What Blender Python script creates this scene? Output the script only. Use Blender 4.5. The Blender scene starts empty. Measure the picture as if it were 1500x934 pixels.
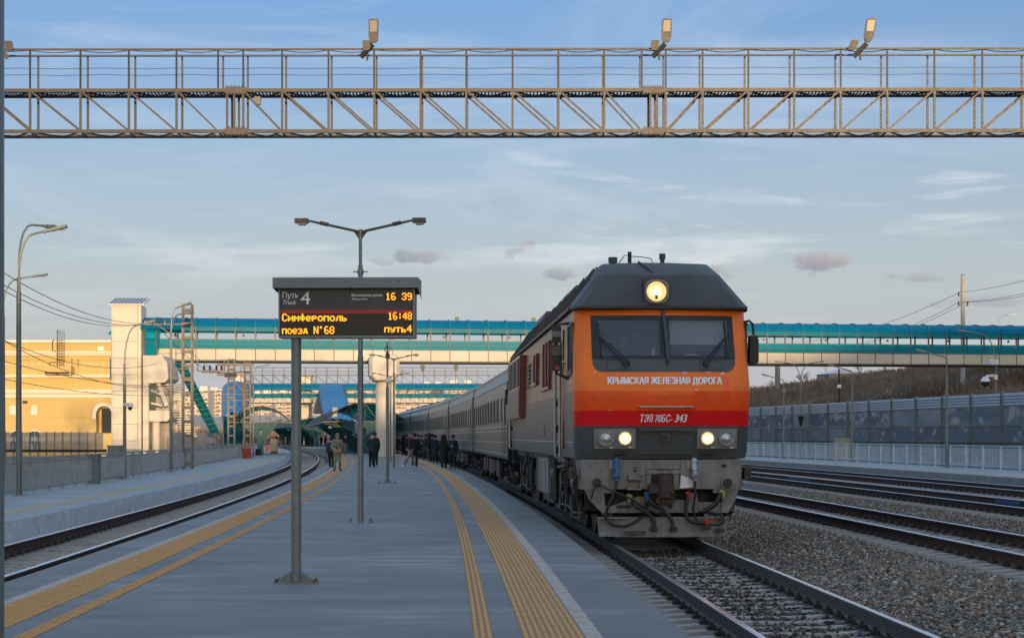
import bpy, math, random
import numpy as np
from mathutils import Vector, Matrix, noise
random.seed(7); rng = np.random.default_rng(7)
S = bpy.context.scene; COL = S.collection
R = math.radians; PI = math.pi

# ------------------------------------------------------------------ camera
F = 2511.0; CAMZ = 1.62; HY = 638.0; CX = 750.0      # focal length and horizon measured on the photograph
cd = bpy.data.cameras.new('camera'); cam = bpy.data.objects.new('camera', cd); COL.objects.link(cam)
cam.location = (0, 0, CAMZ); cam.rotation_euler = (R(90), 0, 0)
cd.sensor_width = 36; cd.lens = F / 1500 * 36; cd.shift_y = (HY - 467) / 1500
cd.clip_start = .2; cd.clip_end = 6000
S.camera = cam
S.view_settings.view_transform = 'Standard'; S.view_settings.look = 'None'; S.view_settings.gamma = 1
S.view_settings.exposure = 2.0

# ------------------------------------------------------------------ world
SUN_AZ, SUN_EL = 168.0, 3.0
W = bpy.data.worlds.new("World"); S.world = W; W.use_nodes = True
nt = W.node_tree; N = nt.nodes; L = nt.links
sky = N.new('ShaderNodeTexSky'); sky.sky_type = 'NISHITA'; sky.sun_disc = False
sky.sun_elevation = R(SUN_EL); sky.sun_rotation = R(SUN_AZ)
sky.air_density = 1.0; sky.dust_density = 1.0; sky.ozone_density = 2.0; sky.altitude = 50
def wn(t, **k):
    n = N.new(t)
    for a, b in k.items(): setattr(n, a, b)
    return n
def wm(op, a, b=None, c=None, clamp=False):
    n = wn('ShaderNodeMath', operation=op, use_clamp=clamp)
    for i, v in enumerate((a, b, c)):
        if v is None: continue
        if isinstance(v, (int, float)): n.inputs[i].default_value = v
        else: L.new(v, n.inputs[i])
    return n.outputs[0]
tc = wn('ShaderNodeTexCoord'); sep = wn('ShaderNodeSeparateXYZ'); L.new(tc.outputs['Generated'], sep.inputs[0])
X_, Y_, Z_ = sep.outputs
def wnoise(scale, vec, detail=5, rough=.55, dist=0):
    n = wn('ShaderNodeTexNoise'); n.inputs['Scale'].default_value = scale; n.inputs['Detail'].default_value = detail
    n.inputs['Roughness'].default_value = rough; n.inputs['Distortion'].default_value = dist
    L.new(vec, n.inputs['Vector']); return n.outputs['Fac']
def wmap(scale, loc=(0, 0, 0), rot=(0, 0, 0)):
    m = wn('ShaderNodeMapping'); m.inputs['Scale'].default_value = scale; m.inputs['Location'].default_value = loc
    m.inputs['Rotation'].default_value = rot
    L.new(tc.outputs['Generated'], m.inputs['Vector']); return m.outputs[0]
def wmix(fac, a, b, typ='MIX'):
    n = wn('ShaderNodeMix', data_type='RGBA', blend_type=typ)
    if isinstance(fac, (int, float)): n.inputs[0].default_value = fac
    else: L.new(fac, n.inputs[0])
    for i, v in ((6, a), (7, b)):
        if isinstance(v, tuple): n.inputs[i].default_value = (*v, 1)
        else: L.new(v, n.inputs[i])
    return n.outputs[2]
SKY_TINT = (.44, .565, .84); LOW_HAZE = (1.30, 1.31, 1.55); MID_HAZE = (1.56, 1.57, 1.64); HIGH = (1.15, 1.60, 2.25)
col = wmix(wm('ADD', wm('MULTIPLY', Y_, .9), .62, clamp=True), sky.outputs[0], SKY_TINT, 'MULTIPLY')
up = wm('SMOOTHSTEP' if False else 'MULTIPLY', wm('SUBTRACT', Z_, .22, clamp=True), 3.0, clamp=True)
col = wmix(wm('MULTIPLY', up, .85), col, HIGH)                           # upper sky raised above its modelled brightness, added fill for the shaded ground
hz = wm('SUBTRACT', 1.0, wm('MULTIPLY', wm('ABSOLUTE', Z_), 3.8, clamp=True), clamp=True)
hzc = wmix(wm('MULTIPLY', wm('ABSOLUTE', Z_), 11.0, clamp=True), LOW_HAZE, MID_HAZE)
east = wm('ADD', wm('MULTIPLY', Y_, .9), .62, clamp=True)     # the haze pales the sky away from the low sun
col = wmix(wm('MULTIPLY', wm('MULTIPLY', hz, .93), east), col, hzc)                       # pale lavender air low on every side
# thin streaky cirrus over the whole sky
ci = wnoise(3.2, wmap((1.0, .7, 5.5), rot=(0, R(14), 0)), 7, .62, 1.2)
cim = wm('MULTIPLY', wm('SUBTRACT', ci, .5, clamp=True), 2.1, clamp=True)
col = wmix(wm('MULTIPLY', cim, .55), col, (2.25, 2.32, 2.4))
ci2 = wnoise(7.0, wmap((1.0, 1.0, 9.0), loc=(4, 2, 0), rot=(0, R(-9), 0)), 6, .6, .8)
cim2 = wm('MULTIPLY', wm('SUBTRACT', ci2, .56, clamp=True), 3.0, clamp=True)
band = wm('SUBTRACT', 1.0, wm('MULTIPLY', wm('ABSOLUTE', wm('SUBTRACT', Z_, .095)), 10.0, clamp=True), clamp=True)
col = wmix(wm('MULTIPLY', wm('MULTIPLY', cim2, band), .55), col, (2.2, 2.1, 2.05))
# the few small grey cumulus clouds, each at its own bearing and height
ys = wm('MAXIMUM', Y_, .2); u = wm('DIVIDE', X_, ys); v = wm('DIVIDE', Z_, ys)
nz = wnoise(34, wmap((1, 1, 1.6)), 6, .62)
nz2 = wnoise(90, wmap((1, 1, 1.6)), 4, .6)
nzz = wm('ADD', wm('MULTIPLY', wm('SUBTRACT', nz, .5), 5.5), wm('MULTIPLY', wm('SUBTRACT', nz2, .5), 2.5))
for cxp, cyp, a, b, tilt, dens in ((762, 364, 28, 13, .25, .8), (610, 374, 42, 12, -.05, .7), (824, 401, 28, 10, 0, .7), (1197, 388, 44, 18, .12, .95),
                             (1050, 396, 26, 10, -.3, .6), (1345, 405, 52, 8, 0, .45), (700, 300, 60, 6, .2, .1), (1440, 440, 90, 9, .05, .4), (560, 382, 20, 6, 0, .4)):
    uu = wm('SUBTRACT', u, (cxp - CX) / F); vv = wm('SUBTRACT', v, (HY - cyp) / F)
    vv = wm('SUBTRACT', vv, wm('MULTIPLY', uu, tilt))
    d = wm('ADD', wm('POWER', wm('ABSOLUTE', wm('MULTIPLY', uu, F / a)), 2.0), wm('POWER', wm('ABSOLUTE', wm('MULTIPLY', vv, F / b)), 2.0))
    m = wm('SUBTRACT', wm('ADD', 1.0, nzz), d)
    m = wm('MULTIPLY', wm('MULTIPLY', m, 1.1, clamp=True), dens)
    m = wm('MULTIPLY', m, wm('GREATER_THAN', Y_, .2))
    shade = wm('ADD', .5, wm('MULTIPLY', wm('ADD', wm('MULTIPLY', vv, F / b * .45), wm('MULTIPLY', uu, F / a * .3)), 1.0), clamp=True)
    cc = wmix(shade, (.62, .70, .88), (1.30, 1.17, 1.17))
    col = wmix(m, col, cc)
for cxp, cyp, a, b, tilt, dens in ((865, 250, 95, 10, -.17, .32), (1060, 282, 140, 14, -.14, .22), (1390, 272, 80, 24, .02, .38), (1250, 300, 160, 10, -.1, .25), (960, 360, 260, 24, .05, .3), (250, 370, 260, 30, .04, .22)):
    uu = wm('SUBTRACT', u, (cxp - CX) / F); vv = wm('SUBTRACT', v, (HY - cyp) / F)
    vv = wm('SUBTRACT', vv, wm('MULTIPLY', uu, tilt))
    d = wm('ADD', wm('POWER', wm('ABSOLUTE', wm('MULTIPLY', uu, F / a)), 2.0), wm('POWER', wm('ABSOLUTE', wm('MULTIPLY', vv, F / b)), 2.0))
    m = wm('SUBTRACT', wm('ADD', 1.0, wm('ADD', wm('MULTIPLY', wm('SUBTRACT', ci, .5), 4.0), wm('MULTIPLY', wm('SUBTRACT', ci2, .55), 6.0))), wm('MULTIPLY', d, .6), clamp=True)
    m = wm('MULTIPLY', wm('MULTIPLY', m, dens), wm('GREATER_THAN', Y_, .2))
    col = wmix(m, col, (2.3, 2.36, 2.42))
bg = N['Background']; L.new(col, bg.inputs[0]); bg.inputs[1].default_value = .1

sl = bpy.data.lights.new('sun', 'SUN'); so = bpy.data.objects.new('sun', sl); COL.objects.link(so)
sl.energy = 1.02; sl.angle = R(.5); sl.color = (1, .70, .40)
sd = Vector((math.sin(R(SUN_AZ)) * math.cos(R(SUN_EL)), math.cos(R(SUN_AZ)) * math.cos(R(SUN_EL)), math.sin(R(SUN_EL))))
so.rotation_euler = sd.to_track_quat('Z', 'Y').to_euler()

# ------------------------------------------------------------------ helpers
def P(x, y, Y): return Vector(((x - CX) * Y / F, Y, CAMZ + (HY - y) * Y / F))
def tag(o, label=None, cat=None, group=None, kind=None):
    if label: o['label'] = label
    if cat: o['category'] = cat
    if group: o['group'] = group
    if kind: o['kind'] = kind
    return o
def empty(name, loc=(0, 0, 0), rz=0, label=None, cat=None, group=None, kind=None):
    o = bpy.data.objects.new(name, None); COL.objects.link(o); o.location = loc; o.rotation_euler = (0, 0, rz)
    o.empty_display_size = .2
    return tag(o, label, cat, group, kind)
class MB:
    def __init__(s): s.v = []; s.f = []; s.m = []
    def add(s, vs, fs, mi=0):
        n = len(s.v); s.v += [tuple(v) for v in vs]; s.f += [tuple(i + n for i in f) for f in fs]
        s.m += [mi] * len(fs) if isinstance(mi, int) else list(mi)
        return s
    def box(s, x0, x1, y0, y1, z0, z1, mi=0):
        return s.add([(x0,y0,z0),(x1,y0,z0),(x1,y1,z0),(x0,y1,z0),(x0,y0,z1),(x1,y0,z1),(x1,y1,z1),(x0,y1,z1)],
              [(0,3,2,1),(4,5,6,7),(0,1,5,4),(1,2,6,5),(2,3,7,6),(3,0,4,7)], mi)
    def bar(s, p, q, w=.05, h=None, mi=0, up=(0, 0, 1)):
        p = Vector(p); q = Vector(q); d = (q - p)
        if d.length < 1e-6: return s
        d.normalize(); u = Vector(up)
        if abs(d.dot(u)) > .98: u = Vector((0, 1, 0))
        a = d.cross(u).normalized(); b = a.cross(d).normalized(); h = h or w
        vs = [c + a * sx * w / 2 + b * sy * h / 2 for c in (p, q) for sx, sy in ((-1,-1),(1,-1),(1,1),(-1,1))]
        return s.add(vs, [(0,1,2,3),(7,6,5,4),(0,4,5,1),(1,5,6,2),(2,6,7,3),(3,7,4,0)], mi)
    def tube(s, pts, r, n=8, mi=0, cap=True):
        pts = [Vector(p) for p in pts]; rs = r if isinstance(r, (list, tuple)) else [r] * len(pts)
        t0 = (pts[1] - pts[0]).normalized(); a = t0.orthogonal().normalized(); rings = []
        for i, p in enumerate(pts):
            t = ((pts[min(i+1, len(pts)-1)] - pts[max(i-1, 0)])).normalized()
            a = (a - t * a.dot(t)).normalized(); b = t.cross(a)
            rings.append([p + (a * math.cos(2*PI*k/n) + b * math.sin(2*PI*k/n)) * rs[i] for k in range(n)])
        vs = [v for rg in rings for v in rg]
        fs = [(i*n+k, i*n+(k+1)%n, (i+1)*n+(k+1)%n, (i+1)*n+k) for i in range(len(pts)-1) for k in range(n)]
        if cap: fs += [tuple(range(n))[::-1], tuple((len(pts)-1)*n+k for k in range(n))]
        return s.add(vs, fs, mi)
    def loft(s, rings, mi=0, closed=True, cap=False):
        n = len(rings[0]); vs = [v for rg in rings for v in rg]; K = n if closed else n-1
        fs = [(i*n+k, i*n+(k+1)%n, (i+1)*n+(k+1)%n, (i+1)*n+k) for i in range(len(rings)-1) for k in range(K)]
        if cap: fs += [tuple(range(n))[::-1], tuple((len(rings)-1)*n+k for k in range(n))]
        return s.add(vs, fs, mi)
    def prism(s, poly, a, b, axis='y', mi=0):
        f = {'y': lambda p, t: (p[0], t, p[1]), 'x': lambda p, t: (t, p[0], p[1]), 'z': lambda p, t: (p[0], p[1], t)}[axis]
        n = len(poly); vs = [f(p, a) for p in poly] + [f(p, b) for p in poly]
        fs = [tuple(range(n)), tuple(range(2*n-1, n-1, -1))] + [(i, (i+1)%n + 0, (i+1)%n+n, i+n)[::-1] for i in range(n)]
        return s.add(vs, fs, mi)
    def disc(s, c, r, axis, t=.02, n=20, mi=0):
        c = Vector(c); ax = Vector(axis).normalized()
        return s.tube([c - ax * t / 2, c + ax * t / 2], r, n, mi)
    def build(s, name, mats, parent=None, smooth=False, kind=None, fixn=True):
        me = bpy.data.meshes.new(name); me.from_pydata(s.v, [], s.f)
        if not isinstance(mats, (list, tuple)): mats = [mats]
        for m in mats: me.materials.append(m)
        if len(mats) > 1: me.polygons.foreach_set('material_index', s.m)
        if smooth:
            me.polygons.foreach_set('use_smooth', [True] * len(s.f)); me.set_sharp_from_angle(angle=R(smooth if smooth is not True else 32))
        me.update()
        o = bpy.data.objects.new(name, me); COL.objects.link(o)
        if parent: o.parent = parent
        if kind: o['kind'] = kind
        return o
def vary(o, mats):
    o.material_slots[0].link = 'OBJECT'; o.material_slots[0].material = random.choice(mats); return o
def inst(o, name, parent=None, loc=(0, 0, 0), rz=0, me=None):
    c = bpy.data.objects.new(name, me or o.data); COL.objects.link(c); c.parent = parent; c.location = loc; c.rotation_euler = (0, 0, rz); return c
def kids(o): return [c for c in list(bpy.data.objects) if c.parent == o]
def copy_tree(o, parent=None, loc=None, rz=None, label=None, cmap=None):
    if cmap is None:
        cmap = {}
        for c in bpy.data.objects:
            if c.parent: cmap.setdefault(c.parent, []).append(c)
    c = o.copy(); COL.objects.link(c); c.parent = parent
    if loc is not None: c.location = loc
    if rz is not None: c.rotation_euler = (0, 0, rz)
    if label: c['label'] = label
    for ch in cmap.get(o, []): copy_tree(ch, c, cmap=cmap)
    return c

# ------------------------------------------------------------------ materials
def pm(name, col, rough=.6, metal=0, var=.18, vs=2.0, bump=0, bs=30, coat=0, streak=0, dirt=None, dirt_amt=.4, emit=None, est=0, stretch=(1,1,1), spec=.5):
    m = bpy.data.materials.new(name); m.use_nodes = True; n = m.node_tree.nodes; l = m.node_tree.links
    b = n['Principled BSDF']; b.inputs['Roughness'].default_value = rough; b.inputs['Metallic'].default_value = metal
    b.inputs['Base Color'].default_value = (*col, 1); b.inputs['Specular IOR Level'].default_value = spec
    if coat: b.inputs['Coat Weight'].default_value = coat; b.inputs['Coat Roughness'].default_value = .12
    t = n.new('ShaderNodeTexCoord'); mp = n.new('ShaderNodeMapping'); mp.inputs['Scale'].default_value = stretch
    l.new(t.outputs['Object'], mp.inputs[0])
    out = None
    def mix(fac, a, bb, typ='MIX'):
        x = n.new('ShaderNodeMix'); x.data_type = 'RGBA'; x.blend_type = typ
        l.new(fac, x.inputs[0]) if not isinstance(fac, float) else setattr(x.inputs[0], 'default_value', fac)
        for i, q in ((6, a), (7, bb)):
            if isinstance(q, tuple): x.inputs[i].default_value = (*q[:3], 1)
            else: l.new(q, x.inputs[i])
        return x.outputs[2]
    def ns(scale, det=5, rg=.6, vec=None):
        x = n.new('ShaderNodeTexNoise'); x.inputs['Scale'].default_value = scale; x.inputs['Detail'].default_value = det; x.inputs['Roughness'].default_value = rg
        l.new(vec or mp.outputs[0], x.inputs['Vector']); return x.outputs['Fac']
    def rng_(v, a, b2, c, d):
        x = n.new('ShaderNodeMapRange'); x.inputs[1].default_value = a; x.inputs[2].default_value = b2; x.inputs[3].default_value = c; x.inputs[4].default_value = d
        l.new(v, x.inputs[0]); return x.outputs[0]
    if var:
        f = rng_(ns(vs), .3, .7, 0, 1)
        lo = tuple(c * (1 - var) for c in col); hi = tuple(min(1, c * (1 + var)) for c in col)
        out = mix(f, lo, hi)
        if metal < .2: f2 = rng_(ns(vs * 9, 3), .3, .75, rough - .08, min(1, rough + .1)); l.new(f2, b.inputs['Roughness'])
    if dirt:
        f = rng_(ns(vs * 1.7, 8, .7), .5, .68, 0, dirt_amt); out = mix(f, out or col, dirt)
    if streak:
        mp2 = n.new('ShaderNodeMapping'); mp2.inputs['Scale'].default_value = (14, 14, .7); l.new(t.outputs['Object'], mp2.inputs[0])
        f = rng_(ns(1.0, 6, .65, mp2.outputs[0]), .45, .75, 0, streak); out = mix(f, out or col, dirt or tuple(c * .35 for c in col))
    if out: l.new(out, b.inputs['Base Color'])
    if bump:
        bn = n.new('ShaderNodeBump'); bn.inputs['Strength'].default_value = bump; bn.inputs['Distance'].default_value = .02
        l.new(ns(bs, 4), bn.inputs['Height']); l.new(bn.outputs[0], b.inputs['Normal'])
    if emit: b.inputs['Emission Color'].default_value = (*emit, 1); b.inputs['Emission Strength'].default_value = est
    return m
def glassy(name, col, fac=.5, rough=.08, dif=None, spec=.5, wave=.08, ws=1.3):
    m = bpy.data.materials.new(name); m.use_nodes = True; n = m.node_tree.nodes; l = m.node_tree.links; b = n['Principled BSDF']
    b.inputs['Base Color'].default_value = (*(dif or col), 1); b.inputs['Specular IOR Level'].default_value = spec; b.inputs['Roughness'].default_value = rough
    tr = n.new('ShaderNodeBsdfTransparent'); tr.inputs[0].default_value = (*col, 1)
    mx = n.new('ShaderNodeMixShader'); mx.inputs[0].default_value = fac
    l.new(tr.outputs[0], mx.inputs[1]); l.new(b.outputs[0], mx.inputs[2]); l.new(mx.outputs[0], n['Material Output'].inputs[0])
    t = n.new('ShaderNodeNewGeometry'); x = n.new('ShaderNodeTexNoise'); x.inputs['Scale'].default_value = ws; x.inputs['Detail'].default_value = 1; l.new(t.outputs['Position'], x.inputs['Vector'])
    bn = n.new('ShaderNodeBump'); bn.inputs['Strength'].default_value = wave; bn.inputs['Distance'].default_value = .1; l.new(x.outputs['Fac'], bn.inputs['Height']); l.new(bn.outputs[0], b.inputs['Normal'])
    return m
M = dict(
 conc=pm('platform_concrete', (.25, .25, .25), .62, var=.22, vs=.6, bump=.25, bs=60, dirt=(.40, .42, .43), dirt_amt=.6, stretch=(.35, 2.2, 1)),
 pale=pm('pale_edge_concrete', (.42, .35, .28), .7, var=.22, vs=5, bump=.2, dirt=(.2, .17, .14)),
 pale2=pm('whitewashed_concrete', (.78, .79, .82), .8, var=.15, vs=3, dirt=(.25, .24, .22), streak=.4),
 coarse=pm('kerb_concrete', (.3, .3, .3), .8, var=.2, vs=3, dirt=(.15, .14, .12), streak=.4),
 tact=pm('tactile_concrete', (.27, .18, .10), .75, var=.25, vs=6, dirt=(.16, .14, .12), dirt_amt=.5),
 ridge=pm('tactile_ridge_yellow', (.62, .27, .03), .6, var=.25, vs=5, dirt=(.3, .2, .1), dirt_amt=.6),
 ypaint=pm('worn_yellow_paint', (.52, .33, .10), .7, var=.2, vs=4, dirt=(.25, .22, .18), dirt_amt=.6),
 rail=pm('rusty_rail_side', (.06, .028, .02), .75, var=.4, vs=6),
 railb=pm('dusty_rail_side', (.065, .06, .06), .55, var=.3, vs=6),
 railtop=pm('polished_rail_head', (.75, .74, .74), .26, 1, var=.1),
 sleeper=pm('concrete_sleeper', (.32, .295, .27), .85, var=.3, vs=3, bump=.3, dirt=(.14, .11, .09), dirt_amt=.7),
 clip=pm('rusted_rail_clip', (.03, .018, .014), .7, var=.4, vs=20),
 ballast=pm('ballast_bed', (.085, .075, .068), .95, var=.5, vs=14, bump=1.0, bs=26, dirt=(.18, .165, .15), dirt_amt=.6),
 earth=pm('dry_earth', (.14, .12, .09), .95, var=.35, vs=.3, bump=.5, bs=3, dirt=(.07, .08, .035)),
 mast=pm('mast_tan_steel', (.2, .165, .135), .6, var=.15, dirt=(.13,.10,.08)), steel=pm('brown_grey_painted_steel', (.075, .067, .06), .5, .1, var=.22, vs=2, dirt=(.13, .09, .06), dirt_amt=.5),
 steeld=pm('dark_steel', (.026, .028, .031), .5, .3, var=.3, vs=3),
 galv=pm('galvanised_pole', (.19, .21, .205), .42, .35, var=.18, vs=2.5, dirt=(.13, .12, .11)),
 fence=pm('grey_fence_paint', (.30, .33, .35), .5, .1, var=.15, vs=3),
 fencew=pm('white_fence_paint', (.52, .57, .60), .5, .1, var=.12, vs=3),
 greyp=pm('sign_grey_paint', (.17, .19, .20), .45, .1, var=.1),
 signk=pm('sign_anthracite', (.038, .043, .049), .4, var=.08),
 ledk=pm('led_black_matrix', (.012, .011, .011), .35, var=.1),
 led=pm('led_amber', (1, .3, .01), .5, var=0, emit=(1, .34, .012), est=.5),
 red=pm('sign_red', (.55, .02, .025), .4, var=.05),
 prt=pm('printed_white', (.88, .89, .90), .5, var=.05),
 rust=pm('rust', (.13, .05, .025), .85, var=.4, vs=15),
 beige=pm('bridge_beige_panel', (.62, .56, .47), .6, var=.05, vs=1, dirt=(.45, .38, .3), dirt_amt=.3, streak=.15),
 tower=pm('tower_cladding', (.66, .60, .50), .65, var=.05, vs=1, streak=.12),
 yel=pm('yellow_render', (.60, .435, .17), .85, var=.06, vs=.6, streak=.08),
 cream=pm('cream_cornice', (.74, .68, .58), .8, var=.06),
 white=pm('white_paint', (.75, .75, .74), .5, var=.06),
 black=pm('black_rubber', (.012, .012, .013), .55, var=.2, vs=8),
 dark=pm('sooty_machinery', (.022, .021, .021), .6, .2, var=.5, vs=6, dirt=(.07, .055, .045), dirt_amt=.7),
 mach=pm('greasy_casting', (.036, .032, .03), .55, .3, var=.4, vs=6, dirt=(.035, .028, .022), dirt_amt=.7),
 lgrey=pm('light_grey_box', (.23, .23, .225), .6, var=.15, dirt=(.12, .1, .08)),
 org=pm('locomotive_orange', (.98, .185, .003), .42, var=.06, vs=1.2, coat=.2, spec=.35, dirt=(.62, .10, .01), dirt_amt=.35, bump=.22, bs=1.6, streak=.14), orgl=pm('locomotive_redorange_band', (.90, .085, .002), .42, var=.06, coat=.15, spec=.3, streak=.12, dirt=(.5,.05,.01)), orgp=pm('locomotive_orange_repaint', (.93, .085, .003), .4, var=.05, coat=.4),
 lred=pm('locomotive_red', (.72, .004, .006), .42, var=.06, coat=.15, spec=.3, bump=.1, bs=2.2),
 lgr=pm('locomotive_dark_grey', (.065, .076, .08), .45, var=.12, vs=2, dirt=(.05, .045, .04), streak=.25),
 hood=pm('locomotive_roof_grey', (.058, .058, .058), .5, var=.2, vs=1.5, dirt=(.03, .027, .024), streak=.4),
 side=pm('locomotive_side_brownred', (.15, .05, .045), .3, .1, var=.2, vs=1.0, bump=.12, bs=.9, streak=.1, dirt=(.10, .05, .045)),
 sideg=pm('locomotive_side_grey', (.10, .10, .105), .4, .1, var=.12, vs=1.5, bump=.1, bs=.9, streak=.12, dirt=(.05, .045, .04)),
 dred=pm('dark_red_paint', (.17, .012, .012), .35, var=.15, coat=.3),
 pilot=pm('dusty_pilot_plate', (.23, .22, .21), .65, .1, var=.15, vs=2, streak=.55, dirt=(.09, .075, .06), dirt_amt=.6),
 chrome=pm('worn_bare_steel', (.5, .48, .46), .35, .9, var=.2, vs=8),
 blue=pm('blue_cable_head', (.012, .10, .24), .4, var=.15),
 redh=pm('red_valve', (.45, .03, .03), .45, var=.15), grn=pm('yellow_green_valve', (.30, .36, .08), .5, var=.15),
 coupler=pm('rusty_coupler', (.075, .05, .038), .75, .2, var=.4, vs=8, dirt=(.03, .025, .02)),
 steelcar=pm('coach_grey_steel', (.06, .09, .105), .34, .1, var=.1, vs=1, spec=.5, bump=.06, bs=.8, streak=.2, dirt=(.12, .12, .12)),
 coachroof=pm('coach_roof_silver', (.26, .29, .30), .4, .3, var=.12, vs=1, streak=.25, dirt=(.2, .19, .18)),
 stripe=pm('coach_pale_stripe', (.62, .63, .64), .3, .5, var=.05),
 coachwin=pm('coach_dark_glass', (.010, .026, .032), .5, 0, var=0, spec=.05),
 skin=pm('skin', (.42, .24, .17), .6, var=.08), camo=None,
 navy=pm('navy_cloth', (.012, .018, .035), .85, var=.25, vs=6), blk=pm('black_cloth', (.010, .010, .012), .85, var=.25, vs=6),
 greyc=pm('grey_cloth', (.20, .20, .22), .9, var=.15, vs=6), jeans=pm('denim', (.05, .09, .15), .9, var=.2, vs=8),
 blueg=pm('dark_teal_cloth', (.02, .05, .07), .9, var=.2), shoe=pm('dark_shoe', (.012, .011, .01), .5, var=.1), wshoe=pm('white_shoe', (.75, .75, .75), .6, var=.05),
 bshoe=pm('bright_blue_shoe', (.02, .3, .7), .5, var=.05), hair=pm('dark_hair', (.03, .02, .015), .8, var=.1), fur=pm('fur_hat', (.02, .018, .018), .95, var=.3, vs=30, bump=.6, bs=60),
 cap=pm('khaki_knit', (.20, .16, .11), .9, var=.1), tealm=pm('teal_painted_metal', (.01, .19, .26), .45, var=.1), 
 tealc=pm('teal_column_paint', (.008, .085, .11), .6, var=.12),
 blueroof=pm('blue_corrugated', (.008, .21, .44), .5, spec=.2, var=.08), grass=pm('winter_grass', (.13, .13, .055), .95, var=.4, vs=1),
 scrub=pm('bare_twigs', (.19, .14, .105), .95, var=.6, vs=.12, dirt=(.30,.22,.13), dirt_amt=.5), hillm=pm('hillside_soil', (.24, .185, .13), .95, var=.35, vs=.25, bump=1, bs=1.5, dirt=(.075, .08, .035), dirt_amt=.55),
 apt=pm('apartment_panel', (.55, .46, .38), .85, var=.1, vs=.05), aptw=pm('apartment_window', (.05, .055, .065), .15, var=0), apt2=pm('apartment_loggia', (.64, .60, .55), .8, var=.08, vs=.1),
 aptr=pm('apartment_brown_panel', (.38, .24, .16), .85, var=.1, vs=.05),
 bwhite=pm('lamp_lens', (.26, .23, .18), .3, var=0), redbox=pm('sand_box_red', (.33, .035, .03), .55, var=.15), yelb=pm('yellow_bag', (.65, .42, .03), .6, var=.1),
 louv=pm('barrier_louvre_grey', (.36, .37, .41), .45, .3, var=.1, vs=1), bwall=pm('barrier_low_wall', (.20, .27, .35), .6, var=.15, vs=2),
 snow=pm('distant_snowy_ground', (.5, .46, .44), .9, var=.3, vs=.02), con2=pm('retaining_concrete', (.42, .39, .36), .85, var=.15, vs=.8, streak=.35),
 solar=pm('roof_blue_sheet', (.10, .14, .22), .35, .4, var=.1), insul=pm('brown_insulator', (.06, .018, .015), .3, var=.1),
 wire=pm('wire', (.03, .03, .035), .6, var=0),
)
M['teal'] = glassy('teal_polycarbonate', (.04, .80, .90), .5, .35, (.0, .30, .40), .08)
M['tealroof'] = glassy('canopy_polycarbonate', (.0, .30, .38), .6, .4, (.003, .10, .13), .1); M['bluepc'] = glassy('blue_polycarbonate', (.02, .50, .78), .5, .3, (.0, .22, .37), .15)
M['bglass'] = glassy('barrier_acrylic', (.52, .58, .66), .62, .06, (.25, .29, .35), .7, .9, .7); M['bglass2'] = glassy('barrier_acrylic_hazed', (.48, .54, .62), .72, .16, (.29, .33, .38), .6, .7, .5); M['bglass3'] = glassy('barrier_acrylic_dusty', (.5, .55, .62), .66, .10, (.21, .245, .30), .7, 1.0, 1.0); M['beige2'] = pm('bridge_beige_panel_faded', (.57, .53, .46), .6, var=.06, vs=1, streak=.3, dirt=(.4,.33,.26)); M['beige3'] = pm('bridge_beige_panel_grimy', (.60, .54, .44), .65, var=.08, vs=1.5, streak=.22, dirt=(.4,.33,.26)); M['screen'] = glassy('screen_glass', (.8, .82, .84), .35, .15, (.3, .32, .34))
M['glass'] = glassy('cab_windscreen', (.7, .74, .78), .45, .03, (.17, .215, .26))
def camo():
    m = pm('winter_camouflage', (.2, .18, .12), .9, var=0); n = m.node_tree.nodes; l = m.node_tree.links; b = n['Principled BSDF']
    t = n.new('ShaderNodeTexCoord'); x = n.new('ShaderNodeTexNoise'); x.inputs['Scale'].default_value = 11; x.inputs['Detail'].default_value = 3; l.new(t.outputs['Object'], x.inputs['Vector'])
    r = n.new('ShaderNodeValToRGB'); r.color_ramp.interpolation = 'CONSTANT'; e = r.color_ramp.elements
    e[0].position = 0; e[0].color = (.06, .05, .03, 1); e[1].position = .42; e[1].color = (.20, .18, .11, 1)
    for p, c in ((.5, (.33, .30, .21, 1)), (.58, (.12, .12, .06, 1)), (.64, (.28, .25, .17, 1))):
        q = e.new(p); q.color = c
    l.new(x.outputs['Fac'], r.inputs[0]); l.new(r.outputs[0], b.inputs['Base Color']); return m
M['camo'] = camo()
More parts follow.
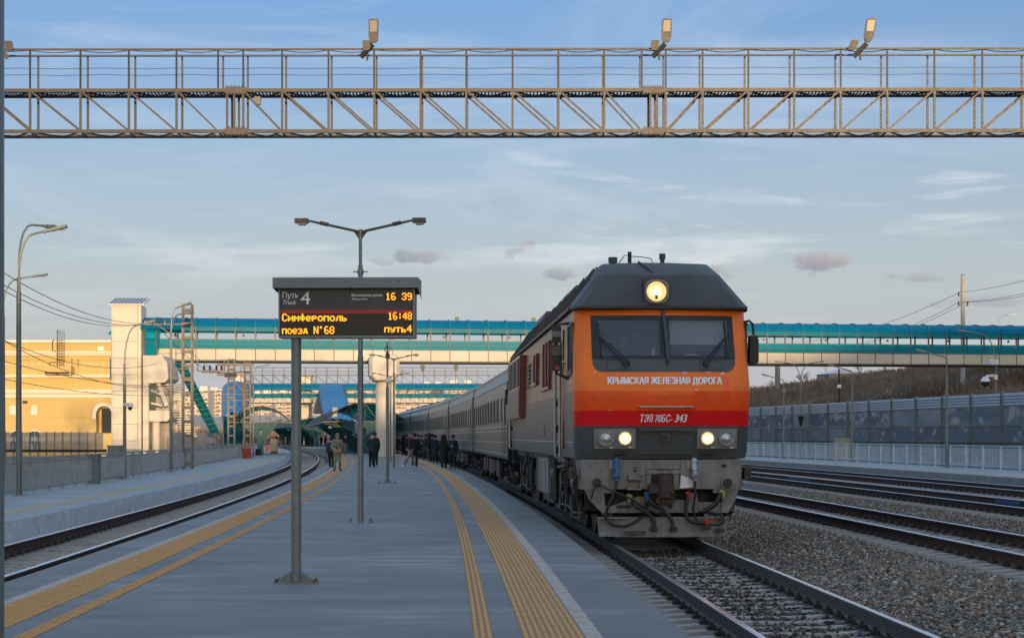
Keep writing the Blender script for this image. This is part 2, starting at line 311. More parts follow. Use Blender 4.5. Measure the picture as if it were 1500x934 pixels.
def concrete(name, a, bcol, wcol):
    m = bpy.data.materials.new(name); m.use_nodes = True; n = m.node_tree.nodes; l = m.node_tree.links; b = n['Principled BSDF']; t = n.new('ShaderNodeTexCoord')
    def ns(sc, scale, det=6, rg=.6, lo=.3, hi=.7, o0=0, o1=1):
        mp = n.new('ShaderNodeMapping'); mp.inputs['Scale'].default_value = sc; l.new(t.outputs['Object'], mp.inputs[0])
        x = n.new('ShaderNodeTexNoise'); x.inputs['Scale'].default_value = scale; x.inputs['Detail'].default_value = det; x.inputs['Roughness'].default_value = rg; l.new(mp.outputs[0], x.inputs['Vector'])
        r = n.new('ShaderNodeMapRange'); r.inputs[1].default_value = lo; r.inputs[2].default_value = hi; r.inputs[3].default_value = o0; r.inputs[4].default_value = o1; l.new(x.outputs['Fac'], r.inputs[0]); return r.outputs[0]
    def mx(f, p, q):
        x = n.new('ShaderNodeMix'); x.data_type = 'RGBA'; l.new(f, x.inputs[0])
        for i, v in ((6, p), (7, q)):
            if isinstance(v, tuple): x.inputs[i].default_value = (*v, 1)
            else: l.new(v, x.inputs[i])
        return x.outputs[2]
    def mul(p, q):
        x = n.new('ShaderNodeMath'); x.operation = 'MULTIPLY'; l.new(p, x.inputs[0]); l.new(q, x.inputs[1]); return x.outputs[0]
    c = mx(ns((1, 1, 1), .32, 4), a, bcol)
    c = mx(ns((.8, 1.2, 1), .9, 8, .7, .45, .8, 0, .55), c, tuple(v*.8 for v in a))
    c = mx(mul(ns((.45, 2.4, 1), .9, 7, .7, .46, .72), ns((1, 1, 1), .3, 3, .5, .47, .60, 0, .85)), c, wcol)      # dried, brushed-out meltwater marks
    c = mx(ns((1, 1, 1), 45, 2, .6, .62, .75, 0, .35), c, tuple(v*.5 for v in a))
    c = mx(ns((1, 1, 1), 3.1, 1, .5, .72, .74, 0, .5), c, tuple(v*.5 for v in a)); c = mx(ns((1, 1, 1), 9, 2, .5, .70, .74, 0, .5), c, tuple(v*.5 for v in a))
    l.new(c, b.inputs['Base Color']); l.new(ns((.7, 1.4, 1), .8, 5, .6, .3, .7, .46, .7), b.inputs['Roughness'])
    x = n.new('ShaderNodeTexNoise'); x.inputs['Scale'].default_value = 70; l.new(t.outputs['Object'], x.inputs['Vector']); bn = n.new('ShaderNodeBump'); bn.inputs['Strength'].default_value = .25; bn.inputs['Distance'].default_value = .01
    l.new(x.outputs['Fac'], bn.inputs['Height']); l.new(bn.outputs[0], b.inputs['Normal']); return m
M['conc'] = concrete('platform_concrete_worn', (.132, .130, .125), (.172, .168, .160), (.36, .38, .39)); M['conc3'] = concrete('outer_platform_concrete', (.25, .27, .27), (.30, .32, .315), (.42, .43, .44))
def lit(name, col, st): return pm(name, col, .4, var=0, emit=col, est=st)
M['lamp_on'] = lit('lit_lens_warm', (.9, .64, .30), .17); M['lamp_mid'] = lit('lit_reflector_centre', (.95, .74, .42), .26); M['bulb'] = lit('lit_bulb', (1, .82, .5), 3); M['halo'] = lit('lit_reflector', (1, .66, .32), .22)
M['ledfar'] = lit('far_board_orange', (1, .25, .02), 1.2)
M['lens'] = pm('headlight_glass_unlit', (.35, .37, .38), .12, .5, var=.3, vs=12)

# ------------------------------------------------------------------ track alignment: everything follows one long left-hand curve
def cY(Y): return 3.58 - .026 * Y - .000315 * Y * Y
def frame(Y):
    s = .026 + .00063 * Y; th = math.atan(s)
    return Vector((cY(Y), Y, 0)), th      # rotating +Y by th about Z gives the tangent
def T(d, Y, z=0):
    p, th = frame(Y); return Vector((p.x + d * math.cos(th), p.y + d * math.sin(th), z))
def steps(Y0, Y1, st):
    n = max(1, int(round((Y1 - Y0) / st))); return [Y0 + (Y1 - Y0) * i / n for i in range(n + 1)]
def sweep(name, prof, Y0, Y1, mats, parent=None, st=3, mi=None, closed=False, smooth=False, kind=None, org=None):
    mb = MB(); rings = [[T(d, y, z) for d, z in prof] for y in steps(Y0, Y1, st)]
    if org is not None: rings = [[v - org for v in r] for r in rings]
    n = len(prof); K = n if closed else n - 1
    vs = [v for r in rings for v in r]; fs = []; ms = []
    for i in range(len(rings) - 1):
        for k in range(K):
            fs.append((i*n+k, i*n+(k+1) % n, (i+1)*n+(k+1) % n, (i+1)*n+k)[::-1]); ms.append(mi[k] if mi else 0)
    if closed: fs += [tuple(range(n)), tuple((len(rings)-1)*n+k for k in range(n))[::-1]]; ms += [0, 0]
    mb.add(vs, fs, ms)
    o = mb.build(name, mats, parent, smooth)
    if org is not None: o.location = org
    if kind: o['kind'] = kind
    return o
# ------------------------------------------------------------------ ground, ballast, tracks
g = MB(); g.add([(-3500, -400, -.75), (3500, -400, -.75), (3500, 4500, -.75), (-3500, 4500, -.75)], [(0, 1, 2, 3)])
tag(g.build('ground', M['earth']), kind='structure')
YF = 430
sweep('ballast_bed', [(-8.6, -.75), (-8.6, -.49), (-11.9, -.49), (-11.9, -.75)][::-1], -20, YF, M['ballast'], kind='structure').name = 'ballast_bed'
sweep('ballast_bed', [(-1.72, -.75), (-1.72, -.51), (1.3, -.51), (1.75, -.46), (2.6, -.36), (3.5, -.335), (7.0, -.335), (8.2, -.285), (12, -.285), (16.25, -.245), (16.25, -.75)], -20, YF, M['ballast'], kind='structure')

def make_track(label, d, zh, y0, y1, ys0, ys1, yc1, near_mat, cat='railway track', gap=0, visible_clip_parts=(0, 0)):
    root = empty('railway_track', (0, 0, 0), kind='structure')
    for s, sd_ in ((-1, -1), (1, 1)):
        dd = d + s * .797; h = .18
        prof = [(dd-.075, zh-h), (dd-.075, zh-h+.012), (dd-.012, zh-h+.03), (dd-.009, zh-.05), (dd-.036, zh-.038), (dd-.036, zh-.006), (dd-.028, zh),
                (dd+.028, zh), (dd+.036, zh-.006), (dd+.036, zh-.038), (dd+.009, zh-.05), (dd+.012, zh-h+.03), (dd+.075, zh-h+.012), (dd+.075, zh-h)]
        mi = [0]*14; mi[5] = mi[6] = mi[7] = 1
        sweep('rail', prof, y0, y1, [near_mat, M['railtop']], root, 2.5, mi, closed=True)
    # sleepers
    mbS = MB()
    def sl(mb):
        L2 = 1.35; xs = [-L2, -.95, -.45, 0, .45, .95, L2]; top = [.0, .0, -.035, -.045, -.035, .0, -.0]
        rings = []
        for x, t in zip(xs, top):
            e = .05 if abs(x) == L2 else 0
            rings.append([(x, -.14, -.2), (x - math.copysign(e, x) if e else x, -.095, t - (.0 if not e else .02)), (x - math.copysign(e, x) if e else x, .095, t - (.0 if not e else .02)), (x, .14, -.2)])
        mb.loft(rings, 0, True, True); return mb
    base = sl(MB()).build('sleeper', M['sleeper'], root, smooth=20)
    clipm = None; first = True; pitch = .545; zs = zh - .192; stuff = MB(); cl = MB(); y = ys0; k = 0
    def clipbit(mb, o=(0, 0, 0), ca=1, sa=0):
        for sx in (-1, 1):
            pts = [(-.11*1, -.045), (.11, .045)]
            cx_ = sx * .115
            for (x0, x1, z0, z1, w) in ((cx_-.05, cx_+.05, .0, .035, .06), (cx_-.02, cx_+.02, .03, .085, .022), (-.04*sx+cx_-.0, cx_+sx*.035, .03, .05, .05)):
                xa, xb = min(x0, x1), max(x0, x1)
                vs = [(x, yy, z) for z in (z0, z1) for x, yy in ((xa, -w), (xb, -w), (xb, w), (xa, w))]
                vs = [(o[0] + x*ca - yy*sa, o[1] + x*sa + yy*ca, o[2] + z) for x, yy, z in vs]
                mb.add(vs, [(0,3,2,1),(4,5,6,7),(0,1,5,4),(1,2,6,5),(2,3,7,6),(3,0,4,7)])
    clb = MB(); clipbit(clb); clipo = None
    while y < yc1:
        p = T(d, y, zs); th = frame(y)[1]
        if k < 285 and y < ys1:
            o = base if first else inst(base, 'sleeper', root)
            first = False; o.location = p + Vector((random.uniform(-.02, .02), 0, random.uniform(-.006, .006))); o.rotation_euler = (0, 0, th + random.uniform(-.008, .008))
            k += 1
        else:
            c, s_ = math.cos(th), math.sin(th)
            q = [(-1.35,-.14,-.2),(1.35,-.14,-.2),(1.35,.14,-.2),(-1.35,.14,-.2),(-1.33,-.1,0),(1.33,-.1,0),(1.33,.1,0),(-1.33,.1,0)]
            stuff.add([(p.x + a*c - b*s_, p.y + a*s_ + b*c, p.z + z) for a, b, z in q], [(4,5,6,7),(0,1,5,4),(1,2,6,5),(2,3,7,6),(3,0,4,7)])
        for s in (-1, 1):
            pc = T(d + s * .797, y, zs)
            if visible_clip_parts[0] < y < visible_clip_parts[1]:
                if clipo is None: clipo = clb.build('rail_clip', M['clip'], root); clipo.location = pc; clipo.rotation_euler = (0, 0, th)
                else: inst(clipo, 'rail_clip', root, pc, th)
            elif y < ys1: clipbit(cl, pc, math.cos(th), math.sin(th))
        y += pitch
    if stuff.f: stuff.build('far_sleeper', M['sleeper'], root, kind='stuff')
    if cl.f: cl.build('far_rail_clip', M['clip'], root, kind='stuff')
    return root
tr4 = make_track('', 0, -.22, 2, YF, 11.5, 62, 260, M['railb'], visible_clip_parts=(11, 36))
tr3 = make_track('', -10.3, -.22, 10, YF, 18, 110, 260, M['rail'], visible_clip_parts=(18, 48))
tr5 = make_track('', 5.23, -.05, 5, YF, 20, 110, 200, M['rail'], visible_clip_parts=(20, 46))
tr6 = make_track('', 10.37, -.02, 10, YF, 32, 120, 200, M['rail'])
tr7 = make_track('', 14.4, .0, 15, YF, 42, 120, 200, M['rail'])
def rail_blue(d, Y0, Y1, z0, z1, lab):
    o = sweep('joint_bar', [(d-.014, z0), (d-.03, z0), (d-.03, z1), (d-.014, z1)], Y0, Y1, M['blue'], None, 1, closed=True)
    tag(o, lab, 'rail joint bar', 'blue joint bars on the rail')
rail_blue(10.37 + .797, 43.2, 45.1, -.16, -.065, 'blue painted joint bar on the rail nearer the right edge of the photo')
rail_blue(10.37 + .797, 66, 69.5, -.16, -.065, 'blue painted joint bar on the rail just right of the orange locomotive')
# white rag on ballast between the tracks
mb = MB(); mb.add([(-.3,-.1,.01),(.25,-.12,.03),(.35,.1,.02),(-.2,.12,.05),(0,0,.07)], [(0,1,4),(1,2,4),(2,3,4),(3,0,4)])
o = mb.build('paper_sheet', M['white']); o.location = T(7.9, 66, -.25); tag(o, 'white sheet of litter lying on gravel between two right hand tracks', 'litter')

# ------------------------------------------------------------------ ballast stones (real geometry, joined)
def stones(name, regions, mats):
    t = (1 + 5 ** .5) / 2
    iv = np.array([(-1,t,0),(1,t,0),(-1,-t,0),(1,-t,0),(0,-1,t),(0,1,t),(0,-1,-t),(0,1,-t),(t,0,-1),(t,0,1),(-t,0,-1),(-t,0,1)], float); iv /= np.linalg.norm(iv[0])
    fi = np.array([(0,11,5),(0,5,1),(0,1,7),(0,7,10),(0,10,11),(1,5,9),(5,11,4),(11,10,2),(10,7,6),(7,1,8),(3,9,4),(3,4,2),(3,2,6),(3,6,8),(3,8,9),(4,9,5),(2,4,11),(6,2,10),(8,6,7),(9,8,1)])
    ov = np.array([(1,0,0),(-1,0,0),(0,1,0),(0,-1,0),(0,0,1),(0,0,-1)], float); fo = np.array([(0,2,4),(2,1,4),(1,3,4),(3,0,4),(2,0,5),(1,2,5),(3,1,5),(0,3,5)])
    V = []; Fc = []; C = []; off = 0
    pal = np.array([(.22,.185,.15),(.12,.10,.08),(.30,.265,.22),(.22,.135,.08),(.085,.072,.06),(.30,.235,.16),(.46,.42,.36),(.17,.165,.155),(.26,.16,.10)])
    for (d0, d1, Y0, Y1, zf, dens, s0, s1, hi, dark) in regions:
        n = int((d1 - d0) * (Y1 - Y0) * dens)
        d = rng.uniform(d0, d1, n); y = rng.uniform(Y0, Y1, n)
        c = 3.58 - .026 * y - .000315 * y * y; th = np.arctan(.026 + .00063 * y)
        z = zf(d) + rng.uniform(-.01, .02, n)
        cen = np.stack([c + d * np.cos(th), y + d * np.sin(th), z], 1)
        b, fc = (iv, fi) if hi else (ov, fo); m = len(b)
        sz = (rng.uniform(s0, s1, (n, 1, 1)) * np.where(rng.uniform(0, 1, (n, 1, 1)) < .06, 1.5, 1)) * rng.uniform(.65, 1.25, (n, 1, 3))
        vv = b[None] * (1 + rng.uniform(-.28, .28, (n, m, 1)))
        a = rng.uniform(0, 6.28, n); ca, sa = np.cos(a), np.sin(a)
        vv = vv * sz * np.array([1, 1, .7])
        x2 = vv[..., 0] * ca[:, None] - vv[..., 1] * sa[:, None]; y2 = vv[..., 0] * sa[:, None] + vv[..., 1] * ca[:, None]
        vv = np.stack([x2, y2, vv[..., 2]], 2) + cen[:, None]
        V.append(vv.reshape(-1, 3)); Fc.append((fc[None] + (np.arange(n) * m)[:, None, None] + off).reshape(-1, 3)); off += n * m
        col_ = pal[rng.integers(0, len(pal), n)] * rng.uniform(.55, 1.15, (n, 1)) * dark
        C.append(np.repeat(col_, m, 0))
    V = np.concatenate(V); Fc = np.concatenate(Fc); C = np.concatenate(C)
    me = bpy.data.meshes.new(name); me.vertices.add(len(V)); me.vertices.foreach_set('co', V.ravel())
    me.loops.add(len(Fc) * 3); me.loops.foreach_set('vertex_index', Fc.ravel().astype(np.int32))
    me.polygons.add(len(Fc)); me.polygons.foreach_set('loop_start', np.arange(0, len(Fc) * 3, 3, dtype=np.int32))
    me.update(calc_edges=True)
    ca = me.color_attributes.new('stone', 'FLOAT_COLOR', 'POINT'); ca.data.foreach_set('color', np.concatenate([C, np.ones((len(C), 1))], 1).ravel())
    me.materials.append(mats); o = bpy.data.objects.new(name, me); COL.objects.link(o); o['kind'] = 'stuff'; return o
ms = bpy.data.materials.new('ballast_stone'); ms.use_nodes = True; n_ = ms.node_tree.nodes; at = n_.new('ShaderNodeAttribute'); at.attribute_name = 'stone'
ms.node_tree.links.new(at.outputs['Color'], n_['Principled BSDF'].inputs['Base Color']); n_['Principled BSDF'].inputs['Roughness'].default_value = .9
flat = lambda z: (lambda d: np.full_like(d, z))
slope = lambda d: np.interp(d, [-1.7, 1.3, 1.75, 2.6, 3.5, 7.0, 8.2, 12, 16.2], [-.51, -.51, -.46, -.36, -.335, -.335, -.285, -.285, -.245])
stones('ballast_stones', [
    (1.25, 3.9, 12.5, 26, slope, 480, .018, .034, True, 1), (1.25, 3.9, 26, 45, slope, 300, .022, .036, False, 1), (1.25, 3.9, 45, 70, slope, 120, .03, .045, False, 1),
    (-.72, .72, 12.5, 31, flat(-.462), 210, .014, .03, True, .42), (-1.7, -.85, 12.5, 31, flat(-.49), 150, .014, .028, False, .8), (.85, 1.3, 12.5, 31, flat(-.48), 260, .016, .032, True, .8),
    (3.9, 4.4, 18, 45, slope, 320, .02, .034, False, 1), (4.5, 6.0, 20, 45, flat(-.305), 160, .02, .034, False, .9), (6.0, 9.6, 24, 60, slope, 190, .022, .036, False, 1), (9.6, 16.0, 30, 75, slope, 80, .025, .04, False, .95),
    (-9.5, -8.65, 18, 50, flat(-.48), 110, .02, .036, False, .8), (-11.0, -9.6, 18, 60, flat(-.49), 130, .02, .036, False, .8), (-11.85, -11.1, 22, 70, flat(-.48), 240, .022, .036, False, .85)], ms)

# ------------------------------------------------------------------ platforms
def platform(dL, dR, z, joints, edge_mat, topm, zb=-.7):
    root = empty('platform', (0, 0, 0), kind='structure')
    e = .02
    for i in range(len(joints) - 1):
        a, b = joints[i] + .006, joints[i + 1] - .006
        prof = [(dL, zb), (dL, z - e), (dL + e, z), (dR - e, z), (dR, z - e), (dR, zb)]
        sweep('platform_slab', prof, a, b, [edge_mat, topm], root, 2.5, [0, 1, 1, 1, 0, 0], closed=True)
    sweep('platform_core', [(dL + .1, zb), (dL + .1, z - .05), (dR - .1, z - .05), (dR - .1, zb)], joints[0], joints[-1], M['coarse'], root, 6, closed=True)
    return root
J = [-21.8, -9.9, 2.0] + [13.9 + 11.9 * k for k in range(11)] + [180, 230, 300, YF]
p4 = platform(-8.6, -1.7, 0, J, M['coarse'], M['conc'])
J3 = [-20] + [8 + 6.0 * k for k in range(14)] + [100, 130, 180, 260, YF]
p3 = platform(-15.6, -11.9, 0, J3, M['pale2'], M['conc3'])
p5 = platform(16.25, 20.6, .2, [5, 20, 35, 50, 62, 74, 86, 98, 110, 130, 180, YF], M['coarse'], M['conc3'])

def tiles(parent, d0, d1, nr, y0, y1, ln=.5, ridge_w=.3, zt=.004):
    """tactile tiles with raised guide ribs, each tile its own piece"""
    w = d1 - d0; k = 0; y = y0; base = None
    mb = MB(); mb.box(-w/2, w/2, -ln/2 + .003, ln/2 - .003, -.01, zt)
    p = w / nr
    for i in range(nr):
        x = -w/2 + p * (i + .5); a, b = p * .30, p * .17
        mb.add([(x-a,-ln/2+.004,zt),(x+a,-ln/2+.004,zt),(x+a,ln/2-.004,zt),(x-a,ln/2-.004,zt),(x-b,-ln/2+.008,zt+.009),(x+b,-ln/2+.008,zt+.009),(x+b,ln/2-.008,zt+.009),(x-b,ln/2-.008,zt+.009)],
               [(4,5,6,7),(0,1,5,4),(1,2,6,5),(2,3,7,6),(3,0,4,7)], 1)
    while y < y1:
        c = T((d0 + d1) / 2, y, 0); th = frame(y)[1]
        if base is None: base = mb.build('tactile_tile', [M['tact'], M['ridge']], parent); o = base
        else: o = inst(base, 'tactile_tile', parent)
        o.location = c + Vector((0, 0, random.uniform(-.0012, .0012))); o.rotation_euler = (0, 0, th); y += ln * .999; k += 1
    prof = [(d0, .002)]; mi = []
    for i in range(nr):
        x = d0 + p * (i + .5); a, b = p*.30, p*.17
        prof += [(x-a, .004), (x-b, .012), (x+b, .012), (x+a, .004)]; mi += [0, 1, 1, 1]
    prof += [(d1, .002)]; mi += [0]
    sweep('far_tactile_tile', prof, y, YF, [M['tact'], M['ridge']], parent, 4, mi, kind='stuff')
tiles(p4, -3.07, -2.575, 9, 9, 62); tiles(p4, -3.47, -3.31, 3, 9, 45, .4)
tiles(p4, -7.9, -7.4, 9, 9, 66); tiles(p4, -7.16, -7.0, 3, 9, 45, .4)
def seg_strip(name, d0, d1, z, y0, y1, seg, mat, parent, yend=YF):
    y = y0
    while y < y1:
        sweep(name, [(d0, z - .01), (d0, z + .004), (d1, z + .004), (d1, z - .01)], y + .005, y + seg - .005, mat, parent, 1.5, closed=True); y += seg
    sweep(name, [(d0, z - .01), (d0, z + .004), (d1, z + .004), (d1, z - .01)], y + .005, yend, mat, parent, 4, closed=True)
seg_strip('edge_tile', -2.565, -2.43, 0, 9, 60, 1.0, M['pale'], p4); seg_strip('edge_tile', -8.04, -7.91, 0, 9, 60, 1.0, M['pale'], p4)
seg_strip('yellow_line', -12.98, -12.74, 0, 20, 20, 1, M['ypaint'], p3)
seg_strip('yellow_line', 16.45, 16.75, .2, 20, 20, 1, M['ypaint'], p5)

# ------------------------------------------------------------------ fences on the outer platforms
def fence(label, d, z, y0, y1, pitch, mat, pick=True, hz=1.02, group=None):
    p0 = T(d, y0, z); root = empty('platform_fence', p0, label=label, cat='fence')
    y = y0; ys = []
    while y <= y1: ys.append(y); y += pitch
    post = MB().box(-.035, .035, -.035, .035, 0, hz).box(-.07, .07, -.07, .07, 0, .012).build('post', mat, root); first = True
    railb = {}
    for i, y in enumerate(ys):
        q = T(d, y, z) - p0; th = frame(y)[1]
        o = post if first else inst(post, 'post', root); first = False; o.location = q; o.rotation_euler = (0, 0, th)
        if i < len(ys) - 1:
            q2 = T(d, ys[i+1], z) - p0; n = 'rail'
            for h in (hz - .03, .14):
                MB().bar(q + Vector((0,0,h)), q2 + Vector((0,0,h)), .045, .05).build('rail', mat, root)
            if pick and y < 125:
                m = MB(); nb = 13
                m.bar(q + Vector((0,0,hz-.14)), q2 + Vector((0,0,hz-.14)), .03, .03)
                for k in range(1, nb):
                    a = q.lerp(q2, k / nb); m.bar(a + Vector((0,0,.14)), a + Vector((0,0,hz-.14)), .018, .018)
                m.build('picket_panel', mat, root)
    return root
fence('grey steel picket fence along the left platform beside the street lamps', -15.2, 0, 26, 128, 2.0, M['fence'])
fence('white steel picket fence on the right platform before the noise barrier', 19.9, .2, 44, 150, 2.1, M['fencew'])

# ------------------------------------------------------------------ noise barrier on the right
def barrier():
    # straight line through (26.5, 90) and (18.9, 136)
    A = Vector((26.9, 88, 0)); d = Vector((-.152, 1, 0)).normalized(); rz = math.atan2(-d.x, d.y)
    root = empty('noise_barrier', A, rz, 'grey noise barrier of louvred and clear acrylic panels on the right', 'noise barrier')
    s = 4.0; z = [-.75, 1.24, 2.22, 3.25, 3.92]
    post = MB().box(-.09, .09, -.1, .1, -.75, 3.98).box(-.13, .13, -.02, .02, -.75, 3.98).build('post', M['galv'], root)
    lou = MB()
    for k in range(4):
        zz = z[3] + .02 + k * .16; lou.prism([(-.06, zz), (.0, zz + .155), (.03, zz + .155), (.03, zz), ], .1, s - .1, 'y')
    low = MB()
    for k in range(8):
        zz = z[0] + .02 + k * .245; low.prism([(-.05, zz), (-.05, zz + .15), (-.01, zz + .24), (.03, zz + .24), (.03, zz)], .1, s - .1, 'y')
    gl = MB()
    gl2 = MB(); first = True
    def pane(zz0, zz1): return MB().box(-.012, .012, .14, s - .14, zz0 + .05, zz1 - .05)
    def fr(zz0, zz1):
        m = MB()
        for a in (zz0, zz1 - .07): m.box(-.04, .04, .1, s - .1, a, a + .07)
        return m
    bits = None
    for i in range(-5, 22):
        y = i * s
        if first:
            lo = lou.build('louvre_panel', M['louv'], root); lw = low.build('low_panel', M['bwall'], root)
            pa = pane(z[1], z[2]).build('clear_pane', M['bglass'], root); pb = pane(z[2], z[3]).build('clear_pane', M['bglass'], root)
            fa = fr(z[1], z[2]).build('pane_frame', M['galv'], root); fb = fr(z[2], z[3]).build('pane_frame', M['galv'], root)
            bits = [post, lo, lw, pa, pb, fa, fb]; first = False
            for b in bits: b.location = (0, y, 0)
        else:
            for b in bits:
                c = inst(b, b.name.split('.')[0], root, (0, y, random.uniform(-.012, .012)))
                if c.name.startswith('clear_pane'): vary(c, [M['bglass'], M['bglass2'], M['bglass3']])
    # dark rail line at the foot of the panes
    MB().box(-.2, -.12, -5 * s, 22 * s, 1.18, 1.26).build('cable_tray', M['steeld'], root)
barrier()

# ------------------------------------------------------------------ hillside on the right, far land, added shading ridge behind the camera
def sstep(a, b, x):
    t = min(1, max(0, (x - a) / (b - a))); return t * t * (3 - 2 * t)
def hillz(X, Y):
    xb = 26.9 - .15 * (Y - 88); D = (X - xb) * .989 - 2
    if D <= 0: return -.8
    z = 15.5 * (1 - math.exp(-D / 44))
    z *= 1 - sstep(250, 420, Y) * .95
    z *= sstep(-12, 16, X - 8)
    z += noise.fractal(Vector((X * .05, Y * .05, 0)), 1, 2, 4) * .7 * min(1, D / 15)
    return z - .3
mb = MB(); xs = [k * 3.0 - 6 for k in range(75)]; ysg = [k * 4.0 - 10 for k in range(112)]
vs = [(x, y, hillz(x, y)) for y in ysg for x in xs]; nx = len(xs)
mb.add(vs, [(j*nx+i, j*nx+i+1, (j+1)*nx+i+1, (j+1)*nx+i) for j in range(len(ysg)-1) for i in range(nx-1)])
tag(mb.build('hillside', M['hillm'], smooth=True), kind='structure')
# scrub: bare bushes as thin blades, countless
V = []; Fc = []
for k in range(15000):
    X = random.uniform(14, 95); Y = random.uniform(120, 275)
    xb = 26.9 - .15 * (Y - 88); D = X - xb
    if D < 13 + noise.noise(Vector((X*.08, Y*.08, 1))) * 6: continue
    if noise.noise(Vector((X*.06, Y*.06, 5))) < -.28: continue
    z = hillz(X, Y); h = random.uniform(.5, 1.5) * (1 + .5*noise.noise(Vector((X*.1, Y*.1, 9))))
    for j in range(7):
        a = random.uniform(0, 6.28); sp = random.uniform(.1, .6) * h; w = random.uniform(.02, .05)
        bx = X + random.uniform(-.3, .3); by = Y + random.uniform(-.3, .3); n = len(V)
        V += [(bx - w, by, z - .1), (bx + w, by, z - .1), (bx + math.cos(a)*sp*.5 , by + math.sin(a)*sp*.5, z + h*.6), (bx + math.cos(a)*sp, by + math.sin(a)*sp, z + h*random.uniform(.7, 1.1))]
        Fc += [(n, n+1, n+2), (n, n+2, n+3)]
me = bpy.data.meshes.new('scrub'); me.from_pydata(V, [], Fc); me.materials.append(M['scrub']); o = bpy.data.objects.new('bare_scrub', me); COL.objects.link(o); o['kind'] = 'stuff'

def bare_tree(loc, h, label, seed, warm=False):
    rr = random.Random(seed); root = empty('bare_tree', loc, label=label, cat='tree', group='bare trees on the skyline of the hill')
    tr = MB(); cr = MB()
    def br(p, d, l, r, dep, mb):
        q = p + d * l; mb.tube([p, p.lerp(q, .5) + Vector((rr.uniform(-1,1), rr.uniform(-1,1), 0)) * l * .06, q], [r, r*.8, r*.6], 5 if dep < 2 else 3, 0, False)
        if dep >= 5: return
        for k in range(3 if dep < 4 else 4):
            nd = (d + Vector((rr.uniform(-1,1), rr.uniform(-1,1), rr.uniform(-.25,.55))) * .75).normalized()
            br(p.lerp(q, rr.uniform(.55, 1)), nd, l * rr.uniform(.55, .8), r * .58, dep + 1, cr)
    br(Vector((0,0,-.3)), Vector((0,0,1)), h * .33, h * .022, 0, tr)
    tr.build('trunk', M['scrub'], root); cr.build('crown', M['scrub'], root)
for k, (x, Y, h, lab) in enumerate(((1135, 255, 2.2, 'small bare tree on the skyline closest to the orange locomotive'), (1176, 250, 2.6, 'rounded bare tree on the skyline just right of the double street lamp'),
        (1183, 240, 2.2, 'low reddish bare tree beside the rounded one on the ridge'), (1262, 235, 3.0, 'bare tree standing right of the distant concrete pole'), (1328, 232, 2.6, 'bare bushy tree on the ridge left of the bracket lamp under the footbridge'),
        (1350, 228, 3.2, 'taller bare tree on the ridge behind the bracket lamp under the footbridge'), (1395, 225, 2.2, 'low bare tree on the ridge touching the underside of the footbridge'), (1212, 245, 1.8, 'small bare bush on the ridge left of the pale house roof'))):
    X = (x - CX) * Y / F; bare_tree((X, Y, hillz(X, Y)), h * 1.5, lab, k + 40)

# far town slope
mb = MB(); V = []; xs = [-700 + 20 * k for k in range(76)]; ysf = [480, 520, 600, 700, 820, 1000, 1400]
def farz(x, y):
    base = {480: -.9, 520: .3, 600: 2.2, 700: 4.0, 820: 5.5, 1000: 7, 1400: 9}[y]
    return base * (.8 + .35 * noise.noise(Vector((x*.006, y*.003, 2)))) if y > 480 else base
V = [(x, y, farz(x, y)) for y in ysf for x in xs]; nx = len(xs)
mb.add(V, [(j*nx+i, j*nx+i+1, (j+1)*nx+i+1, (j+1)*nx+i) for j in range(len(ysf)-1) for i in range(nx-1)])
tag(mb.build('distant_slope', M['snow'], smooth=True), kind='structure')
# unseen ridge added behind the camera, its crest shaped to shade the platform
rid = [(-300,22),(0,22),(36,20.5),(39,19.5),(42,17.5),(47,19),(51,20),(56,20.5),(61,21.2),(66,22),(80,24),(99,27),(117,32),(135,37),(200,46),(400,54),(700,60)]
mb = MB(); xs = [-300 + 6 * k for k in range(168)]; pr = [(-130, -.8), (-160, .35), (-185, .85), (-200, 1), (-225, 1), (-300, .6), (-390, -.8)]
V = []
for (yy, k) in pr:
    for x in xs:
        h = np.interp(x, [r[0] for r in rid], [r[1] for r in rid]) + noise.noise(Vector((x*.12, 3, 0))) * .5
        V.append((x, yy, -.8 if k < 0 else h * k))
nx = len(xs)
mb.add(V, [(j*nx+i, j*nx+i+1, (j+1)*nx+i+1, (j+1)*nx+i)[::-1] for j in range(len(pr)-1) for i in range(nx-1)])
tag(mb.build('added_shade_ridge', M['hillm'], smooth=True), kind='structure')
# ------------------------------------------------------------------ text
def text_mesh(body, h, width=None, bold=0, shear=0, align='LEFT'):
    c = bpy.data.curves.new('t', 'FONT'); c.body = body; c.size = 1; c.offset = bold; c.shear = shear; c.resolution_u = 3
    o = bpy.data.objects.new('t', c); COL.objects.link(o); bpy.context.view_layer.update()
    me = bpy.data.meshes.new_from_object(o); bpy.data.objects.remove(o)
    co = np.array([v.co[:] for v in me.vertices]); mn, mx = co.min(0), co.max(0)
    sy = h / (mx[1] - mn[1]); sx = (width / (mx[0] - mn[0])) if width else sy
    x0 = {'LEFT': mn[0], 'CENTER': (mn[0] + mx[0]) / 2, 'RIGHT': mx[0]}[align]
    return [((x - x0) * sx, (y - mn[1]) * sy) for x, y, z in co], [tuple(p.vertices) for p in me.polygons]

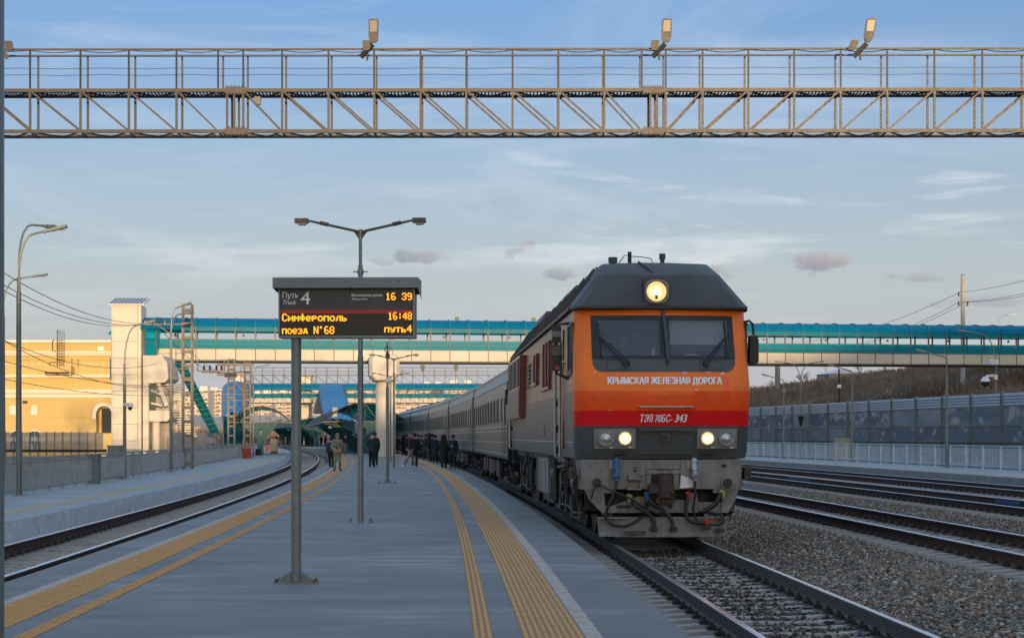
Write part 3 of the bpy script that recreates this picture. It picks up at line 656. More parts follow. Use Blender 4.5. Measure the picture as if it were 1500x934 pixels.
# ------------------------------------------------------------------ locomotive
LY = 29.2; sl_ = .051; lth = math.atan(sl_); LX = (974 - CX) * LY / F
LOCO_L = 21.6
loco = empty('locomotive', (LX, LY, -.22), lth, 'orange and red diesel locomotive with lit headlights at the right platform edge', 'locomotive')
PR = [(1.45, .20, 1.48), (1.62, .16, 1.51), (2.01, .10, 1.52), (2.27, .06, 1.53), (2.61, 0, 1.535), (2.86, .08, 1.53), (2.93, .11, 1.53), (3.18, .19, 1.52), (3.87, .43, 1.51), (3.93, .45, 1.51), (4.03, .48, 1.51)]
def v0(H): return float(np.interp(H, [p[0] for p in PR], [p[1] for p in PR]))
def hw(H): return float(np.interp(H, [p[0] for p in PR], [p[2] for p in PR]))
BOW = .10; CR = .24
FX = [-1.24, -1.17, -.8, -.4, -.05, .03 + .0, .11, .45, .85, 1.23, 1.24]
FX = [-1.2, -1.15, -.8, -.4, -.03, .09, .45, .85, 1.19, 1.22]
def fy(x, H, off=0): return v0(H) + BOW * min(1, (x / 1.25)) ** 2 - off
def outline(H):
    w, a = hw(H), v0(H); pts = [(-w, LOCO_L), (-w, 12), (-w, 5.2), (-w, 3.6), (-w, 1.6), (-w, a + BOW + CR + .05)]
    for k in range(1, 5):
        t = k / 5 * PI / 2; pts.append((-w + (w - 1.22) * (1 - math.cos(t)), a + BOW + (CR + .05) * (1 - math.sin(t))))
    pts += [(x, fy(x, H)) for x in FX]
    for k in range(4, 0, -1):
        t = k / 5 * PI / 2; pts.append((w - (w - 1.22) * (1 - math.cos(t)), a + BOW + (CR + .05) * (1 - math.sin(t))))
    pts += [(w, a + BOW + CR + .05), (w, 1.6), (w, 3.6), (w, 5.2), (w, 12), (w, LOCO_L)]
    return pts
def side_top(H): return H
mb = MB(); rings = [[(x, y, H) for x, y in outline(H)] for H, _, _ in PR]; n = len(rings[0])
V = [p for r in rings for p in r]; Fs = []; Ms = []
nf0 = 5
for i in range(len(rings) - 1):
    Hm = (PR[i][0] + PR[i+1][0]) / 2
    for k in range(n - 1):
        xm = (rings[i][k][0] + rings[i][k+1][0]) / 2; front = nf0 <= k < n - 1 - nf0
        if front and 3.18 < Hm < 3.87 and (-1.15 < xm < -.03 or .09 < xm < 1.19): continue
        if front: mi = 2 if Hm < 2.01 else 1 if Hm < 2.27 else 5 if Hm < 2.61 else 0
        else: mi = 4 if Hm < 2.6 else 3
        Fs.append((i*n+k, i*n+k+1, (i+1)*n+k+1, (i+1)*n+k)); Ms.append(mi)
Fs.append(tuple(range(n))[::-1]); Ms.append(4); m_ = (len(rings)-1)*n; Fs.append(tuple(m_+k for k in range(n))); Ms.append(4)
Fs.append((0, n-1)); Fs.pop()
mb.add(V, Fs, Ms); mb.box(-1.5, 1.5, LOCO_L - .05, LOCO_L, 1.45, 4.0, 4)
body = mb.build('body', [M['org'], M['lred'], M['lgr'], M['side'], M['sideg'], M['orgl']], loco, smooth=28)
# creases / roof hood
HR = [(4.03, .36, 1.545), (4.075, .35, 1.55), (4.10, .40, 1.53), (4.63, .66, 1.125), (4.66, .70, 1.11), (4.885, 1.10, .95), (4.91, 1.25, .5)]
mb = MB(); rr = []
for H, a, w in HR:
    r = [(-w, LOCO_L)]
    c = .16 if H > 4.05 else .12
    r += [(-w, a + .35), (-w + .03, a + .16), (-w + c, a + .06), (-w*.5, a), (0, a - .0), (w*.5, a), (w - c, a + .06), (w - .03, a + .16), (w, a + .35), (w, LOCO_L)]
    rr.append([(x, y, H) for x, y in r])
mb.loft(rr, 0, False); mb.add([rr[-1][k] for k in range(len(rr[-1]))], [tuple(range(len(rr[-1])))])
mb.add([rr[k][0] for k in range(len(HR))] + [rr[k][-1] for k in range(len(HR)-1, -1, -1)], [tuple(range(2*len(HR)))])
hood = mb.build('roof', M['hood'], loco, smooth=25)
mb = MB()   # seam ribs, gutter, roof panels
mb.bar((-1.56, .9, 4.05), (-1.56, LOCO_L, 4.05), .05, .05); mb.bar((1.56, .9, 4.05), (1.56, LOCO_L, 4.05), .05, .05)
for k in range(11):
    y = 2.4 + k * 1.9
    for s in (-1, 1):
        mb.bar((s*1.545, y, 4.1), (s*1.14, y, 4.65), .05, .07); mb.bar((s*1.14, y, 4.66), (s*.96, y, 4.90), .05, .07)
    mb.bar((-.95, y, 4.92), (.95, y, 4.92), .05, .04)
mb.build('roof_seam', M['hood'], loco)
mb = MB()
for s in (-1, 1):
    for k in range(9):
        y = 1.6 + k * 2.2; mb.tube([(s*1.12, y, 4.6), (s*1.15, y, 4.68), (s*1.15, y+.7, 4.68), (s*1.12, y+.7, 4.6)], .012, 5)
    mb.tube([(s*1.50, 1.0, 4.13), (s*1.50, LOCO_L-.3, 4.13)], .02, 5)
mb.build('roof_handrail', M['hood'], loco)
for (y0_, y1_, w_, z_) in ((3.4, 5.6, .8, 5.06), (8.0, 11.5, .93, 5.10), (13.2, 15.0, .8, 5.08), (16.3, 20.0, .98, 5.14)):
    b = MB(); b.prism([(-w_, 4.88), (w_, 4.88), (w_-.12, z_), (-w_+.12, z_)], y0_, y1_); b.build('roof_hatch', M['hood'], loco)
for (x, y, r, z) in ((-.66, 2.1, .085, 5.09), (.22, 1.9, .06, 5.14)):
    b = MB(); b.tube([(x, y, 4.8), (x, y, z - .1)], r*.7, 10); b.tube([(x, y, z - .1), (x, y, z)], r, 10); b.build('horn_stack', M['hood'], loco)
b = MB(); b.tube([(-.40, 1.7, 4.88), (-.40, 1.7, 5.15)], .035, 8); b.tube([(-.40, 1.7, 5.07), (-.2, 1.6, 5.05), (-.05, 1.4, 5.0), (-.02, 1.4, 4.9)], .008, 5); b.tube([(-.40,1.7,5.1),(-.5,1.7,5.08),(-.58,1.9,4.95)], .008, 5)
b.build('aerial', M['steeld'], loco)
b = MB()
for k in range(9): b.box(-.32 + k*.022 , -.295 + k*.022, 1.12 - k*.045, 1.17 - k*.045, 4.9 - .026*k, 4.93 - .026*k)
b.build('cable_clip', M['black'], loco)
# top headlight
hy = .46
b = MB(); b.box(-.31, .14, hy - .06, hy + .30, 4.10, 4.555); hb = b.build('headlight_housing', M['hood'], loco)
def ring(mb, c, r0, r1, y0, y1, n=28, mi=0):
    rs = [[(c[0] + r*math.cos(2*PI*k/n), y, c[1] + r*math.sin(2*PI*k/n)) for k in range(n)] for r, y in ((r1, y1), (r1, y0), (r0, y0), (r0, y1))]
    mb.loft(rs + [rs[0]], mi)
def disc_front(mb, c, r, y, bulge=.02, n=28, mi=0):
    rs = [[(c[0] + r*f*math.cos(2*PI*k/n), y - bulge*(1-f*f), c[1] + r*f*math.sin(2*PI*k/n)) for k in range(n)] for f in (1, .7, .35, .02)]
    mb.loft([r[::-1] for r in rs], mi, True, True)
C0 = (-.09, 4.33)
b = MB()
def squircle(r, y, n=36, p=3.0):
    out = []
    for k in range(n):
        a = 2*PI*k/n; c, s = math.cos(a), math.sin(a); rad = r / ((abs(c)**p + abs(s)**p) ** (1/p)); out.append((C0[0] + rad*c, y, C0[1] + rad*s))
    return out
b.loft([squircle(.20, hy - .02), squircle(.205, hy - .11), squircle(.178, hy - .11), squircle(.17, hy - .0)], 0)
b.build('headlight_rim', M['lgrey'], hb)
b = MB(); disc_front(b, C0, .172, hy - .068, .0); b.build('headlight_lens', M['lamp_on'], hb)
b = MB(); disc_front(b, (C0[0]-.01, C0[1]-.01), .105, hy - .074, .0); b.build('headlight_reflector', M['lamp_mid'], hb)
b = MB(); b.box(C0[0]-.03, C0[0]+.02, hy - .10, hy - .08, C0[1]-.13, C0[1]-.065); b.build('bulb_holder', M['coupler'], hb)
b = MB(); disc_front(b, (C0[0], C0[1] - .03), .032, hy - .085, .03, 12); b.build('headlight_bulb', M['bulb'], hb)
# lower headlights
for s, cs in ((-1, ((-1.0, False), (-.675, True))), (1, ((.745, True), (1.08, False)))):
    x0, x1 = (-1.19, -.49) if s < 0 else (.57, 1.27)
    yb = fy((x0+x1)/2, 1.8) - .035
    b = MB(); vs = []
    for x in (x0, (x0+x1)/2, x1):
        for H in (1.62, 1.965): vs.append((x, fy(x, H) - .045, H))
    fr = [(0, 2, 3, 1), (2, 4, 5, 3)]; vs2 = [(x, y + .08, z) for x, y, z in vs]; nn = len(vs)
    b.add(vs + vs2, fr + [(0,1,7,6), (4,10,11,5), (1,3,9,7), (3,5,11,9), (0,6,8,2), (2,8,10,4)])
    hp = b.build('headlight_plate', M['lgrey'], loco)
    for cx_, on in cs:
        yy = fy(cx_, 1.8)
        b = MB(); ring(b, (cx_, 1.80), .105, .135, yy - .10, yy); 
        for q in range(4): a = PI/4 + q*PI/2; b.box(cx_ + .145*math.cos(a) - .012, cx_ + .145*math.cos(a) + .012, yy - .075, yy - .04, 1.8 + .145*math.sin(a) - .012, 1.8 + .145*math.sin(a) + .012)
        b.build('headlight_rim', M['lens'], hp)
        b = MB(); disc_front(b, (cx_, 1.80), .107, yy - .075, .02); b.build('headlight_lens', M['halo'] if on else M['lens'], hp)
        if on:
            b = MB(); disc_front(b, (cx_ + .01, 1.795), .06, yy - .097, .025, 18); b.build('headlight_bulb', M['bulb'], hp)
        else:
            b = MB(); b.box(cx_ - .03, cx_ + .03, yy - .115, yy - .09, 1.775, 1.83); b.box(cx_-.09, cx_+.09, yy - .10, yy - .09, 1.79, 1.80); b.build('lamp_cap', M['white'], hp)
        b = MB(); b.box(cx_ + .07, cx_ + .12, yy - .05, yy - .03, 1.635, 1.65); b.build('plate_mark', M['prt'], hp)
# windscreen mask, panes, frames
def patch(name, quads, mat, off, th=.02, parent=loco, smooth=True, nx=8, nz=3):
    """quads: list of (x0a,x1a,Ha, x0b,x1b,Hb) trapezoids laid on the curved front"""
    b = MB()
    for (xa0, xa1, Ha, xb0, xb1, Hb) in quads:
        vs = []; 
        for o_ in (off, off - th):
            for j in range(nz + 1):
                t = j / nz; H = Ha + (Hb - Ha) * t; x0 = xa0 + (xb0 - xa0) * t; x1 = xa1 + (xb1 - xa1) * t
                vs += [(x0 + (x1 - x0) * i / nx, fy(x0 + (x1 - x0) * i / nx, H, o_), H) for i in range(nx + 1)]
        k = nx + 1; q = (nz + 1) * k
        fs = [(j*k+i, j*k+i+1, (j+1)*k+i+1, (j+1)*k+i) for j in range(nz) for i in range(nx)]
        fs += [(i, q+i, q+i+1, i+1) for i in range(nx)] + [(nz*k+i, nz*k+i+1, q+nz*k+i+1, q+nz*k+i) for i in range(nx)]
        fs += [(j*k, (j+1)*k, q+(j+1)*k, q+j*k) for j in range(nz)] + [(j*k+nx, q+j*k+nx, q+(j+1)*k+nx, (j+1)*k+nx) for j in range(nz)]
        b.add(vs, fs)
    return b.build(name, mat, parent, smooth=25)
Mk = []
for j in range(6):   # rounded bottom corners of the dark mask
    a0, a1 = j/6, (j+1)/6; Rr = .17
    w0 = 1.215 - Rr + Rr * math.sin(a0*PI/2); w1 = 1.215 - Rr + Rr * math.sin(a1*PI/2)
    Mk.append((-w0, w0 + .035, 2.935 + Rr*(1 - math.cos(a0*PI/2)), -w1, w1 + .035, 2.935 + Rr*(1 - math.cos(a1*PI/2))))
Mk.append((-1.215, 1.25, 3.105, -1.22, 1.255, 3.18))
patch('windscreen_mask', Mk, M['lgr'], .006, .01)
patch('windscreen_frame', [(-1.22, 1.255, 3.165, -1.22, 1.255, 3.215), (-1.22, 1.245, 3.85, -1.22, 1.24, 3.92), (-1.22, -1.13, 3.215, -1.22, -1.13, 3.85), (1.165, 1.255, 3.215, 1.16, 1.245, 3.85), (-.05, .11, 3.215, -.05, .11, 3.85)], M['steeld'], .018, .03)
patch('windscreen_pane', [(-1.135, -.045, 3.21, -1.135, -.045, 3.855)], M['glass'], .0, .008)
patch('windscreen_pane', [(.105, 1.17, 3.21, .105, 1.165, 3.855)], M['glass'], .0, .008)
b = MB(); b.tube([(.02, fy(0, 4.0) - .04, 4.02), (.05, fy(0, 3.6) - .09, 3.6), (.07, fy(0, 3.13) - .07, 3.12)], .028, 8); b.tube([(.07, fy(0,3.13)-.07, 3.12), (.07, fy(0, 3.06)-.03, 3.06)], .02, 8)
b.build('centre_handrail', M['lgr'], loco)
for (px_, pz, bx, bz0, bz1, bx1) in ((-.66, 3.055, -1.115, 3.19, 3.79, -1.07), (.74, 3.055, 1.09, 3.2, 3.82, 1.11)):
    b = MB(); f = lambda x, H, o_: (x, fy(x, H, o_), H)
    mx_ = (bx + bx1) / 2; mz = 3.53
    b.tube([f(px_, pz, .05), f((px_+mx_)/2, (pz+mz)/2, .11), f(mx_, mz, .07)], .013, 6); b.tube([f(px_ - .05*math.copysign(1, px_), pz + .04, .05), f((px_+mx_)/2 - .04*math.copysign(1,px_), (pz+mz)/2 + .03, .10), f(mx_, mz + .02, .07)], .010, 6)
    b.tube([f(px_, pz, .0), f(px_, pz, .07)], .04, 10); b.tube([f(px_ + .08*math.copysign(1, px_)*-1, pz+.03, .02), f(px_, pz, .05)], .014, 6)
    w_ = b.build('wiper_arm', M['black'], loco)
    b = MB(); b.tube([f(bx1 if px_ < 0 else bx1, bz0 - .03, .055), f(mx_, mz, .06), f(bx, bz1, .055)], .016, 6); b.tube([f(mx_, mz-.03, .06), f(mx_ + .05, mz+.05, .09), f(mx_+.06, mz+.0, .06)], .006, 5)
    b.build('wiper_blade', M['black'], w_)
for s in (-1, 1):
    x0, x1 = (-.97, -.58) if s < 0 else (.62, 1.02)
    b = MB()
    for (a, c, h0, h1) in ((x0, x1, 2.965, 2.975), (x0, x1, 3.13, 3.14), (x0, x0+.01, 2.975, 3.13), (x1-.01, x1, 2.975, 3.13)):
        b.add([(a, fy(a,h0,.013), h0), (c, fy(c,h0,.013), h0), (c, fy(c,h1,.013), h1), (a, fy(a,h1,.013), h1)], [(0,1,2,3)])
    b.build('access_hatch_seam', M['black'], loco)
# cab interior
b = MB(); b.add([(-1.38,1.9,1.7),(1.38,1.9,1.7),(1.38,1.9,3.9),(-1.38,1.9,3.9)], [(0,1,2,3)]); b.box(-1.40,-1.38,.8,1.9,1.7,3.9); b.box(1.38,1.40,.8,1.9,1.7,3.9); b.box(-1.38,1.38,.8,1.9,3.9,3.92)
b.box(.25, .75, 1.86, 1.9, 2.2, 3.6); b.build('cab_lining', M['lgrey'], loco)
b = MB(); b.prism([(.36, 3.05), (.36, 3.15), (.62, 3.20), (.95, 3.10), (.95, 2.2), (.36, 2.2)], -1.15, 1.2, 'x'); b.build('driver_desk', M['lgr'], loco)
b = MB(); b.add([(.16,.52,3.42),(1.16,.56,3.42),(1.16,.60,3.86),(.16,.56,3.86)], [(0,1,2,3)]); b.build('sun_blind', pm('blind_fabric', (.78, .78, .79), .8, var=.04), loco)
b = MB(); b.tube([(-.14,.42,3.19),(-.14,.42,3.33)], .035, 12); b.tube([(-.14,.42,3.33),(-.14,.42,3.36)], .028, 12); b.build('flask', M['white'], loco)
b = MB(); b.tube([(-.9, 1.05, 3.05), (-.9, 1.1, 3.45), (-.9, 1.1, 3.52)], [.22, .2, .12], 10); b.build('seat_back', M['blk'], loco)
b = MB(); b.tube([(.35,.5,3.2),(.55,.48,3.245),(.72,.5,3.2)], .02, 6); b.build('instrument_hood', M['prt'], loco)
# lettering on the nose
def nose_text(name, body, x0, x1, H0, H1, bold, shear, off):
    vs, fs = text_mesh(body, H1 - H0, x1 - x0 - 2*bold, 0, shear); b = MB()
    for i, dx in enumerate((0, .5, 1, 1.5, 2)):
        b.add([(x0 + x + dx*bold, fy(x0 + x, H0 + z, off + i*.0004), H0 + z) for x, z in vs], fs)
    b.build(name, M['prt'], loco)
nose_text('railway_name_lettering', 'КРЫМСКАЯ ЖЕЛЕЗНАЯ ДОРОГА', -.97, 1.0, 2.70, 2.845, .007, 0, .012)
for txt, xa, xb in (('Т', -.412, -.342), ('П', -.262, -.19), ('70БС-', -.165, .14), ('343', .175, .395)): nose_text('number_lettering', txt, xa, xb, 2.075, 2.205, .003 if len(txt) > 4 else .005, .25, .012)
vs, fs = text_mesh('С', .13, .062, 0, 0); b = MB()       # the reversed rounded letter with its middle bar
for i in range(4): b.add([(-.277 - x - i*.003 + (z - .03)*.22, fy(-.3, 2.075 + z, .012 + i*.0004), 2.075 + z) for x, z in vs], [f[::-1] for f in fs])
b.add([(x + (z - 2.14)*.22 - .004, fy(-.3, z, .0135), z) for x, z in ((-.315, 2.13), (-.275, 2.13), (-.275, 2.152), (-.315, 2.152))], [(0,1,2,3)])
b.build('number_lettering', M['prt'], loco)
for (x0_, x1_, h0_, h1_) in ((.55, .71, 2.285, 2.60), (1.0, 1.14, 2.285, 2.60), (1.02, 1.12, 2.62, 2.85)):
    patch('repainted_patch', [(x0_, x1_, h0_, x0_, x1_, h1_)], M['orgp'], .003, .004, nx=2)
for (x_, h_, w__, hh_) in ((.30, 2.915, .10, .012), (.52, 2.62, .06, .01), (.98, 2.90, .07, .02), (-1.2, 2.93, .04, .012), (1.22, 3.1, .03, .05), (-1.22, 3.25, .02, .04), (-.95, 2.275, .05, .006), (.7, 2.93, .12, .008)):
    patch('paint_chip', [(x_, x_ + w__, h_, x_ + w__*.3, x_ + w__*.8, h_ + hh_)], M['prt'], .0045, .005, nx=2)
# handrails
for H in (2.33, 1.94, 1.55):
    b = MB(); b.tube([(-.44, fy(-.44, H, -.0), H), (-.44, fy(-.44, H, .06), H), (0, fy(0, H, .07), H), (.49, fy(.49, H, .06), H), (.49, fy(.49, H, 0), H)], .018, 8)
    b.box(-.02, .02, fy(0, H, .07), fy(0, H, -.01), H - .012, H + .012)
    b.build('nose_handrail', M['chrome'] if H > 2 else M['lgr'], loco)
    if H < 2:
        b = MB(); b.box(-.43, .48, fy(0, H, .05), fy(0, H, -.02), H - .03, H - .015); b.build('nose_step', M['lgr'], loco)
b = MB(); b.box(-.04, .09, fy(0, 1.83, .05), fy(0, 1.83, -.02), 1.755, 1.885); b.build('socket_box', M['lgr'], loco)
b = MB(); b.disc((.02, fy(0, 1.83, .07), 1.82), .045, (0,1,0), .05, 16); b.build('socket_cover', M['black'], loco)
for x, w in ((-.72, .2), (.74, .2)):
    b = MB(); b.tube([(x - w*.6, fy(x, 1.53, .05), 1.53), (x + w*.6, fy(x, 1.53, .05), 1.535)], .022, 8); b.tube([(x-.08*math.copysign(1,x), fy(x,1.5,-.02), 1.52), (x-.08*math.copysign(1,x), fy(x,1.5,.07), 1.52)], .035, 8); b.build('buffer_valve', M['mach'], loco)
# pilot plate and snow plough
def plate(name, poly, y0, y1, mat, parent=loco):
    b = MB(); b.prism(poly, y0, y1, 'y'); return b.build(name, mat, parent)
plate('pilot_backing', [(-1.30, .55), (1.30, .55), (1.36, 1.5), (-1.36, 1.5)], .62, .68, M['dark'])
pp = [(-1.385, .93), (-.30, .93), (-.30, 1.43), (-1.41, 1.44)], [(.30, .93), (1.30, .93), (1.34, 1.44), (.30, 1.43)], [(-.295, 1.27), (.295, 1.27), (.295, 1.43), (-.295, 1.43)]
for q in pp: plate('pilot_plate', q, .19, .23, M['pilot'])
b = MB(); b.box(-1.41, -1.37, .21, 1.4, .92, 1.44); b.box(1.31, 1.35, .21, 1.4, .92, 1.44); b.build('pilot_side', M['pilot'], loco)
plate('lower_plate', [(-1.36, .93), (-1.28, .75), (-1.05, .52), (-.95, .52), (-.95, .58), (-1.0, .66), (-1.02, .86), (-.86, .86), (-.86, .93)], .20, .235, M['pilot'])
plate('lower_plate', [(1.30, .93), (1.24, .72), (1.12, .52), (1.0, .52), (1.02, .66), (1.03, .86), (.86, .86), (.86, .93)], .20, .235, M['pilot'])
plate('cross_beam', [(-1.0, .52), (1.05, .52), (1.03, .70), (.62, .70), (.58, .86), (.44, .86), (.40, .74), (-.25, .74), (-.3, .80), (-.42, .80), (-.98, .60)], .26, .30, M['pilot'])
for x in (-.28, -.12, .13): 
    b = MB(); b.prism([(x-.035, .60), (x+.035, .60), (x+.04, .66), (x+.03, .71), (x-.03, .71), (x-.04, .66)], .245, .262); b.build('beam_slot', M['black'], loco)
b = MB(); b.prism([(-.8,.60),(-.55,.60),(-.55,.65),(-.8,.65)], .245,.262); b.build('beam_slot', M['black'], loco)
# plough blade: slightly curved plate with folded lip
b = MB(); rs = []
for z, dy in ((.12, -.02), (.20, .02), (.32, .03), (.42, .02), (.45, .05)):
    w = 1.14 + (.45 - z) * -.12
    rs.append([(-w, .12 + dy + .12, z), (-.5, dy + .02, z), (0, dy, z), (.5, dy + .02, z), (w - .02, .12 + dy + .12, z)])
b.loft(rs, 0, False); b.loft([[(x, y + .03, z) for x, y, z in r] for r in rs][::-1], 0, False)
b.box(-1.12, 1.12, .06, .2, .43, .455); pl = b.build('snow_plough', M['pilot'], loco, smooth=20)
b = MB(); b.box(-.68, -.35, -.02, .03, .16, .175); b.box(-.68, -.66, -.02, .03, .16, .22); b.box(-.37, -.35, -.02, .03, .16, .22); b.box(-.70,-.33,.0,.04,.205,.22); b.build('step', M['mach'], pl)
for x in (-.9, 0, .9): 
    b = MB(); b.bar((x, .2, .4), (x, .5, .8), .06, .03); b.build('plough_bracket', M['dark'], loco)
b = MB(); b.prism([(.86,.2),(.92,.17),(1.03,.18),(1.06,.23),(.98,.26),(.88,.25)], .09, .12); b.build('tow_hole_cover', M['coupler'], pl)
# coupler
b = MB(); b.box(-.30, .30, .17, .26, 1.20, 1.25); b.box(-.30, -.22, .15, .24, .92, 1.25); b.box(-.30, -.12, .12, .2, 1.19, 1.26); b.box(.12, .30, .12, .2, 1.19, 1.26); b.box(.17,.27,.15,.24,.92,1.2)
b.build('coupler_housing', M['pilot'], loco)
b = MB(); b.box(-.22, .20, .2, .5, .70, 1.22); b.build('coupler_pocket', M['black'], loco)
b = MB()
b.loft([[(-.09, -.28, .80), (.04, -.30, .80), (.05, -.30, 1.16), (-.08, -.28, 1.18)], [(-.13, -.1, .76), (.12, -.08, .76), (.12, -.08, 1.17), (-.12, -.1, 1.18)], [(-.10, .4, .82), (.12, .4, .82), (.12, .4, 1.12), (-.10, .4, 1.12)]], 0, True, True)
b.prism([(-.27,.02),(-.27,.1),(-.2,.14),(-.10,.05),(-.10,-.05)], .86, 1.02, 'z'); b.box(-.16, .14, -.12, .08, .70, .78)
for x, z in ((-.02, 1.08), (.0, 1.0), (.01, .92)): b.disc((x, -.305, z), .015, (0,1,0), .02, 8)
b.prism([(.05,.88),(.12,.86),(.14,.98),(.06,1.02)], -.24, -.05, 'y'); b.tube([(-.1,-.2,.74),(-.1,-.12,.55),(-.06,-.1,.5)], .012, 5)
b.build('automatic_coupler', M['coupler'], loco, smooth=25)
b = MB(); b.add([(.28,.17,.94),(.5,.17,.96),(.52,.17,1.06),(.44,.17,1.12),(.30,.17,1.17)], [(0,1,2,3,4)]); b.build('scraped_patch', M['pale2'], loco)
# cable heads and hoses
for x, mat in ((-.815, M['blue']), (.52, M['lens'])):
    b = MB(); b.box(x - .12, x + .04, .16, .20, 1.27, 1.43); b.build('cable_socket', M['lgrey'], loco)
    b = MB(); b.tube([(x, .14, 1.40), (x, .1, 1.30), (x+.01, .07, 1.18), (x, .08, 1.08)], [.055, .06, .05, .035], 10); b.box(x-.06, x+.05, .02, .1, 1.15, 1.2); b.box(x-.035, x+.07, .03, .11, 1.22, 1.26); b.box(x-.02, x+.06, .04, .1, 1.07, 1.1)
    b.tube([(x,.14,1.40),(x,.1,1.43)], .045, 10)
    b.build('cable_head', mat, loco)
def hose(pts, r=.028, name='air_hose', mat=None, n=7):
    # smooth Catmull-Rom through the points
    P_ = [Vector(p) for p in pts]; P_ = [P_[0]*2 - P_[1]] + P_ + [P_[-1]*2 - P_[-2]]; out = []
    for i in range(1, len(P_) - 2):
        for k in range(6):
            t = k / 6; a, b_, c, d = P_[i-1], P_[i], P_[i+1], P_[i+2]
            out.append(.5 * ((2*b_) + (c - a)*t + (2*a - 5*b_ + 4*c - d)*t*t + (3*b_ - a - 3*c + d)*t**3))
    out.append(P_[-2]); b = MB(); b.tube(out, r, n); return b.build(name, mat or M['black'], loco, smooth=60)
hose([(-.815, .08, 1.08), (-.86, .02, .88), (-.98, 0, .62), (-1.0, 0, .45), (-.9, -.04, .34), (-.7, -.06, .31), (-.52, -.04, .38), (-.38, 0, .48), (-.2, .1, .55)], .026, 'cable_hose')
hose([(.52, .08, 1.06), (.52, .0, .85), (.49, 0, .62), (.51, -.02, .46), (.62, -.05, .36), (.8, -.06, .33), (.95, -.05, .34), (1.0, -.04, .42), (.93, 0, .5), (.75, .06, .53), (.6, .12, .54)], .022, 'cable_hose')
hose([(-.6, .06, .76), (-.52, .0, .66), (-.38, -.05, .58), (-.25, -.08, .48), (-.2, -.1, .38), (-.2, -.12, .28)], .036)
hose([(-.3, .06, .82), (-.22, 0, .70), (-.08, -.04, .60), (.06, -.07, .48), (.11, -.1, .38), (.13, -.12, .28)], .034)
hose([(.41, .06, .82), (.37, .0, .70), (.35, -.05, .52), (.42, -.08, .40), (.55, -.1, .36), (.66, -.12, .36)], .034)
hose([(1.0, .1, .84), (.94, .02, .82), (.88, -.02, .70), (.78, -.02, .62), (.66, 0, .56)], .04)
hose([(-1.16, .1, 1.04), (-1.05, .02, .98), (-.9, 0, .90), (-.6, -.02, .78), (-.35, -.02, .62), (-.1, 0, .5)], .016, 'cable_hose', M['mach'])
hose([(-1.15, .12, 1.06), (-1.22, .06, .9), (-1.26, .06, .76)], .018, 'cable_hose', M['mach'])
for p, mat in (((-.6, .04, .79), 'grn'), ((-.3, .04, .83), 'blue'), ((.42, .04, .83), 'redh'), ((1.0, .06, .86), 'grn'), ((.70, -.14, .37), 'redh')):
    b = MB(); x, y, z = p; b.tube([(x, y + .08, z + .02), (x, y, z)], [.05, .035], 10); b.tube([(x-.05, y+.03, z+.03), (x+.05, y+.03, z+.01)], .022, 8); b.tube([(x, y, z), (x+.01, y, z-.07)], .035, 8); b.build('air_valve', M[mat], loco)
for p in ((-.2, -.12, .27), (.13, -.12, .27), (.70, -.14, .30)):
    b = MB(); x, y, z = p; b.prism([(x-.06, z-.05), (x+.05, z-.06), (x+.07, z), (x+.02, z+.05), (x-.05, z+.04)], y - .05, y + .04); b.tube([(x-.04, y-.05, z-.02), (x-.04, y+.05, z-.02)], .035, 8); b.build('hose_coupling', M['mach'], loco)
for x0, x1, z in ((-.62, -.36, 1.10), (-.65, -.40, .93)):
    b = MB(); b.box(x0, x1, .03, .19, z - .01, z + .012); b.box(x0, x0 + .015, .03, .19, z, z + .07); b.box(x1 - .015, x1, .03, .19, z, z + .07); b.build('step', M['pilot'], loco)
b = MB(); ring(b, (-.48, 1.27), .05, .062, .17, .19, 18); 
for k in range(4): b.bar((-.52 + k*.025, .18, 1.24), (-.5 + k*.025, .18, 1.31), .008); b.bar((-.44 - k*.025, .18, 1.24), (-.46 - k*.025, .18, 1.31), .008)
b.build('vent_grille', M['lgrey'], loco)
b = MB(); disc_front(b, (-.48, 1.27), .05, .187, 0, 18); b.build('vent_hole', M['black'], loco)
b = MB(); b.disc((1.09, .16, 1.02), .10, (0,1,0), .06, 24); b.disc((1.09, .125, 1.02), .075, (0,1,0), .02, 24); b.build('round_cover', M['mach'], loco)
b = MB(); ring(b, (1.09, 1.02), .085, .105, .115, .15, 24); b.build('cover_ring', M['pilot'], loco)
b = MB(); b.tube([(1.06, .2, 1.33), (1.06, .1, 1.33), (1.0, .08, 1.34)], .022, 6); b.build('hook', M['black'], loco)
b = MB(); b.disc((-1.15, .15, 1.05), .07, (0,1,0), .05, 12); b.box(-1.2,-1.1,.1,.17,.98,1.0); b.build('bracket', M['mach'], loco)
for s in (-1, 1):
    b = MB(); b.box(s*1.52-.06, s*1.52+.06, .5, .75, 1.1, 1.3); b.build('corner_step', M['coupler'], loco)
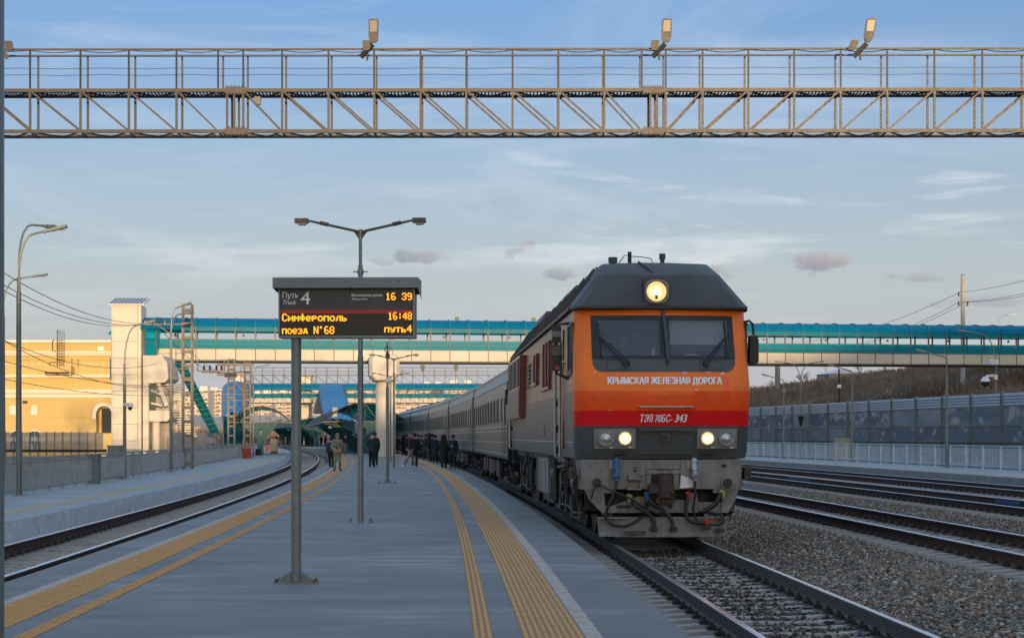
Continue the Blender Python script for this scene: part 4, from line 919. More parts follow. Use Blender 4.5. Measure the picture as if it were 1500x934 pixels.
# ---- left and right side fittings
def side_box(name, s, y0, y1, z0, z1, t, mat, parent=loco):
    b = MB(); x = s * 1.515; b.box(min(x, x + s*t), max(x, x + s*t), y0, y1, z0, z1); return b.build(name, mat, parent)
for s in (-1, 1):
    side_box('side_window', s, .75, 1.45, 3.0, 3.75, .012, M['coachwin']); side_box('window_frame', s, .68, .75, 2.95, 3.8, .03, M['lgr']); side_box('window_frame', s, 1.45, 1.52, 2.95, 3.8, .03, M['lgr'])
    side_box('window_frame', s, .68, 1.52, 3.75, 3.82, .035, M['lgr']); side_box('window_frame', s, .68, 1.52, 2.90, 2.97, .035, M['lgr'])
    d = side_box('cab_door', s, 2.6, 3.35, 1.62, 3.75, .02, M['side']); side_box('door_window', s, 2.75, 3.2, 2.95, 3.6, .028, M['coachwin'], d); side_box('door_seam', s, 2.56, 2.60, 1.6, 3.8, .025, M['dred'], d)
    for y in (2.45, 3.55):
        b = MB(); b.tube([(s*1.52, y, 3.2), (s*1.60, y, 3.15), (s*1.60, y, 1.45), (s*1.52, y, 1.38)], .024, 8); b.build('door_handrail', M['chrome'], loco)
    side_box('shut_line', s, 4.9, 4.93, 1.5, 4.0, .006, M['black'])
    # louvred windows
    for (a, c, h0, h1, nb) in ((5.7, 8.2, 2.85, 3.78, 3), (9.6, 11.4, 3.05, 3.70, 2)):
        lf = side_box('louvre_frame', s, a, c, h0, h1, .02, M['dred'])
        for k in range(nb):
            w_ = (c - a) / nb; side_box('louvre_window', s, a + k*w_ + .1, a + (k+1)*w_ - .1, h0 + .08, h1 - .08, .035, M['steeld'], lf)
            side_box('louvre_bar', s, a + k*w_ - .03, a + k*w_ + .04, h0, h1, .07, M['dred'], lf)
        side_box('louvre_sill', s, a - .1, c + .1, h0 - .06, h0, .08, M['dred'], lf)
    g_ = side_box('vent_frame', s, 12.4, 13.5, 2.95, 3.6, .02, M['sideg'])
    for k in range(6): side_box('vent_slat', s, 12.45, 13.45, 3.0 + k*.1, 3.05 + k*.1, .045, M['steeld'], g_)
    bx_ = side_box('radiator_box', s, 14.6, 20.6, 2.3, 3.9, .16, M['dred'])
    side_box('radiator_panel', s, 14.75, 20.5, 2.35, 3.05, .175, M['sideg'], bx_)
    for k in range(3): side_box('radiator_louvre', s, 14.9 + k*1.9, 16.4 + k*1.9, 3.12, 3.82, .18, M['steeld'], bx_)
    side_box('pale_line', s, .62, 2.3, 1.72, 1.735, .005, M['stripe']); side_box('pale_line', s, 3.7, 20.8, 1.72, 1.735, .005, M['stripe'])
    for (y, z) in ((3.9, 2.4), (3.9, 1.9), (3.9, 1.5), (21.0, 2.0)): side_box('hinge', s, y, y + .22, z, z + .14, .05, M['black'])
    side_box('door_slot', s, 7.6, 7.75, 1.85, 2.2, .01, M['black']); side_box('door_slot', s, 12.5, 13.6, 2.22, 2.27, .012, M['black']); side_box('door_slot', s, 10.2, 10.35, 2.5, 2.7, .01, M['black'])
    for y in (20.9, 21.3):
        b = MB(); b.tube([(s*1.52, y, 2.9), (s*1.60, y, 2.85), (s*1.60, y, 1.5), (s*1.52, y, 1.45)], .024, 8); b.build('door_handrail', M['chrome'], loco)
    # mirrors
    b = MB(); x = s * 1.74
    if s < 0:
        b.tube([(-1.5, 1.5, 3.85), (x, 1.5, 3.82), (x, 1.5, 2.95), (-1.5, 1.45, 2.85)], .03, 6); b.box(x-.10, x+.10, 1.42, 1.5, 3.0, 3.45); b.box(x-.08, x+.08, 1.42, 1.5, 3.5, 3.8)
        b.build('mirror', M['steeld'], loco)
        MB().box(x-.085, x+.085, 1.405, 1.42, 3.27, 3.43).build('mirror_glass', M['lgr'], loco); MB().box(x-.075,x+.075,1.405,1.42,3.6,3.7).build('mirror_glass', M['lgrey'], loco)
        MB().box(x-.03, x+.05, 1.40, 1.42, 3.02, 3.08).build('side_marker_lamp', M['redh'], loco)
    else:
        b.tube([(1.5, .75, 3.83), (1.58, .7, 3.85), (1.64, .7, 3.8), (1.66, .7, 3.6)], .022, 6); b.prism([(1.56, 3.10), (1.68, 3.08), (1.72, 3.13), (1.72, 3.52), (1.68, 3.58), (1.58, 3.58)], .55, .8); b.build('mirror', M['black'], loco)
b = MB(); b.box(-1.72,-1.58,21.3,21.5,2.75,3.2); b.tube([(-1.5,21.3,3.45),(-1.65,21.3,3.45),(-1.65,21.3,3.2)],.02,6); b.build('mirror', M['steeld'], loco)
# underframe, bogies
def wheelset(parent, y, r=.61, mat=None):
    for s in (-1, 1):
        b = MB(); x = s * .76
        b.tube([(x - s*.035 - .0, y, r), (x + s*.10, y, r)], r, 28); b.tube([(x - s*.065, y, r), (x - s*.035, y, r)], r + .03, 28); b.tube([(x + s*.10, y, r), (x+s*.16, y, r)], .16, 14)
        b.build('wheel', M['mach'], parent, smooth=30)
    b = MB(); b.tube([(-.75, y, r), (.75, y, r)], .09, 12); b.build('axle', M['dark'], parent)
def bogie(yc, axs):
    root = MB()
    for s in (-1, 1):
        x = s * 1.14; root.box(x-.07, x+.07, yc-2.7, yc+2.7, .72, .98); root.box(x-.1, x+.1, yc-2.75, yc-2.4, .55, .95); root.box(x-.1, x+.1, yc+2.4, yc+2.75, .55, .95)
    root.box(-1.1, 1.1, yc-.95, yc-.7, .7, .95); root.box(-1.1, 1.1, yc+.7, yc+.95, .7, .95)
    for y in (-1.4, 0, 1.4): root.box(-.5, .5, yc + y - .35, yc + y + .35, .35, .9)
    o = root.build('bogie', M['dark'], loco)
    for a in axs:
        wheelset(o, yc + a)
        for s in (-1, 1):
            b = MB(); x = s*1.14; b.box(x-.13, x+.13, yc+a-.17, yc+a+.17, .44, .78); b.disc((x + s*.15, yc+a, .61), .13, (1,0,0), .06, 16); b.build('axle_box', M['mach'], o)
            for dy in (-.33, .33):
                b = MB(); 
                pts = [(x + s*.05 + .075*math.cos(t*PI/4), yc+a+dy + .075*math.sin(t*PI/4), .58 + t*.0105) for t in range(40)]
                b.tube(pts, .018, 5); b.build('spring', M['mach'], o)
    for s in (-1, 1):
        for a in (-1.35, .35, 1.5):
            b = MB(); x = s*1.28; b.tube([(x-.1*s, yc+a-.0, .92), (x+.1*s, yc+a, .92)], .17, 16); b.tube([(x, yc+a, .9),(x, yc+a+.35, .75)], .05, 8); b.build('brake_cylinder', M['mach'], o)
        for a in (-2.2, -.7, .75, 2.15):
            b = MB(); x = s*1.30; b.tube([(x, yc+a, .45), (x, yc+a+.04, 1.0), (x-.1*s, yc+a+.05, 1.4)], [.05,.06,.08], 8); b.box(x-.05,x+.06,yc+a-.14,yc+a+.12,.36,.6); b.build('damper', M['mach'], o)
        b = MB(); b.tube([(s*1.33, yc-2.7, .5), (s*1.33, yc-1.2, .42), (s*1.33, yc+.4, .5), (s*1.33, yc+2.6, .45)], .022, 6); b.build('sand_pipe', M['mach'], o)
bogie(3.55, (-1.85, 0, 1.85)); bogie(17.6, (-1.85, 0, 1.85))
b = MB(); b.box(-1.35, 1.35, 1.2, 21.2, 1.30, 1.46); b.build('underframe', M['dark'], loco)
for s in (-1, 1):
    for k, (y0_, y1_) in enumerate(((7.35, 8.75), (8.85, 10.2))):
        b = MB(); x = s*1.3; b.box(min(x, x+s*.17), max(x, x+s*.17), y0_, y1_, .62, 1.36); bb = b.build('battery_box', M['lgrey'], loco)
        b = MB(); b.box(min(x+s*.17, x+s*.18), max(x+s*.17, x+s*.18), (y0_+y1_)/2-.02, (y0_+y1_)/2+.01, .66, 1.32); b.build('door_seam', M['dark'], bb)
    b = MB(); b.box(s*1.0-.3, s*1.0+.3, 10.5, 13.7, .5, 1.3); b.tube([(s*1.2,6.3,1.05),(s*1.2,7.2,1.05)], .24, 16); b.tube([(s*1.2,6.6,.6),(s*1.2,7.2,.6)],.16,12)
    for k in range(5): b.tube([(s*1.38, 6.2+k*.35, .5), (s*1.40, 6.25+k*.35, 1.4)], .035, 6)
    b.box(s*1.3-.05, s*1.3+.05, 7.3, 10.3, .4, .6); b.tube([(s*1.3,1.0,1.25),(s*1.34,2.0,1.2),(s*1.3,4,1.28),(s*1.34,6,1.2),(s*1.3,7,1.25)],.045,7)
    b.tube([(s*1.36,1.3,1.4),(s*1.38,1.35,.9),(s*1.3,1.4,.5)],.06,8); b.tube([(s*1.30,.9,1.0),(s*1.3,1.5,1.0)], .2, 14)
    b.build('underfloor_gear', M['mach'], loco)
    b = MB(); b.tube([(s*1.42, 2.75, 1.45), (s*1.45, 2.75, .75)], .018, 6); b.tube([(s*1.42, 3.25, 1.45), (s*1.45, 3.25, .75)], .018, 6)
    for z in (1.2, .95, .75): b.box(s*1.44-.06, s*1.44+.06, 2.75, 3.25, z, z+.02)
    b.build('cab_step', M['mach'], loco)
    b = MB()
    for k in range(26):
        y = random.uniform(1.3, 21); z = random.uniform(.55, 1.35); xx = s*random.uniform(1.15, 1.38)
        if 7.2 < y < 10.4: continue
        b.tube([(xx, y, z), (xx + random.uniform(-.05,.05), y + random.uniform(-.3,.3), z + random.uniform(-.3,.3)), (xx, y+random.uniform(-.5,.5), 1.4)], random.uniform(.012, .03), 5)
    b.build('brake_pipe', M['mach'], loco, kind='stuff')

# ------------------------------------------------------------------ coaches
def coach_proto():
    root = empty('passenger_coach', (0, 0, 0)); Lc = 24.1; w = 1.53
    mb = MB(); prof = [(-w+.06, 1.12), (-w, 1.2), (-w, 3.35), (-w+.03, 3.5)]
    side = prof; full = side + [(-x, z) for x, z in side[::-1]]
    mb.loft([[(x, .35, z) for x, z in full], [(x, Lc - .35, z) for x, z in full]], 0, True, True)
    mb.box(-w + .08, w - .08, .15, Lc - .15, 1.15, 3.9)
    for k in range(14):
        z = 1.32 + k * .062; 
        for s in (-1, 1): mb.box(min(s*w, s*(w+.012)), max(s*w, s*(w+.012)), .5, Lc-.5, z, z + .026)
    mb.build('body', M['steelcar'], root, smooth=25)
    mb = MB(); rf = [(-w+.03, 3.5)] + [(-(w-.03)*math.cos(t), 3.5 + .86*math.sin(t)**.8) for t in [k*PI/16 for k in range(1, 16)]] + [(w-.03, 3.5)]
    rf[0] = (-w+.0, 3.47); rf[-1] = (w, 3.47)
    mb.loft([[(x, .3, z) for x, z in rf], [(x, Lc-.3, z) for x, z in rf]], 0, False); mb.add([(x, .3, z) for x, z in rf], [tuple(range(len(rf)))]); mb.add([(x, Lc-.3, z) for x, z in rf], [tuple(range(len(rf)))])
    for k in range(10):
        y = 1.5 + k*2.3; pr = [[(x*1.008, yy, 3.5+(z-3.5)*1.012) for x, z in rf[1:-1]] for yy in (y, y+.05)]; mb.loft(pr, 0, False)
    mb.build('roof', M['coachroof'], root, smooth=30)
    st = MB()
    for z in (1.26, 1.98, 2.12, 1.62):
        for s in (-1, 1): st.box(min(s*w, s*(w+.018)), max(s*w, s*(w+.018)), .45, Lc-.45, z, z+.022)
    st.build('side_stripe', M['stripe'], root)
    first = None; ff = None
    for s in (-1, 1):
        for k in range(10):
            y = 3.0 + k * 1.95; wd = 1.0 if 0 < k < 9 else .6
            for (yy, ww) in ((y, wd),):
                if first is None or wd != 1.0 or s > 0:
                    q = MB(); q.box(min(s*(w-.02), s*(w+.016)), max(s*(w-.02), s*(w+.016)), 0, ww, 2.28, 3.02); o = q.build('window', M['coachwin'], root); o.location = (0, yy, 0)
                    q = MB(); x = s*(w+.0)
                    for (a, b_, c, d) in ((-.05, ww+.05, 2.23, 2.28), (-.05, ww+.05, 3.02, 3.07), (-.05, 0, 2.28, 3.02), (ww, ww+.05, 2.28, 3.02)): q.box(min(x, x+s*.014), max(x, x+s*.014), a, b_, c, d)
                    q.build('window_frame', M['steelcar'], o)
                    if wd == 1.0 and s < 0: first = o; ff = kids(o)[0]
                else:
                    o = inst(first, 'window', root, (0, yy, 0)); inst(ff, 'window_frame', o)
        for y in (1.1, Lc - 1.9):
            q = MB(); x = s*w; q.box(min(x, x+s*.015), max(x, x+s*.015), y, y+.8, 1.25, 3.2); d = q.build('door', M['steelcar'], root)
            q = MB(); q.box(min(x, x+s*.025), max(x, x+s*.025), y+.15, y+.65, 2.2, 3.0); q.build('door_window', M['coachwin'], d)
            q = MB(); 
            for yy in (y-.08, y+.9): q.tube([(s*(w+.02), yy, 2.3), (s*(w+.06), yy, 2.25), (s*(w+.06), yy, 1.3), (s*(w+.02), yy, 1.25)], .014, 6)
            q.build('door_handrail', M['galv'], root)
            q = MB()
            for z in (.55, .8, 1.02): q.box(s*(w-.12)-.12, s*(w-.12)+.12, y+.05, y+.75, z, z+.025)
            q.build('step', M['mach'], root)
    for y in (0.0, Lc - .35):
        q = MB(); q.box(-w+.15, w-.15, y, y+.35, 1.0, 3.7); 
        for s in (-1, 1): q.tube([(s*(w-.04), y+.1, 1.1), (s*(w-.04), y+.1, 3.5), (s*(w-.4), y+.1, 4.05)], .05, 7)
        q.build('gangway', M['dark'], root)
    for y in (.9, 8.0, 16.0, Lc-1.6):
        q = MB(); q.prism([(-.42, 4.28), (.42, 4.28), (.34, 4.50), (-.34, 4.50)], y, y + .8); q.build('roof_vent', M['dark'], root)
    q = MB(); q.box(-w+.5, w-.5, .6, Lc-.6, .95, 1.14)
    for (a, c, z0_) in ((6.6, 8.4, .45), (9.0, 9.8, .6), (10.2, 13.2, .5), (14, 15, .55), (15.6, 17.2, .5)): q.box(-w+.12, w-.12, a, c, z0_, 1.0)
    q.build('underframe', M['dark'], root)
    for yc in (2.9, Lc - 2.9):
        q = MB()
        for s in (-1, 1):
            x = s*1.08; q.box(x-.08, x+.08, yc-1.7, yc+1.7, .55, .72)
            for a in (-1.2, 1.2): q.box(x-.12, x+.12, yc+a-.16, yc+a+.16, .33, .62)
            for a in (-.25, .25):
                q.tube([(x+s*.08 + .09*math.cos(t*PI/4), yc+a+.09*math.sin(t*PI/4), .4+t*.012) for t in range(40)], .022, 5)
            q.bar((s*1.42, yc-1.9, .95), (s*1.3, yc-2.5, .4), .05, .05); q.bar((s*1.42, yc+1.5, 1.0), (s*1.42, yc+2.3, .45), .06, .06); q.box(s*1.35-.08, s*1.35+.08, yc-.5, yc+.5, .45, .55)
        bo = q.build('bogie', M['mach'], root)
        for a in (-1.2, 1.2): wheelset(bo, yc + a, .475)
    return root
co = coach_proto(); g0 = 29.2 + LOCO_L + .55
names = ['silver grey passenger coach coupled directly behind the orange locomotive', 'second silver grey coach counted back from the orange locomotive, behind the uniformed woman', 'third silver grey coach back from the locomotive, beside the walkers in dark coats',
         'fourth silver grey coach back from the locomotive, small in the distance', 'fifth silver grey coach, the last one visible right of the white round pillar']
ch = {}
for c_ in bpy.data.objects:
    if c_.parent: ch.setdefault(c_.parent, []).append(c_)
y = g0
for k in range(6):
    a = T(0, y, -.22); b_ = T(0, y + 24.1, -.22); rz = math.atan2(-(b_.x - a.x), b_.y - a.y)
    lab = names[k] if k < 5 else None
    if k == 5: break
    o = co if k == 0 else copy_tree(co, cmap=ch)
    o.location = a; o.rotation_euler = (0, 0, rz); tag(o, lab, 'train coach', 'passenger coaches behind the locomotive'); y += 24.55
# ------------------------------------------------------------------ departure board sign
SY = 18.9
sg = empty('departure_board', (P(434, 852, SY).x, SY, 0), R(-1.5), 'departure board on a grey post reading track 4, 16:48', 'station sign')
b = MB(); b.tube([(0, 0, .02), (0, 0, 2.75)], .056, 24); b.build('post', M['galv'], sg, smooth=True)
b = MB(); b.box(-.235, .235, -.11, .11, .0, .014); b.build('base_plate', M['galv'], sg)
for s in (-1, 1):
    b = MB(); b.prism([(s*.055, .014), (s*.2, .014), (s*.2, .03), (s*.06, .13)], -.006, .006); b.build('gusset', M['galv'], sg)
b = MB(); b.prism([(-.105, .014), (-.055, .014), (-.055, .11), (-.07, .11)], -.006, .006, 'x'); b.build('gusset', M['galv'], sg)
for x in (-.21, .21):
    for y in (-.085, .085):
        b = MB(); b.tube([(x, y, .012), (x, y, .05)], .011, 6); b.tube([(x, y, .014), (x, y, .03)], .02, 6); b.build('bolt', M['rust'], sg)
x0, x1, z0, z1 = -.182, 1.315, 2.695, 3.24
b = MB(); b.box(x0, x1, -.08, .20, z0, z1); b.box(x0, x1, -.1, -.08, z0, z0+.022); b.box(x0, x1, -.1, -.08, z1-.01, z1); b.box(x0, x0+.016, -.1, -.08, z0+.022, z1-.01); b.box(x1-.016, x1, -.1, -.08, z0+.022, z1-.01)
b.build('cabinet', M['galv'], sg)
b = MB(); b.prism([(-.17, 3.235), (-.17, 3.345), (-.15, 3.352), (.34, 3.352), (.34, 3.20), (.33, 3.20), (.33, 3.335), (-.155, 3.335), (-.16, 3.235)], -.235, 1.355, 'x'); 
b.add([(-.235,-.17,3.235),(-.235,.34,3.20),(-.235,.34,3.352),(-.235,-.17,3.352)], [(0,1,2,3)]); b.add([(1.355,-.17,3.235),(1.355,.34,3.14),(1.355,.34,3.352),(1.355,-.17,3.352)], [(0,1,2,3)])
rf = b.build('roof_cap', M['greyp'], sg)
for x in (-.03, .56, 1.15):
    b = MB(); b.disc((x, -.172, 3.31), .007, (0,1,0), .006, 8); b.build('rivet', M['steeld'], rf)
yf = -.083
b = MB(); b.box(x0+.016, x1-.016, yf, yf+.01, 2.998, 3.23); b.build('header_panel', M['signk'], sg)
b = MB(); b.box(x0+.016, x1-.016, yf-.001, yf+.01, 2.962, 2.998); b.build('red_stripe', M['red'], sg)
b = MB(); b.box(x0+.016, x1-.016, yf-.0005, yf+.01, z0+.022, 2.962); b.build('led_panel', M['ledk'], sg)
b = MB(); b.box(.985, 1.275, yf-.002, yf, 3.085, 3.185); b.build('clock_panel', M['ledk'], sg)
def sx(px_): return (px_ - 410.5) / 132.9 - .18
def sz(py_): return CAMZ + (HY - py_) / 132.9
def sign_text(body, xa, xb, ya, yb, bold=0, shear=0, mat='prt'):
    vs, fs = text_mesh(body, (yb - ya) / 132.9, (xb - xa) / 132.9, 0, shear)
    b = MB()
    for i in range(3): b.add([(sx(xa) + x + i*bold*.12, yf - .004 - i*.0003, sz(yb) + z) for x, z in vs], fs); b.build('printed_lettering', M[mat], sg)
sign_text('Путь', 416, 439, 428.5, 440, .005); sign_text('Track', 417, 436, 440.5, 446.5, .005, .3); sign_text('4', 442.5, 456.5, 428, 446.5, .0)
sign_text('Московское время', 517, 562, 431, 436.3, .01); sign_text('Moscow time', 517, 540, 437.3, 440.2, .01, .3)
G = {'С':'.###.|#...#|#....|#....|#....|#...#|.###.', 'и':'.....|.....|#...#|#..##|#.#.#|##..#|#...#', 'м':'.....|.....|#...#|##.##|#.#.#|#...#|#...#', 'ф':'..#..|..#..|.###.|#.#.#|#.#.#|.###.|..#..',
 'е':'.....|.....|.###.|#...#|#####|#....|.###.', 'р':'.....|.....|####.|#...#|####.|#....|#....', 'о':'.....|.....|.###.|#...#|#...#|#...#|.###.', 'п':'.....|.....|#####|#...#|#...#|#...#|#...#',
 'л':'.....|.....|..###|.#..#|.#..#|.#..#|#...#', 'ь':'.....|.....|#....|#....|####.|#...#|####.', 'з':'.....|.....|####.|....#|..##.|....#|####.', 'д':'.....|.....|.###.|.#.#.|.#.#.|#####|#...#',
 'у':'.....|.....|#...#|#...#|.####|....#|.###.', 'т':'.....|.....|#####|..#..|..#..|..#..|..#..', 'N':'#...#|##..#|##..#|#.#.#|#..##|#..##|#...#', "'":'.##..|.##..|.....|.....|.....|.....|.....',
 '1':'..#..|.##..|..#..|..#..|..#..|..#..|.###.', '6':'.###.|#....|#....|####.|#...#|#...#|.###.', '8':'.###.|#...#|#...#|.###.|#...#|#...#|.###.', '4':'...#.|..##.|.#.#.|#..#.|#####|...#.|...#.',
 '3':'.###.|#...#|....#|..##.|....#|#...#|.###.', '9':'.###.|#...#|#...#|.####|....#|....#|.###.', ':':'.....|..#..|..#..|.....|..#..|..#..|.....', ' ':'.....|.....|.....|.....|.....|.....|.....'}
def led_text(s, xa, xb, ya, yb):
    b = MB(); n = len(s) * 6 - 1; dx = (sx(xb) - sx(xa)) / n; dz = (sz(ya) - sz(yb)) / 7
    for i, c in enumerate(s):
        for r, row in enumerate(G[c].split('|')):
            for k, q in enumerate(row):
                if q == '#':
                    X = sx(xa) + (i*6 + k) * dx; Z = sz(ya) - r * dz
                    b.box(X - dx*.12, X + dx*1.15, yf - .006, yf - .0025, Z - dz*.96, Z - .0002)
    b.build('led_lettering', M['led'], sg)
led_text('Симферополь', 415.5, 510, 460, 471); led_text("поезд N'68", 415.5, 491.5, 478.5, 489.5); led_text('16:48', 570.5, 605, 458.5, 469); led_text('путь4', 565, 605, 477, 487.5); led_text('16 39', 567, 605, 430, 440.5)

# ------------------------------------------------------------------ lamps on the island platform
def double_lamp():
    root = empty('platform_lamp', (0, 0, 0))
    b = MB(); b.tube([(0,0,.02), (0,0,3.1)], .055, 14); b.tube([(0,0,3.1), (0,0,4.8)], .045, 12); b.tube([(0,0,4.75),(0,0,5.47)], .032, 12)
    for z in (4.37, 4.67): b.box(-.14, .14, -.015, .015, z, z + .02); b.tube([(0,0,z-.03),(0,0,z+.05)], .06, 10)
    b.build('pole', M['galv'], root, smooth=True)
    b = MB(); b.box(-.23, .23, -.15, .15, 0, .016)
    for x in (-.19, .19):
        for y in (-.11, .11): b.tube([(x,y,.016),(x,y,.07)], .014, 6)
    b.build('base_plate', M['galv'], root)
    for s in (-1, 1):
        b = MB(); b.tube([(0,0,5.42), (s*.72,0,5.58), (s*1.0,0,5.64)], [.026,.024,.02], 8); b.tube([(s*.60,0,5.56), (s*.76,0,5.595)], .038, 8)
        b.prism([(0,5.43),(s*.13,5.43),(0,5.25)], -.004, .004); a = b.build('arm', M['steel'], root)
        b = MB(); c = s*1.10; b.prism([(c-.125,5.59),(c+.125,5.59),(c+.12,5.675),(c-.125,5.675)] , -.08, .08); b.build('lamp_head', M['steel'], a)
        b = MB(); b.prism([(c-.09,5.59),(c-.06,5.55),(c+.06,5.55),(c+.09,5.59)][::-1], -.06, .06); b.build('lamp_lens', M['bwhite'], a)
    return root
dl = double_lamp(); dl.location = (P(528, 763, 32).x, 32, 0); dl.rotation_euler = (0, 0, R(-2)); tag(dl, 'double armed platform lamp standing behind the departure board', 'street lamp', 'double armed lamps on the island platform')
for x, Y, lab in ((577, 85, 'double armed platform lamp in front of the white octagonal lift housing, upper of the two'), (572, 110, 'double armed platform lamp beside the white lift column, the smaller and farther one')):
    copy_tree(dl, None, ((x - CX)*Y/F, Y, 0), R(2), lab)
Yc = 59; cp = empty('camera_pole', ((567.5 - CX)*Yc/F, Yc, 0), 0, 'slim pole with white surveillance camera in the middle of the platform', 'camera pole')
b = MB(); b.tube([(0,0,.02),(0,0,3.3)], .055, 12); b.tube([(0,0,3.3),(0,0,4.85)], .035, 10); b.build('pole', M['galv'], cp, smooth=True)
b = MB(); b.box(-.32, .32, -.2, .2, 0, .03)
for x in (-.26,-.1,.1,.26): b.tube([(x,-.14,.03),(x,-.14,.12)], .02, 6)
b.build('base_plate', M['galv'], cp)
b = MB(); b.box(-.05,.09,-.2,-.04,3.42,3.62); b.tube([(.02,-.2,3.5),(.02,-.34,3.46)], .055, 10); b.build('surveillance_camera', M['white'], cp)
b = MB(); b.tube([(.10*math.cos(t*.5), -.05, 4.58 + .10*math.sin(t*.5)) for t in range(14)], .014, 6); b.box(-.06,.08,-.1,.02,4.28,4.46); b.build('cable_loop', M['steel'], cp)
b = MB(); b.box(-.04,.06,-.09,-.05,2.0,2.2); b.build('junction_box', M['lgrey'], cp)
# near pole at the left edge
b = MB(); b.tube([(0,0,-.1),(0,0,6.6)], .12, 24); o = empty('edge_post', (-2.79, 9.0, 0), 0, 'close blue grey steel post cut by the left edge of the photo', 'post'); b.build('shaft', M['galv'], o, smooth=True)
b = MB(); b.box(-.2,.2,-.2,.2,0,.02); b.build('base_plate', M['galv'], o); MB().tube([(0,0,6.6),(0,0,6.64)], .14, 20).build('cap', M['galv'], o)

# ------------------------------------------------------------------ lighting gantries
def gantry(Y, zb, nodes, dz, dep, lab, detail=True, joints=(), lamps=(), flip=0, legs=(), rz=0, rh=1.1):
    root = empty('lighting_gantry', (0, Y, 0), rz, lab, 'gantry'); zt = zb + dz; mt = M['steel']; x0, x1 = nodes[0], nodes[-1]
    for nm, z in (('bottom_chord', zb), ('top_chord', zt)):
        for y in (0, dep):
            b = MB(); b.bar((x0,y,z+.045), (x1,y,z+.045), .07, .09); b.build(nm, mt, root)
    if detail:
        def unit(nm, parts, m=mt):
            b = MB()
            for A, B, w in parts: b.bar(A, B, w, w*.8)
            return b.build(nm, m, root)
        def put(o, used, x, y=0, sx=1):
            c = o if o.name not in used else inst(o, o.name.split('.')[0], root)
            used.add(o.name); c.location = (x, y, 0); c.scale = (sx, 1, 1)
        used = set()
        up = unit('vertical_strut', [((0,0,zb+.09),(0,0,zt),.055)]); d1 = unit('diagonal_strut', [((.04,0,zt),(.96,0,zb+.09),.05)]); d2 = unit('diagonal_strut', [((.04,0,zb+.09),(.96,0,zt),.05)])
        rp = unit('railing_post', [((0,0,zt+.09),(0,0,zt+rh+.02),.045)], M['steeld']); rpb = unit('railing_post', [((0,0,zt+.09),(0,0,zt+rh-.02),.045)])  # near posts darker than far ones, their shaded side put into the colour
        lace = unit('bottom_lacing', [((0,0,zb+.03),(.5,dep,zb+.03),.04), ((.5,dep,zb+.03),(1,0,zb+.03),.04), ((0,0,zb+.03),(0,dep,zb+.03),.04)])
        tl = unit('top_lacing', [((0,0,zt+.02),(.5,dep,zt+.02),.04), ((.5,dep,zt+.02),(1,0,zt+.02),.04), ((0,0,zt+.03),(0,dep,zt+.03),.05)], M['steeld'])
        for i, x in enumerate(nodes):
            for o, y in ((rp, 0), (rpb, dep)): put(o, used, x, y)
            if i + 1 < len(nodes):
                w = nodes[i+1] - x; put(lace, used, x, 0, w); put(tl, used, x, 0, w)
                if w > .8:
                    for y in (0, dep): put(d1 if x + w/2 < flip else d2, used, x, y, w)
                    for y in (0, dep): put(up, used, x, y)
                else:
                    for y in (0, dep):
                        for t in (.36, .64): put(up, used, x + w*t, y)
        b = MB(); k = x0
        while k < x1: b.box(k, k+.035, .08, dep-.08, zt+.03, zt+.05); k += .09
        b.bar((x0,.1,zt+.02),(x1,.1,zt+.02),.03,.03); b.bar((x0,dep-.1,zt+.02),(x1,dep-.1,zt+.02),.03,.03)
        b.build('walkway_grating', M['steeld'], root)
        for y in (0, dep):
            b = MB(); b.bar((x0,y,zt+rh),(x1,y,zt+rh),.045,.045); b.build('handrail', mt, root)
        for z in (.44, .61):
            b = MB(); pts = [(x0 + (x1-x0)*t/60, 0, zt+z + .012*math.sin(t*1.7)) for t in range(61)]; b.tube(pts, .009, 4); b.build('railing_wire', M['steeld'], root)
        b = MB(); pts = []
        for i in range(len(nodes)-1):
            for f in range(6): pts.append((nodes[i] + (nodes[i+1]-nodes[i])*f/6, -.03, zt+rh-.03 - .07*math.sin(PI*f/6)*(.4+.6*abs(math.sin(i*2.1)))))
        b.tube(pts, .012, 4); b.build('slack_cable', M['black'], root)
        for x in joints:
            for z in (zb, zt):
                b = MB(); b.box(x-.27, x+.27, -.06, .04, z-.04, z+.12)
                for k in range(8): b.box(x-.24+k*.065, x-.22+k*.065, -.08, 0, z+.12, z+.16); b.box(x-.24+k*.065, x-.22+k*.065, -.08, 0, z-.08, z-.04)
                b.build('splice_plate', mt, root)
        b = MB(); b.box(P(374,0,Y).x-.08, P(374,0,Y).x+.08, .3, .42, zt-.25, zt-.05); b.build('junction_box', M['lgrey'], root)
    else:
        bay = nodes[1]-nodes[0]
        for y in (0, dep):
            b = MB()
            for x in nodes[:-1]: b.bar((x,y,zb),(x,y,zt),.06); b.bar((x,y,zt),(x+bay,y,zb),.06) if x < flip else b.bar((x,y,zb),(x+bay,y,zt),.06)
            b.build('web_struts', mt, root)
            b = MB(); b.bar((x0,y,zt+1.2),(x1,y,zt+1.2),.06); b.bar((x0,y,zt+.7),(x1,y,zt+.7),.03); b.bar((x0,y,zt+.45),(x1,y,zt+.45),.03)
            for x in nodes: b.bar((x,y,zt),(x,y,zt+1.2),.05)
            b.build('railing', mt, root)
    for xl in legs:
        b = MB()
        for dx in (-.3, .3):
            for dy in (0, dep): b.bar((xl+dx,dy,-.7),(xl+dx,dy,zb+.05),.1)
        k = 0.0
        while k < zb - 1:
            for dy in (0, dep): b.bar((xl-.3,dy,k),(xl+.3,dy,k+.6),.05); b.bar((xl+.3,dy,k+.6),(xl-.3,dy,k+1.2),.05); b.bar((xl-.3,dy,k),(xl+.3,dy,k),.05)
            k += 1.2
        b.build('lattice_leg', mt, root)
